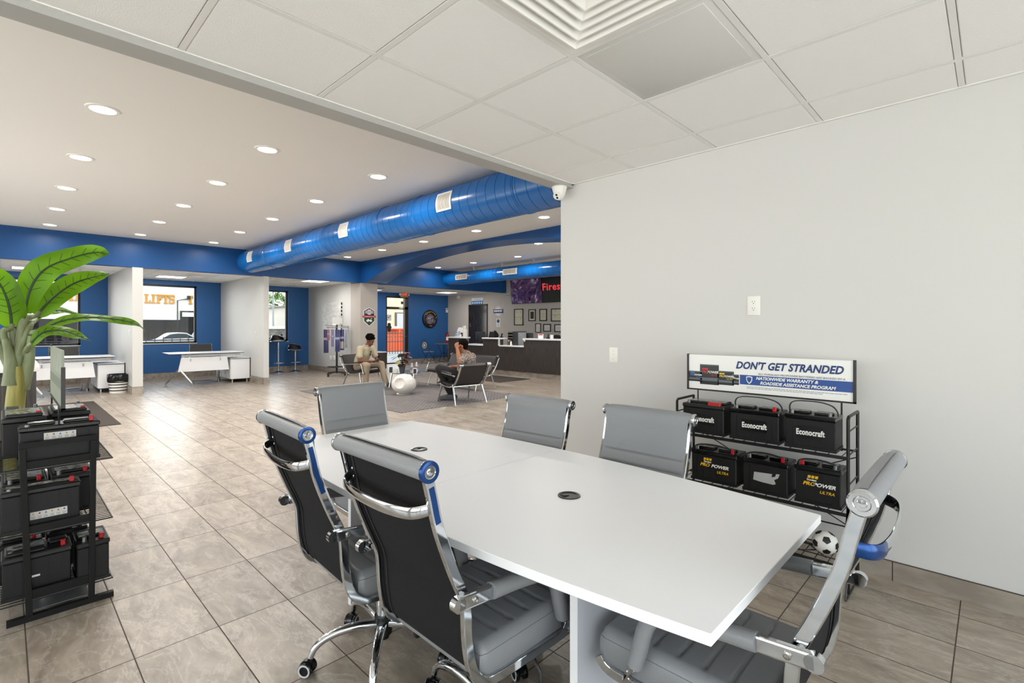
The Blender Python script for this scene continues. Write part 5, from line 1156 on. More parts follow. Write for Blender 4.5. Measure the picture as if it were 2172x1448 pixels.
o = small('security_camera', 'small white wall camera beside the left television', 'security camera', (WX - .05, 12.2, 2.47), [('housing', WHT, lambda s: s.rbox((-.04, -.05, -.05), (.04, .05, .05), .015)), ('lens', BLKP2, lambda s: s.cyl((0, -.05, -.01), (0, -.056, -.01), .018))])
o = small('motion_sensor', 'small white motion sensor high in the corner of the reception wall', 'sensor', (WX - .04, 15.0, 2.53), [('housing', WHT, lambda s: s.rbox((-.06, -.04, -.07), (.06, .04, .05), .012)), ('window', STW, lambda s: s.box((-.03, -.043, -.05), (.03, -.04, -.01)))])
o = small('keypad', 'white keypad at the right edge of the blue entrance wall', 'keypad', (12.38, YN, 2.02), [('housing', WHT, lambda s: s.rbox((-.05, -.03, -.09), (.05, 0, .09), .008)), ('display', GRYT, lambda s: s.box((-.03, -.032, .02), (.03, -.03, .06)))], 0)

# entrance corner: tyre clock, exit sign, bistro set, extinguisher
t = empty('tire_clock', (11.54, YN, 1.665), 0, 'round black tyre-shaped wall clock on the blue wall', 'clock')
s = MB(); s.lathe([(.20, 0), (.20, .05), (.24, .085), (.30, .09), (.335, .07), (.345, .03), (.34, 0)], (0, 0, 0), 48, axis=(0, -1, 0), cap=False); s.build('tyre', BLKP, t)
s = MB(); s.lathe([(0, .03), (.20, .03), (.20, .0)], (0, 0, 0), 40, axis=(0, -1, 0), cap=False); fc = s.build('dial', mat('clock_face', '#8d7f90', .4, noise=.7, nscale=16, col2='#2c1f35'), t)
s = MB(); [s.bar([(0, -.036, 0), (l_ * sin(a), -.036, l_ * cos(a))], .012, .004, up=(0, 1, 0)) for a, l_ in ((.9, .09), (-1.2, .13))]; s.build('hands', STW, fc)
s = MB()
for i, c_ in enumerate('GOODYEAR'):
    a = radians(52 - 15 * i); text(s, c_, .062, frame((-.268 * sin(a), -.0915, .268 * cos(a)), (cos(a), 0, sin(a)), (-sin(a), 0, cos(a))), off=.0015)
text(s, '#1', .06, frame((.27 * sin(radians(78)), -.0915, .27 * cos(radians(78))), (cos(radians(78)), 0, -sin(radians(78))), (sin(radians(78)), 0, cos(radians(78)))), off=.001)
[s.box((-.055 + .022 * k, -.0925, -.287), (-.038 + .022 * k, -.0905, -.262)) for k in range(5)]; s.build('tyre_lettering', mat('clock_yellow', '#d6a93a', .5), t, smooth=0)
t = empty('exit_sign', (10.29, YN - .16, 2.44), 0, 'EXIT sign with red letters and two small lamps above the glass door', 'sign')
MB().rbox((-.15, -.03, 0), (.15, .03, .19), .01).build('housing', mat('exit_housing', '#b9aa98', .5), t)
s = MB(); s.box((-.12, -.034, .02), (.12, -.03, .17)); s.m(1); text(s, 'EXIT', .13, frame((0, -.036, .095), (1, 0, 0), (0, 0, 1)), off=.003, sx=.8); s.build('exit_face', [mat('exit_red_face', '#9c4a36', .5), mat('exit_red', '#e2663f', .4, emis='#e0552f', es=.8)], t, smooth=0)
for sx in (-1, 1): s = MB(); s.cyl((sx * .17, .0, .10), (sx * .19, -.03, .10), .03, .045); s.build('lamp_head', WHT, t)
MB().box((-.02, -.02, .19), (.02, .02, BC - 2.44 - .001)).build('mount', WHT, t, smooth=0)
BB = mat('bistro_metal', '#1c1b1d', .45)
t = empty('bistro_table', (11.75, 15.05, 0), 0, 'round black metal bistro table against the blue wall', 'table')
MB().lathe([(0, .70), (.36, .70), (.37, .71), (.36, .72), (0, .72)], n=36, cap=False).build('tabletop', mat('bistro_top', '#6a5f58', .4), t)
for k in range(4):
    a = radians(45 + 90 * k); s = MB(); s.tube(spline([(.27 * cos(a), .27 * sin(a), .70), (.16 * cos(a), .16 * sin(a), .5), (.10 * cos(a), .10 * sin(a), .32), (.17 * cos(a), .17 * sin(a), .12), (.26 * cos(a), .26 * sin(a), .0)], 4), .010, 6, up=(0, 1, .1)); s.build('leg', BB, t)
s = MB(); s.tube([(.12 * cos(2 * pi * k / 20), .12 * sin(2 * pi * k / 20), .36) for k in range(20)], .007, 6, closed=True); s.build('ring', BB, t)
def bistro(loc, rz, label):
    t = empty('bistro_chair', loc, rz, label, 'chair', 'metal bistro chairs by the blue wall')
    MB().lathe([(0, .43), (.19, .43), (.19, .445), (0, .45)], n=24, cap=False).build('seat', mat('bistro_seat', '#8a8078', .4), t)
    for sx in (-1, 1):
        s = MB(); s.tube([(sx * .17, -.17, .45), (sx * .18, .22, 0)], .009, 6, up=(1, 0, 0)); s.build('leg', BB, t); s = MB(); s.tube([(sx * .16, .17, .44), (sx * .17, -.22, 0)], .009, 6, up=(1, 0, 0)); s.build('leg', BB, t)
    s = MB(); s.tube(spline([(-.17, -.17, .45), (-.19, -.2, .65), (-.15, -.23, .82), (0, -.25, .9), (.15, -.23, .82), (.19, -.2, .65), (.17, -.17, .45)], 5), .010, 6, up=(0, 1, 0)); bk = s.build('back_frame', BB, t)
    s = MB(); s.lathe([(0, 0), (.11, 0), (.11, .012), (0, .012)], (0, -.225, .68), 24, axis=(0, -1, .1), cap=False); s.m(1); s.lathe([(.05, .013), (.085, .013), (.085, .015), (.05, .015)], (0, -.225, .68), 24, axis=(0, -1, .1), cap=False); s.build('back_medallion', [mat('medallion_cream', '#cdb694', .5), BB], bk)
bistro((11.0, 15.0, 0), radians(-80), 'black bistro chair with round cream medallion left of the bistro table')
bistro((12.32, 14.95, 0), radians(80), 'bistro chair with cream medallion mostly hidden by the end of the reception counter')
t = empty('fire_extinguisher', (12.03, 15.2, .72), 0, 'red fire extinguisher with white label standing over the bistro table', 'fire extinguisher')
MB().lathe([(0, 0), (.065, 0), (.07, .015), (.07, .30), (.055, .34), (.025, .36), (0, .36)], n=24, cap=False).build('cylinder', mat('extinguisher_red', '#b01a1c', .3), t)
MB().lathe([(.0708, .12), (.0712, .12), (.0712, .25), (.0708, .25)], n=24, cap=False).build('label', STW, t)
s = MB(); s.cyl((0, 0, .36), (0, 0, .39), .018); s.bar([(.0, 0, .40), (.09, 0, .43)], .02, .01); s.bar([(0, 0, .385), (.08, 0, .385)], .018, .008); s.build('valve_handle', BLK, t)
s = MB(); s.tube(spline([(-.02, 0, .38), (-.08, 0, .37), (-.095, 0, .28), (-.085, 0, .14)], 4), .009, 8, up=(0, 1, 0)); s.build('hose', BLKP, t)
t = empty('low_cabinet', (7.62, 13.1, 0), 0, 'low dark brown cabinet with pale top beside the column, behind the seated man', 'cabinet')
MB().box((-.3, -.2, .12), (.30, .3, .60)).build('body', mat('cabinet_brown', '#3b3029', .45), t, smooth=0); MB().box((-.31, -.21, .60), (.31, .31, .625)).build('top', WMEL, t, smooth=0)
for x in (-.27, .27): MB().tube([(x, -.18, .12), (x, -.18, 0)], .012, 8, up=(0, 1, 0)).build('leg', CHROME2, t)

# ================================================================ DISPLAY STAND with hanging packs
t = empty('merchandise_stand', (6.45, 13.05, 0), 0, 'rolling merchandise stand with hanging packs beside the seated man', 'display rack')
MB().tube([(0, 0, .08), (0, 0, 1.42)], .028, 12, up=(0, 1, 0)).build('pole', BLK, t)
for k in range(4):
    a = radians(20 + 90 * k); s = MB(); s.bar([(0, 0, .12), (.2 * cos(a), .2 * sin(a), .09), (.32 * cos(a), .32 * sin(a), .07)], .035, .025); lg = s.build('base_leg', DK, t)
    s = MB(); s.cyl((.32 * cos(a), .32 * sin(a) - .012, .03), (.32 * cos(a), .32 * sin(a) + .012, .03), .03); s.build('caster', BLKP2, lg)
MB().rbox((-.2, -.16, .24), (.12, .16, .27), .012).build('tray', BLKP, t)
MB().tube([(.30 * cos(2 * pi * k / 28), .30 * sin(2 * pi * k / 28), 1.34) for k in range(28)], .009, 8, closed=True).build('hanging_ring', CHROME2, t)
s = MB(); s.bar([(-.36, -.05, 1.40), (.36, .05, 1.37)], .05, .018); s.build('cross_arm', CHROME2, t)
s = MB(); s.box((-.12, -.01, 1.44), (.16, .0, 1.62)); s.m(1); s.box((-.125, -.004, 1.40), (.165, .004, 1.44)); s.build('header_card', [STW, CHROME2], t, smooth=0)
cols = [('#33325f', 710, .13, .64, 'navy', 0), ('#9a5a64', 717.5, .07, .30, 'red-striped', .02), ('#b9bac4', 722, .05, .52, 'white', .0), ('#74749a', 727, .06, .46, 'grey-blue', .02), ('#c2bfc6', 731, .05, .52, 'pale', .0), ('#2e2f66', 736.5, .12, .60, 'dark blue', .02), ('#232a63', 744, .11, .56, 'deep blue spotted', .0), ('#a3a5aa', 750, .06, .50, 'pale grey', .02)]
for k, (c_, px_c, w_, h_, nm, dd_) in enumerate(cols):
    sft = (px_c - 727.8) * .0131; dep = -sqrt(max(.002, .30 ** 2 - sft ** 2)) * .9 - dd_
    x, y = 6.45 + sft * cos(YAW) + dep * sin(YAW), 13.05 - sft * sin(YAW) + dep * cos(YAW)
    o = empty('hanging_pack', (x, y, 1.325), -YAW, 'narrow %s pack hanging from the merchandise stand' % nm, 'package', 'packs hanging on the merchandise stand')
    MB().rbox((-w_ / 2, -.010, -.04 - h_), (w_ / 2, .010, -.04), .004).build('pack', mat('pack_%d' % k, c_, .3), o)
    s = MB(); s.box((-w_ / 2 + .004, -.0125, -.04 - h_ * .45), (w_ / 2 - .004, -.010, -.04 - h_ * .35)); s.build('printed_strip', mat('pack_strip', '#9a9bb8', .35), o, smooth=0)
    if k == 6:
        s = MB(); s.box((-w_ / 2 + .01, -.0125, -.04 - h_ * .93), (w_ / 2 - .01, -.010, -.04 - h_ * .58)); s.build('pale_lower_panel', mat('pack_beige', '#a59c8c', .4), o, smooth=0)
    MB().tube([(0, 0, -.04), (0, 0, .0)], .003, 5, up=(0, 1, 0)).build('hook', CHROME2, o)

# ================================================================ LOUNGE
ALU = mat('lounge_aluminium', '#c4c3c0', .16, 1.0)
LLEA = mat('lounge_leather', '#211d1d', .38, 0, .5, bump=.1, bscale=120)
LSEAT = [(-.40, .70), (-.375, .665), (-.30, .52), (-.20, .385), (-.10, .335), (.05, .33), (.22, .355), (.30, .365), (.335, .345)]
def lounge(Wd, nseat, name, label, loc, rz, cat='armchair', group=None):
    t = empty(name, loc, rz, label, cat, group); h = Wd / 2
    P = [(p.x, p.y) for p in spline(LSEAT, 5)]
    def off(k, o):
        a = P[max(k - 1, 0)]; b = P[min(k + 1, len(P) - 1)]; tx, tz = b[0] - a[0], b[1] - a[1]; q = sqrt(tx * tx + tz * tz)
        return P[k][0] - tz / q * o, P[k][1] + tx / q * o
    for i in range(nseat):
        x0 = -h + .035 + (Wd - .07) * i / nseat + .004; x1 = -h + .035 + (Wd - .07) * (i + 1) / nseat - .004; s = MB()
        nx = 10; rings = []
        for k in range(len(P)):
            up = [Vector((x0 + (x1 - x0) * j / nx, *off(k, .026 + .008 * (1 - abs(2 * j / nx - 1) ** 4)))) for j in range(nx + 1)]
            dn = [Vector((x0 + (x1 - x0) * j / nx, *off(k, -.022))) for j in range(nx, -1, -1)]
            rings.append(up + dn)
        s.ring_loft(rings); s.build('seat_sling', LLEA, t, smooth=60)
    for sx in (-1, 1):
        x = sx * (h - .01); s = MB()
        s.bar([(x, off(k, -.03)[0] - .01, off(k, -.03)[1]) for k in range(len(P))], .026, .032, up=(1, 0, 0), r=.01); s.cyl((x - sx * .05, P[0][0] - .005, P[0][1]), (x + sx * .03, P[0][0] - .005, P[0][1]), .030, n=20); s.cyl((x - sx * .03, .335, .335), (x + sx * .03, .335, .335), .026, n=18)
        sf = s.build('side_frame', ALU, t, smooth=50)
        xa = sx * (h + .02); s = MB(); s.bar(spline([(xa, .335, .335), (xa, .31, .43), (xa, .27, .52), (xa, .20, .545), (xa, 0, .53), (xa, -.20, .515), (xa, -.27, .50)], 5), .026, .020, up=(1, 0, 0), r=.008); ar = s.build('armrest', ALU, t, smooth=50)
        s = MB(); s.bar(spline([(xa, .235, .556), (xa, .16, .570), (xa, 0, .558), (xa, -.2, .540)], 4), .022, .05, up=(1, 0, 0), r=.01); s.build('arm_pad', LLEA, ar, smooth=50)
        for (ya, za, yb) in ((.20, .335, .30), (-.17, .35, -.30)):
            s = MB(); s.cyl((x, ya, za), (x + sx * .03, yb, 0), .019, .011, n=14); s.build('leg', ALU, t)
    for (y, z) in ((.16, .30), (-.16, .31)):
        s = MB(); s.bar([(-h + .02, y, z), (h - .02, y, z)], .03, .022, r=.006); s.build('cross_rail', ALU, t, smooth=40)
    return t
GL = 'black leather lounge seats with chrome frames'
RZA = atan2(-.25, -.97)  # facing (0.25,-0.97)
lounge(.62, 1, 'lounge_chair', 'black lounge chair facing us with the man in beige seated in it', (5.75, 10.35, 0), radians(195), 'armchair', GL)
lounge(.62, 1, 'lounge_chair', 'black lounge chair turned away from us with the man in patterned shirt', (5.78, 6.88, 0), radians(-7), 'armchair', GL)
lounge(1.62, 2, 'lounge_sofa', 'wide black two-seat lounge sofa behind the vase-side chair, facing left', (7.18, 8.60, 0), radians(90), 'sofa', GL)

RUG = bpy.data.materials.new('area_rug'); RUG.use_nodes = True; n_ = RUG.node_tree; b2 = n_.nodes['Principled BSDF']; b2.inputs['Roughness'].default_value = .95
t3 = n_.nodes.new('ShaderNodeTexCoord'); mp3 = n_.nodes.new('ShaderNodeMapping'); mp3.inputs['Rotation'].default_value = (0, 0, .785); n_.links.new(t3.outputs['Object'], mp3.inputs[0])
br = n_.nodes.new('ShaderNodeTexBrick'); br.inputs['Scale'].default_value = 4.2; br.inputs['Mortar Size'].default_value = .022; br.inputs['Color1'].default_value = lin('#645e5d'); br.inputs['Color2'].default_value = lin('#5a5555'); br.inputs['Mortar'].default_value = lin('#8d8886'); br.inputs['Mortar Smooth'].default_value = .5
n_.links.new(mp3.outputs[0], br.inputs[0]); nz3 = n_.nodes.new('ShaderNodeTexNoise'); nz3.inputs['Scale'].default_value = 7; n_.links.new(t3.outputs['Object'], nz3.inputs[0]); mx3 = n_.nodes.new('ShaderNodeMix'); mx3.data_type = 'RGBA'; mx3.blend_type = 'OVERLAY'; mx3.inputs[0].default_value = .25; n_.links.new(br.outputs[0], mx3.inputs[6]); n_.links.new(nz3.outputs[0], mx3.inputs[7]); n_.links.new(mx3.outputs[2], b2.inputs['Base Color'])
s = MB(); s.rbox((4.38, 6.70, 0), (7.12, 10.55, .009), .004); tag(s.build('area_rug', RUG), 'grey patterned area rug under the lounge seats and white vase', 'rug')

# white sculptural vase with a round hole
t = empty('sculptural_stool', (5.62, 8.50, .009), radians(0), 'glossy white round sculptural stool with a large hole, on the rug', 'stool')
WG = mat('glossy_white_ceramic', '#dcd8d2', .12, 0, .6, coat=.4)
s = MB(); s.sphere((0, 0, .205), .25, 40, 24, (1, 1, .82)); o = s.build('body', WG, t, smooth=60)
cu = MB(); dv = Vector((-.80, -.60, .08)).normalized(); cc = Vector((-.10, -.06, .245)); cu.sphere(cc + dv * .16, .125, 32, 20, (1, 1, 1.0)); co = cu.build('cut', WG, t)
bm_ = o.modifiers.new('hole', 'BOOLEAN'); bm_.operation = 'DIFFERENCE'; bm_.solver = 'EXACT'; bm_.object = co
bpy.context.view_layer.update(); dg = bpy.context.evaluated_depsgraph_get(); me = bpy.data.meshes.new_from_object(o.evaluated_get(dg)); o.modifiers.clear(); o.data = me; bpy.data.objects.remove(co)
me.polygons.foreach_set('use_smooth', [True] * len(me.polygons)); me.set_sharp_from_angle(angle=radians(50))
s = MB(); s.lathe([(0, 0), (.14, 0), (.15, .012), (0, .012)], n=32, cap=False); s.build('foot', WG, t)

# round glass coffee table with things on it
CTX, CTY, CTZ = 6.30, 9.45, .36
t = empty('coffee_table', (CTX, CTY, .009), 0, 'round glass-topped coffee table behind the white stool', 'table')
gm = mat('table_glass_smoked', '#7f9096', .04, 0, .8, alpha=.55)
MB().lathe([(0, CTZ - .02), (.44, CTZ - .02), (.45, CTZ - .015), (.45, CTZ - .01), (0, CTZ - .009)], n=48, cap=False).build('glass_top', gm, t)
for k in range(3): a = radians(30 + 120 * k); s = MB(); s.tube([(.30 * cos(a), .30 * sin(a), CTZ - .02), (.36 * cos(a), .36 * sin(a), 0)], .016, 8, up=(0, 1, .1)); s.build('leg', ALU, t)
s = MB(); s.tube([(.31 * cos(2 * pi * k / 24), .31 * sin(2 * pi * k / 24), CTZ - .035) for k in range(24)], .010, 6, closed=True); s.build('ring', ALU, t)
def onz(px, py, z):
    r_ = (px - 1086) / F_PX; u_ = -(py - HOR) / F_PX; fx, fy = sin(YAW), cos(YAW); k = (z - CAM_H) / u_; return ((fx + r_ * fy) * k, (fy - r_ * fx) * k)
zt = CTZ + .0
pp = onz(853, 793, zt)
t = empty('potted_plant', (pp[0], pp[1], zt), 0, 'small dusky-leaved plant in a dark grey pot on the glass coffee table', 'potted plant')
MB().lathe([(0, 0), (.045, 0), (.07, .16), (.075, .165), (.075, .185), (.065, .185), (.06, .15), (0, .15)], n=24, cap=False).build('pot', mat('pot_slate', '#3b3f42', .4), t)
rr = random.Random(5); LV = [mat('leaf_dusky', '#4b3a36', .5), mat('leaf_rose', '#8d5b52', .5), mat('leaf_olive', '#8a8436', .5)]
s = MB(); s.tube(spline([(0, 0, .12), (.01, 0, .22), (.0, .01, .32)], 4), .006, 6, up=(0, 1, 0)); st = s.build('stem', mat('twig', '#3a2c22', .7), t)
for k in range(44):
    a = rr.random() * 6.28; hgt = .20 + rr.random() * .27; rad = .03 + rr.random() * .17; c = Vector((rad * cos(a), rad * sin(a), hgt)); d_ = Vector((cos(a), sin(a), rr.uniform(-.5, .6))).normalized(); sd = d_.cross(Vector((0, 0, 1))).normalized(); L_ = .055 + rr.random() * .03
    s = MB(); s.surf(lambda u, v: c + d_ * ((u - .5) * 2 * L_) + sd * ((v - .5) * 1.5 * L_ * sin(pi * min(.97, max(.03, u)))) + Vector((0, 0, -.35 * L_ * u * u)), 8, 3); s.build('leaf', LV[0 if k < 20 else 1 if k < 36 else 2], t, smooth=180)
    s = MB(); s.tube([(0, 0, .24), tuple(c - d_ * L_)], .0025, 4, up=(0, 1, .1)); s.build('twig', MATS['twig'], st)
def bottle(px, py, label):
    q = onz(px, py, zt); t = empty('water_bottle', (q[0], q[1], zt), 0, label, 'bottle', 'water bottles on the coffee table')
    MB().lathe([(0, 0), (.032, 0), (.034, .02), (.032, .13), (.02, .17), (.013, .18), (.013, .195), (0, .195)], n=20, cap=False).build('bottle_body', mat('clear_plastic', '#e8eef2', .08, 0, .6, alpha=.45), t)
    MB().lathe([(.0345, .06), (.035, .06), (.035, .12), (.0345, .12)], n=20, cap=False).build('label', mat('bottle_label', '#9b6d74', .5), t); MB().cyl((0, 0, .19), (0, 0, .21), .014, n=14).build('cap', STW, t)
bottle(873.5, 790, 'clear water bottle with pink label, left one on the glass coffee table')
bottle(883.5, 788, 'clear water bottle, the right one on the glass coffee table')
def stand(px, py, label, m, w=.09, hh=.14, lean=.25):
    q = onz(px, py, zt); t = empty('table_stand_card', (q[0], q[1], zt), radians(-35), label, 'sign', 'small cards standing on the coffee table')
    MB().ring_loft([[Vector((x, -.02, 0)), Vector((x, -.014, 0)), Vector((x, .045, hh)), Vector((x, .039, hh))] for x in (-w / 2, w / 2)]).build('holder', m, t, smooth=0)
    MB().ring_loft([[Vector((x, -.0225, .012)), Vector((x, -.0185, .012)), Vector((x, .0345, hh - .01)), Vector((x, .0305, hh - .01))] for x in (-w / 2 + .008, w / 2 - .008)]).build('card_face', mat('card_dark', '#26282a', .3), t, smooth=0)
stand(829, 791, 'small leaning dark photo card on the left side of the coffee table', STW)
stand(880, 793, 'black and white card in a stand in front of the water bottles', STW, .08, .12)
q = onz(841, 791, zt); t = empty('drinking_glass', (q[0], q[1], zt), 0, 'small clear glass on the coffee table left of the potted plant', 'glass')
MB().lathe([(0, 0), (.03, 0), (.036, .09), (.033, .09), (.028, .006), (0, .006)], n=20, cap=False).build('glass_body', MATS['clear_plastic'], t); MB().lathe([(0, .007), (.029, .007), (.031, .03), (0, .03)], n=18, cap=False).build('water', MATS['clear_plastic'], t)
q = onz(805, 812, 0.0); t = empty('floor_outlet', (5.78, 10.62, 0), 0, 'small white charging block on the floor under the seated man\'s chair', 'adapter')
MB().rbox((-.05, -.03, .0), (.05, .03, .05), .006).build('block', WHT, t); s = MB(); s.box((-.03, -.032, .015), (-.01, -.03, .035)); s.build('socket', MATS['slot_dark'], t, smooth=0)

# ================================================================ PEOPLE
def remesh(o, vox, smooth=2):
    r_ = o.modifiers.new('remesh', 'REMESH'); r_.mode = 'VOXEL'; r_.voxel_size = vox; r_.use_smooth_shade = True
    c_ = o.modifiers.new('smooth', 'SMOOTH'); c_.factor = .5; c_.iterations = smooth
    return o
def limb(s, pts, rad, n=12, flat=1.0):
    P = spline([Vector(p) for p in pts], 4); m_n = len(P); k = len(pts) - 1
    sc = []
    for i in range(m_n):
        f = i / (m_n - 1) * k; j = min(int(f), k - 1); sc.append(rad[j] * (1 - (f - j)) + rad[j + 1] * (f - j))
    up = (0.13, 0.21, .97); s.tube(P, 1.0, n, up=up, scale=sc, flat=flat)
    s.sphere(P[0], sc[0], n, 8); s.sphere(P[-1], sc[-1], n, 8)
def hand(s, w, d, pn, curl=.6, size=1.0, thumb=1):
    """w wrist, d finger direction, pn palm normal"""
    w = Vector(w); d = Vector(d).normalized(); pn = Vector(pn).normalized(); pn = (pn - d * pn.dot(d)).normalized(); sd = d.cross(pn)
    mtx = Matrix((sd, d, pn)).transposed()
    s.sphere(w + d * .045 * size, .05 * size, 14, 10, (1, 1, 1), Matrix((sd * .82, d * 1.0, pn * .34)).transposed())
    for k, (o_, L_) in enumerate(((-.032, .070), (-.011, .080), (.011, .075), (.031, .060))):
        b0 = w + d * .083 * size + sd * o_ * size; a = curl; p1 = b0 + (d * cos(a * .5) + pn * sin(a * .5)) * L_ * .45 * size; p2 = p1 + (d * cos(a * 1.5) + pn * sin(a * 1.5)) * L_ * .32 * size; p3 = p2 + (d * cos(a * 2.3) + pn * sin(a * 2.3)) * L_ * .26 * size
        s.tube([b0 - d * .012, b0, p1, p2, p3], .0088 * size, 8, up=tuple(sd + Vector((.01, .02, .01))), scale=[1.1, 1.08, 1, .95, .8]); s.sphere(p3, .0072 * size, 8, 6)
    t0 = w + d * .022 * size - sd * thumb * .03 * size; t1 = t0 + (d * .6 - sd * thumb * .75 + pn * .35).normalized() * .036 * size; t2 = t1 + (d * .85 - sd * thumb * .15 + pn * .5).normalized() * .032 * size
    s.tube([w + d * .01, t0, t1, t2], .0105 * size, 8, up=tuple(sd + Vector((.02, .01, .03))), scale=[1.2, 1.15, 1, .85]); s.sphere(t2, .009 * size, 8, 6)
def head(s, c, yaw_dir, pitch, size=1.0):
    """head centred at c looking along yaw_dir pitched down; returns frame"""
    f = Vector(yaw_dir).normalized(); r_ = f.cross(Vector((0, 0, 1))).normalized(); f = (f * cos(pitch) - Vector((0, 0, 1)) * sin(pitch)).normalized(); u = r_.cross(f)
    M3 = Matrix((r_, f, u)).transposed(); c = Vector(c); g = lambda x, y, z: c + M3 @ Vector((x, y, z)) * size
    s.sphere(c + M3 @ Vector((0, -.012, .03)) * size, .078 * size, 22, 16, (1, 1, 1), M3 @ Matrix.Diagonal((.98, 1.2, 1.12)))
    s.sphere(g(0, .022, -.045), .058 * size, 18, 12, (1, 1, 1), M3 @ Matrix.Diagonal((.98, 1.05, 1.12)))
    s.sphere(g(0, .055, -.088), .026 * size, 12, 8, (1, 1, 1), M3 @ Matrix.Diagonal((1.2, .9, .8)))
    s.tube([g(0, .085, .018), g(0, .098, -.012), g(0, .105, -.028)], .011 * size, 8, up=tuple(r_), scale=[.75, 1, 1.25]); s.sphere(g(0, .098, -.030), .0165 * size, 10, 8, (1, 1, 1), M3 @ Matrix.Diagonal((1.15, .9, .7)))
    s.sphere(g(0, .078, -.060), .020 * size, 12, 8, (1, 1, 1), M3 @ Matrix.Diagonal((1.3, .6, .42))); s.tube([g(-.04, .072, .030), g(0, .086, .033), g(.04, .072, .030)], .011 * size, 8)
    for sx in (-1, 1): s.sphere(g(sx * .078, -.012, -.005), .03 * size, 12, 8, (1, 1, 1), M3 @ Matrix.Diagonal((.35, .65, 1.05)))
    return g, M3
def face_bits(g, M3, body, size=1.0):
    for sx in (-1, 1):
        s = MB(); s.sphere(g(sx * .030, .070, .008), .0125 * size, 12, 8, (1, 1, 1), M3 @ Matrix.Diagonal((1.2, .8, .62))); s.m(1); s.sphere(g(sx * .030, .0785, .007), .0055 * size, 8, 6); s.build('eye', [mat('eye_white', '#cfc6bd', .3), mat('iris', '#1c120c', .2)], body)
        s = MB(); s.tube([g(sx * .014, .087, .030), g(sx * .032, .085, .037), g(sx * .048, .073, .032)], .0045 * size, 6); s.build('eyebrow', MATS['hair_black'], body)
    s = MB(); s.tube([g(-.022, .083, -.060), g(0, .091, -.059), g(.022, .083, -.060)], .0035 * size, 6); s.build('mouth', mat('lip_line', '#4a2520', .5), body)
mat('hair_black', '#080605', .95, 0, .1, bump=.8, bscale=160)

# --- man in beige, leaning forward over his phone
F = Vector((.27, -.963, 0)).normalized(); R = F.cross(Vector((0, 0, 1)))   # his right-hand side is -X in the picture
O = Vector((5.74, 10.35, 0))
def L(f, r, z): return O + F * f + R * r + Vector((0, 0, z))      # f forward, r to his right
man = empty('person', O, 0, 'person in beige polo shirt and khaki trousers sitting and looking at a phone', 'person')
def under(o, root): o.parent = root; o.matrix_parent_inverse = Matrix.Translation(-root.location); return o
SKN = mat('skin_brown', '#6b4030', .5, 0, .4); SHIRT = mat('beige_polo', '#b0a48c', .85, 0, .2, bump=.3, bscale=60); KHK = mat('khaki_cotton', '#9a8a76', .85, 0, .2, bump=.3, bscale=50)
# joints
hipL, hipR = L(-.06, -.09, .45), L(-.06, .09, .45)
kneeR, kneeL = L(.36, .235, .50), L(.34, -.24, .50); ankR, ankL = L(.30, .20, .10), L(.52, -.20, .10)
shR, shL = L(.10, .185, .86), L(.10, -.185, .86); elR, elL = L(.17, .27, .60), L(.19, -.25, .60); wrR, wrL = L(.39, .07, .585), L(.40, -.075, .60)
s = MB(); limb(s, [L(-.05, 0, .45), L(-.03, 0, .62), L(.07, 0, .80), L(.11, 0, .89)], [.13, .13, .14, .07]); limb(s, [L(.10, 0, .87), L(.155, 0, .96)], [.052, .050])
limb(s, [shR, elR], [.05, .040]); limb(s, [elR, (elR + wrR) / 2, wrR], [.041, .037, .024]); limb(s, [shL, elL], [.05, .040]); limb(s, [elL, (elL + wrL) / 2, wrL], [.041, .037, .024])
limb(s, [hipR, kneeR], [.08, .055]); limb(s, [kneeR, ankR], [.05, .035]); limb(s, [hipL, kneeL], [.08, .055]); limb(s, [kneeL, ankL], [.05, .035])
hand(s, wrR, F * .5 - R * .8 + Vector((0, 0, .15)), Vector((0, 0, 1)) - F * .2, .75, 1.0, -1); hand(s, wrL, F * .5 + R * .8 + Vector((0, 0, .1)), Vector((0, 0, 1)) - F * .2, .75, 1.0, 1)
hc = L(.215, -.01, 1.035); g, M3 = head(s, hc, F - R * .12, radians(34))
body = under(remesh(s.build('body', SKN, None), .0075, 2), man)
class _P: pass
def addp(fn):
    before = set(COL.objects); fn(); 
    for o in set(COL.objects) - before:
        if o.parent is None: pass
face_bits(g, M3, None)
for o in [x for x in COL.objects if x.parent is None and x.name.split('.')[0] in ('eye', 'eyebrow', 'mouth')]: under(o, man)
s = MB(); rr = random.Random(4)
s.sphere(hc + M3 @ Vector((0, -.035, .062)), .094, 20, 14, (1, 1, 1), M3 @ Matrix.Diagonal((1.0, 1.05, .92)))
for k in range(90):
    a = rr.random() * 6.28; el = rr.uniform(-.15, 1.5); d_ = Vector((cos(a) * cos(el), sin(a) * cos(el), sin(el)))
    if d_.y > .55 and d_.z < .45: continue
    s.sphere(hc + M3 @ Vector((d_.x * .094, -.035 + d_.y * .098, .062 + d_.z * .088)), rr.uniform(.016, .026), 8, 6)
under(s.build('hair', MATS['hair_black'], None, smooth=60), man)
s = MB(); limb(s, [L(-.06, 0, .44), L(-.04, 0, .60), L(.06, 0, .78), L(.10, 0, .86)], [.155, .160, .165, .11], 18, .9)
limb(s, [L(.085, -.15, .845), L(.085, .15, .845)], [.085, .085], 14)
for sh, el in ((shR, elR), (shL, elL)): limb(s, [sh, sh.lerp(el, .62)], [.078, .068])
under(remesh(s.build('polo_shirt', SHIRT, None), .010, 2), man)
s = MB(); s.tube([L(.13 + .065 * cos(a), .075 * sin(a), .915 + .022 * cos(a)) for a in [2 * pi * k / 20 for k in range(20)]], .016, 8, closed=True); s.tube([L(.20, .0, .90), L(.235, .0, .84), L(.235, 0, .78)], .008, 6, up=(0, 1, .1)); under(s.build('collar', SHIRT, None), man)
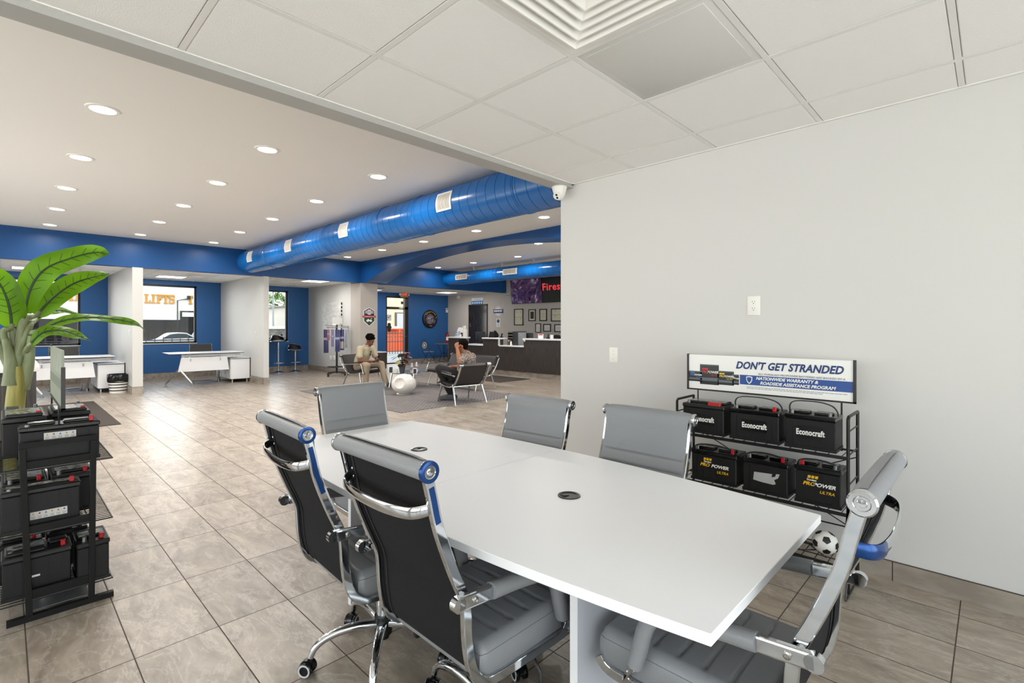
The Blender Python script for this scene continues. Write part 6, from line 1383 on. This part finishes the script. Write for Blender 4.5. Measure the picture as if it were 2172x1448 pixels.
for sh, el, nm in ((shR, elR, 'r'), (shL, elL, 'l')):
    p = sh.lerp(el, .66); s = MB(); d_ = (el - sh).normalized(); s.cyl(p - d_ * .012, p + d_ * .012, .071, n=18); under(s.build('sleeve_cuff', SHIRT, None), man)
s = MB(); limb(s, [L(-.08, 0, .44), L(.06, 0, .455)], [.15, .13], 16, .8)
for hp, kn, an in ((hipR, kneeR, ankR), (hipL, kneeL, ankL)): limb(s, [hp + Vector((0, 0, .0)), hp.lerp(kn, .5) + Vector((0, 0, .015)), kn], [.105, .092, .078], 14); limb(s, [kn, kn.lerp(an, .5) - F * .01, an], [.078, .066, .058], 14)
under(remesh(s.build('trousers', KHK, None), .011, 2), man)
SHOE = mat('shoe_brown', '#3a2820', .5)
for an, df in ((ankR, F), (ankL, F * .9 - R * .4)):
    df = df.normalized(); s = MB(); b0 = Vector((an.x, an.y, .0)); limb(s, [b0 - df * .05 + Vector((0, 0, .05)), b0 + df * .05 + Vector((0, 0, .045)), b0 + df * .16 + Vector((0, 0, .032))], [.046, .045, .032], 12); s.box((-.045, -.09, .002), (.045, .20, .016), frame(b0, df.cross(Vector((0, 0, 1))), df)); under(remesh(s.build('shoe', SHOE, None), .009, 1), man)
s = MB(); s.bar([wrR + F * .01, wrR + F * .03 - R * .02], .055, .05, r=.012); under(s.build('wristband', BLKP, None), man)
# phone in his hands
t = empty('mobile_phone', L(.455, -.02, .665), 0, 'dark mobile phone held in both hands by the man in beige', 'phone')
m4 = frame((0, 0, 0), R, (F * .55 + Vector((0, 0, .83))))
s = MB(); s.rbox((-.037, -.07, -.004), (.037, .07, .004), .003, 2, m4); s.build('phone_body', BLKP2, t); s = MB(); s.box((-.033, -.064, -.0048), (.033, .064, -.004), m4); s.build('phone_screen', mat('phone_glass', '#15171b', .1), t, smooth=0)
# sunglasses hanging at the collar
t = empty('sunglasses', L(.238, 0, .765), 0, 'dark sunglasses hanging from the front of the beige polo shirt', 'sunglasses')
s = MB(); m4 = frame((0, 0, 0), R, Vector((0, 0, 1)) + F * .25)
for z in (-.028, .028): s.rbox((-.018, z - .024, -.008), (.018, z + .024, .002), .006, 2, m4)
s.build('lenses', mat('sunglass_lens', '#2b2723', .1), t); s = MB(); s.tube([m4 @ Vector((0, .05, 0)), m4 @ Vector((.0, .09, .01))], .003, 6, up=(0, 1, .1)); s.build('temple_arm', BLKP, t)

# --- man in patterned shirt, seen from behind-left, hand at his forehead
O = Vector((5.80, 6.92, 0)); F = Vector((-.34, .94, 0)).normalized(); R = F.cross(Vector((0, 0, 1)))
man2 = empty('person', O, 0, 'person in brown patterned shirt and black trousers resting head on one hand', 'person')
SK2 = mat('skin_tan', '#8f5c41', .5, 0, .4)
PAT = bpy.data.materials.new('patterned_shirt'); PAT.use_nodes = True; n_ = PAT.node_tree; b2 = n_.nodes['Principled BSDF']; b2.inputs['Roughness'].default_value = .85
t3 = n_.nodes.new('ShaderNodeTexCoord'); w3 = n_.nodes.new('ShaderNodeTexNoise'); w3.inputs['Scale'].default_value = 13; w3.inputs['Distortion'].default_value = 3.0; w3.inputs['Detail'].default_value = 1; n_.links.new(t3.outputs['Object'], w3.inputs[0]); r3 = n_.nodes.new('ShaderNodeValToRGB'); e = r3.color_ramp.elements; e[0].position = .44; e[0].color = lin('#4a3a33'); e[1].position = .56; e[1].color = lin('#54453e'); q_ = e.new(.5); q_.color = lin('#c7b8ac'); n_.links.new(w3.outputs[0], r3.inputs[0]); n_.links.new(r3.outputs[0], b2.inputs['Base Color'])
JEAN = mat('black_trousers', '#131214', .85)
shL, shR = L(-.13, -.20, .79), L(-.10, .19, .80); elL = L(-.16, -.33, .76 - .02); wrL = L(-.02, -.19, .975); elR = L(.06, .26, .60); wrR = L(.26, .02, .62)
hipR, hipL = L(-.06, .10, .44), L(-.06, -.10, .44); kneeR, ankR = L(.36, .16, .52), L(.28, .12, .11); kneeL = L(.34, -.20, .60); ankL = L(.24, -.02, .18)
s = MB(); limb(s, [L(-.06, 0, .45), L(-.10, 0, .62), L(-.11, 0, .78), L(-.09, 0, .86)], [.14, .14, .14, .08]); limb(s, [L(-.10, -.02, .84), L(-.06, -.04, .92)], [.06, .058])
limb(s, [shL, elL], [.055, .045]); limb(s, [elL, elL.lerp(wrL, .45), wrL], [.046, .044, .027]); limb(s, [shR, elR], [.055, .045]); limb(s, [elR, elR.lerp(wrR, .5), wrR], [.045, .042, .027])
limb(s, [hipR, kneeR], [.085, .06]); limb(s, [kneeR, ankR], [.055, .04]); limb(s, [hipL, kneeL], [.085, .06]); limb(s, [kneeL, ankL], [.055, .04])
hc = L(-.045, -.06, 1.015); g, M3 = head(s, hc, F - R * .35, radians(12))
hand(s, wrL, Vector((0, 0, .8)) + F * .35 + R * .35, R * .8 + F * .1, .8, 1.05, 1); hand(s, wrR, F * .2 - R * .8, -Vector((0, 0, 1)) + F * .1, 1.1, 1.05, -1)
under(remesh(s.build('body', SK2, None), .0075, 2), man2)
face_bits(g, M3, None)
for o in [x for x in COL.objects if x.parent is None and x.name.split('.')[0] in ('eye', 'eyebrow', 'mouth')]: under(o, man2)
s = MB(); s.sphere(hc + M3 @ Vector((0, -.028, .045)), .089, 22, 16, (1, 1, 1), M3 @ Matrix.Diagonal((1.0, 1.1, 1.0))); s.sphere(hc + M3 @ Vector((0, -.055, -.01)), .068, 16, 12, (1, 1, 1), M3 @ Matrix.Diagonal((1.05, .8, 1.0))); under(s.build('hair', mat('hair_dark_brown', '#0d0806', .95, 0, .1, bump=.9, bscale=90), None, smooth=60), man2)
s = MB(); limb(s, [L(-.07, 0, .44), L(-.10, 0, .60), L(-.11, 0, .76), L(-.10, 0, .84)], [.165, .175, .165, .10], 18, .92); limb(s, [L(-.12, -.155, .80), L(-.12, .155, .80)], [.088, .088], 14)
for sh, el in ((shR, elR), (shL, elL)): limb(s, [sh, sh.lerp(el, .70)], [.084, .074])
under(remesh(s.build('patterned_shirt', PAT, None), .010, 2), man2)
s = MB(); limb(s, [L(-.08, 0, .43), L(.06, 0, .44)], [.155, .14], 16, .8)
for hp, kn, an in ((hipR, kneeR, ankR), (hipL, kneeL, ankL)): limb(s, [hp, hp.lerp(kn, .5) + Vector((0, 0, .01)), kn], [.11, .10, .085], 14); limb(s, [kn, kn.lerp(an, .5), an], [.085, .07, .06], 14)
under(remesh(s.build('trousers', JEAN, None), .011, 2), man2)
SH2 = mat('black_speckled_shoe', '#161617', .5, noise=.5, nscale=90, col2='#4a4a4b')
for an, df, z in ((ankR, F * .8 - R * .5, 0), (ankL, F * .6 - R * .3, .03)):
    df = df.normalized(); s = MB(); b0 = Vector((an.x, an.y, z)); limb(s, [b0 - df * .06 + Vector((0, 0, .055)), b0 + df * .05 + Vector((0, 0, .05)), b0 + df * .18 + Vector((0, 0, .036))], [.05, .05, .036], 12); s.box((-.048, -.10, .004), (.048, .22, .02), frame(b0, df.cross(Vector((0, 0, 1))), df)); under(remesh(s.build('shoe', SH2, None), .009, 1), man2)

# ================================================================ OUTSIDE (seen through the windows)
PAV = mat('outdoor_paving', '#6f6b66', .9, noise=.15, nscale=.6); FACW = mat('facade_white', '#bdb6ab', .9, noise=.06, nscale=1)
s = MB(); s.add([(-40, 15.95, -.02), (60, 15.95, -.02), (60, 24, -.02), (-40, 24, -.02), (-40, 30, -.5), (60, 30, -.5), (60, 90, -.5), (-40, 90, -.5)], [(0, 1, 2, 3), (3, 2, 5, 4), (4, 5, 6, 7)])
struct(s.build('outdoor_ground', PAV, smooth=0))
b1 = empty('warehouse_building', (0, 60, -.5), 0, 'white commercial building with gold LIFTS lettering across the street', 'building')
s = MB(); s.box((-8, 0, 2.56), (13.9, 8, 8.2)); s.build('white_wall', FACW, b1, smooth=0)
DB = mat('dark_block', '#1b191b', .9, 0, .05, noise=.3, nscale=3, nstretch=(1, 1, 4))
s = MB(); s.box((-8, -.1, 0), (13.9, 8, 2.56)); s.build('dark_brick_base', DB, b1, smooth=0)
s = MB(); s.box((12.7, -.15, 0), (16, 0, 3.5)); s.m(1); s.box((12.85, -.2, 2.9), (15.9, -.15, 3.35)); s.build('loading_door', [mat('door_darkgrey', '#151516', .8, 0, .1), FACW], b1, smooth=0)
GOLD = mat('gold_letters', '#a56d0c', .7)
def slab_letter(s, ch, x, z, h):
    """block serif capital, left edge x, base z, height h"""
    cnt = [0]
    def B(a, b, c, d): cnt[0] += 1; s.box((x + a * h, -.09 - .003 * cnt[0], z + c * h), (x + b * h, -.02 - .0007 * cnt[0], z + d * h))
    if ch in 'LFPI': B(.09, .27, 0, 1); B(0, .36, 0, .13); B(0, .36, .87, 1)
    if ch == 'L': B(.27, .56, 0, .16); B(.46, .56, 0, .34)
    if ch in 'FP': B(.27, .56, .84, 1); B(.27, .46, .44, .58)
    if ch == 'F': B(.47, .56, .68, 1); B(.38, .46, .36, .66)
    if ch == 'P': B(.44, .60, .48, .96)
    if ch == 'T': B(.20, .38, 0, 1); B(.11, .47, 0, .13); B(0, .58, .85, 1); B(0, .10, .66, 1); B(.48, .58, .66, 1)
    if ch == 'Y': B(.24, .42, 0, .5); B(.15, .51, 0, .13); B(-.02, .26, .87, 1); B(.40, .68, .87, 1); [s.prism([(x + a * h, z + .42 * h), (x + (a + .16) * h, z + .42 * h), (x + (b + .16) * h, z + .92 * h), (x + b * h, z + .92 * h)], (0, -.10 - .004 * b, 0), (1, 0, 0), (0, 0, 1), (0, .07, 0)) for a, b in ((.24, .04), (.26, .46))]
    if ch == 'S': B(.06, .50, .84, 1); B(0, .17, .55, .92); B(.04, .50, .43, .58); B(.36, .53, .08, .46); B(.03, .46, 0, .16); B(0, .11, 0, .34); B(.43, .53, .66, .96)
for ch, x in zip('LIFTST', (9.70, 10.27, 10.68, 11.20, 11.74, 13.35)):
    s = MB(); slab_letter(s, ch, x, 4.20, .90); s.build('letter', GOLD, b1, smooth=0)
for ch, x in zip('YIP', (3.60, 4.16, 4.56)):
    s = MB(); slab_letter(s, ch, x, 4.22, .86); s.build('letter', GOLD, b1, smooth=0)
s = MB(); s.tube([(12.45, -.15, .3), (12.45, -.15, 4.55), (13.35, -.2, 4.75)], .05, 8, up=(0, 1, 0)); s.box((13.3, -.35, 4.7), (13.55, -.05, 5.05)); s.build('downpipe', mat('pipe_slate', '#2a2f33', .8, 0, .1), b1)
def rail_fence(name, y, x0, x1, zb, zt, label, step=.13, m=BLK, pw=.012):
    f = empty(name, (x0, y, zb), 0, label, 'fence', None); h = zt - zb
    s = MB(); s.box((0, -.02, h - .14), (x1 - x0, .02, h - .10)); s.box((0, -.02, h * .52), (x1 - x0, .02, h * .52 + .04)); s.box((0, -.02, .1), (x1 - x0, .02, .14)); s.build('rail', m, f, smooth=0)
    n = int((x1 - x0) / step)
    s = MB(); [s.box((i * step - pw, -pw, 0), (i * step + pw, pw, h)) for i in range(n)]; o = s.build('picket', m, f, smooth=0); o['kind'] = 'stuff'
    for x in [k * 2.4 for k in range(int((x1 - x0) / 2.4) + 1)]: MB().box((x - .035, -.035, 0), (x + .035, .035, h + .06)).build('post', m, f, smooth=0)
rail_fence('metal_fence', 20, -2, 9.0, -.02, 1.03, 'black metal picket fence just outside the bay windows', .24)
rail_fence('metal_fence', 52, -6, 15.4, -.5, 1.26, 'brown metal fence behind the parked white car', .55, mat('fence_brown', '#2e2220', .8, 0, .1), .05)
rail_fence('metal_fence', 22, 10.5, 18, -.02, 1.14, 'black metal fence outside the glass exit door', .16)
# parked cars
def car(name, loc, L_, H_, col, label, suv=False):
    t = empty(name, loc, 0, label, 'car'); w = 1.75
    cp = mat('car_paint_' + col[1:], col, .3, .1)
    if suv: side = [(0, .45), (.03, .9), (.25, 1.0), (1.1, 1.08), (1.55, H_ - .05), (1.9, H_), (L_ - 1.0, H_), (L_ - .4, 1.15), (L_, 1.05), (L_, .42), (L_ - .3, .3), (.3, .3)]
    else: side = [(0, .40), (.05, .66), (.5, .80), (1.15, .90), (1.75, H_ - .08), (2.3, H_), (2.9, H_ - .04), (3.55, .98), (L_ - .1, .88), (L_, .62), (L_ - .05, .34), (.3, .25)]
    P = [(p.x, p.y) for p in spline(side + [side[0]], 3)][:-1]
    s = MB(); s.prism(P, (0, 0, 0), (1, 0, 0), (0, 0, 1), (0, w, 0)); s.build('body', cp, t, smooth=40)
    gl = [(1.25, .93), (1.78, H_ - .14), (2.3, H_ - .07), (2.85, H_ - .10), (3.4, .97)] if not suv else [(1.2, 1.12), (1.6, H_ - .12), (L_ - 1.05, H_ - .08), (L_ - .55, 1.16)]
    s = MB(); s.prism(gl, (0, -.012, 0), (1, 0, 0), (0, 0, 1), (0, .02, 0)); s.build('side_window', mat('car_glass', '#20262b', .1), t, smooth=0)
    for x in (.85, L_ - .9): s = MB(); s.lathe([(0, 0), (.20, 0), (.22, .02), (.32, .03), (.33, .0), (.33, -.16), (0, -.16)], (x, .0, .33), 24, axis=(0, -1, 0), cap=False); wl_ = s.build('wheel', BLKP, t); s = MB(); s.lathe([(0, .032), (.19, .022), (.2, .03), (0, .045)], (x, 0, .33), 20, axis=(0, -1, 0), cap=False); s.build('hubcap', CHROME2, wl_)
    MB().box((-.02, .2, .42), (.05, w - .2, .6)).build('bumper', BLKP, t, smooth=0)
    return t
car('car', (7.3, 46, -.5), 4.6, 1.40, '#a5a29e', 'white sedan parked behind the fence, seen through the middle window')
car('car', (10.75, 50.2, -.5), 4.8, 2.1, '#7c7f84', 'silver-grey sport utility vehicle parked beyond the white sedan', True)
s = MB(); s.box((-4, 29.5, -.5), (5.2, 29.8, .58)); tag(s.build('low_wall', mat('pink_brick', '#80645c', .9, noise=.4, nscale=8, col2='#a08a82'), smooth=0), 'low pinkish brick wall outside the left window', 'wall')
# right window: stone wall, white building, tree, pole
t = empty('block_wall', (14, 34, -.5), 0, 'banded stone block wall outside the right bay window', 'wall')
s = MB(); s.box((-4, 0, 0), (8, .4, 1.72)); s.build('stone_courses', mat('stone_block', '#6e6860', .9, noise=.6, nscale=2.2, nstretch=(1, 1, 6), col2='#35322f'), t, smooth=0)
s = MB(); s.box((-4, -.06, 1.72), (8, .46, 1.9)); s.build('coping', FACW, t, smooth=0)
s = MB(); s.box((-4, -.05, .82), (8, 0, .98)); s.build('pale_band', FACW, t, smooth=0)
t = empty('white_building', (17, 47, -.5), 0, 'low white building with sloping roofline beyond the stone wall', 'building')
s = MB(); s.prism([(-1.2, 0), (12, 0), (12, 5.0), (-1.2, 3.4)], (0, 0, 0), (1, 0, 0), (0, 0, 1), (0, 6, 0)); s.build('wall', FACW, t, smooth=0)
s = MB(); s.prism([(-1.2, 3.4), (12, 5.0), (12, 5.12), (-1.2, 3.52)], (0, -.15, 0), (1, 0, 0), (0, 0, 1), (0, 6.2, 0)); s.build('roof_edge', mat('roof_grey', '#6d6a66', .7), t, smooth=0)
t = empty('street_tree', (22.3, 60, -.5), 0, 'bright green leafy tree beyond the white building', 'tree')
MB().tube([(0, 0, 0), (.1, 0, 3.2), (0, 0, 4.5)], .16, 8, up=(0, 1, 0)).build('trunk', mat('bark', '#4a4038', .9), t)
s = MB(); rr = random.Random(8)
for k in range(1700):
    a = rr.random() * 6.28; e_ = rr.uniform(-1.2, 1.57); q = 1.4 * rr.uniform(.4, 1.0) ** .5 * (1 + .2 * sin(3 * a)); c = Vector((q * cos(a) * cos(e_), q * sin(a) * cos(e_), 4.6 + q * .85 * sin(e_))); d1 = Vector((rr.uniform(-1, 1), rr.uniform(-1, 1), rr.uniform(-1, 1))).normalized() * .10; d2 = d1.cross(Vector((rr.uniform(-1, 1), rr.uniform(-1, 1), 1))).normalized() * .08
    s.add([c - d1, c + d2, c + d1, c - d2], [(0, 1, 2, 3)])
s.build('foliage', mat('tree_leaves', '#5c7f22', .7, noise=.5, nscale=3, col2='#2f4d12'), t, smooth=0, recalc=False)
s = MB(); s.tube([(0, 0, 0), (0, 0, 5.5)], .06, 8, up=(0, 1, 0)); t = empty('light_pole', (12.95, 35.5, -.5), 0, 'thin grey pole at the left of the right bay window', 'pole'); s.build('shaft', mat('pole_grey', '#77797b', .5, .5), t); MB().box((-.12, -.12, 0), (.12, .12, .1)).build('base_plate', MATS['pole_grey'], t, smooth=0)
# exit door: beige building with shutter and orange dumpster
BEI = bpy.data.materials.new('beige_siding'); BEI.use_nodes = True; n_ = BEI.node_tree; b2 = n_.nodes['Principled BSDF']; w3 = n_.nodes.new('ShaderNodeTexWave'); w3.inputs['Scale'].default_value = 2.6; t3 = n_.nodes.new('ShaderNodeTexCoord'); n_.links.new(t3.outputs['Object'], w3.inputs[0]); r3 = n_.nodes.new('ShaderNodeValToRGB'); r3.color_ramp.elements[0].color = lin('#a08d6f'); r3.color_ramp.elements[0].position = 0; r3.color_ramp.elements[1].color = lin('#bfab8c'); r3.color_ramp.elements[1].position = .2; n_.links.new(w3.outputs[0], r3.inputs[0]); n_.links.new(r3.outputs[0], b2.inputs['Base Color']); b2.inputs['Roughness'].default_value = .8
t = empty('metal_building', (24, 40, -.5), 0, 'beige ribbed metal building seen through the exit door', 'building')
MB().box((-4, 0, 0), (14, 5, 8)).build('siding', BEI, t, smooth=0)
s = MB(); s.box((1.45, -.12, 0), (4.2, .0, 3.2)); s.m(1); s.box((1.6, -.15, 0), (4.2, -.1, 3.1)); s.build('service_door', [mat('door_trim', '#4a4440', .7), mat('door_pale', '#9d9a96', .7)], t, smooth=0)
OR = mat('dumpster_orange', '#b5420f', .6)
t = empty('dumpster', (19.25, 30, -.5), 0, 'orange steel dumpster behind the fence outside the exit door', 'dumpster')
s = MB(); s.prism([(.0, 0), (3.2, 0), (3.2, 1.62), (-.0, 1.62)], (0, 0, .1), (1, 0, 0), (0, 0, 1), (0, 1.8, 0)); s.build('bin_body', OR, t, smooth=0)
s = MB(); s.box((-.25, -.08, 1.66), (3.3, 1.9, 1.74)); s.build('top_rim', OR, t, smooth=0)
for k in range(8): MB().box((.1 + .4 * k, -.10, .1), (.2 + .4 * k, 0, 1.68)).build('rib', OR, t, smooth=0)
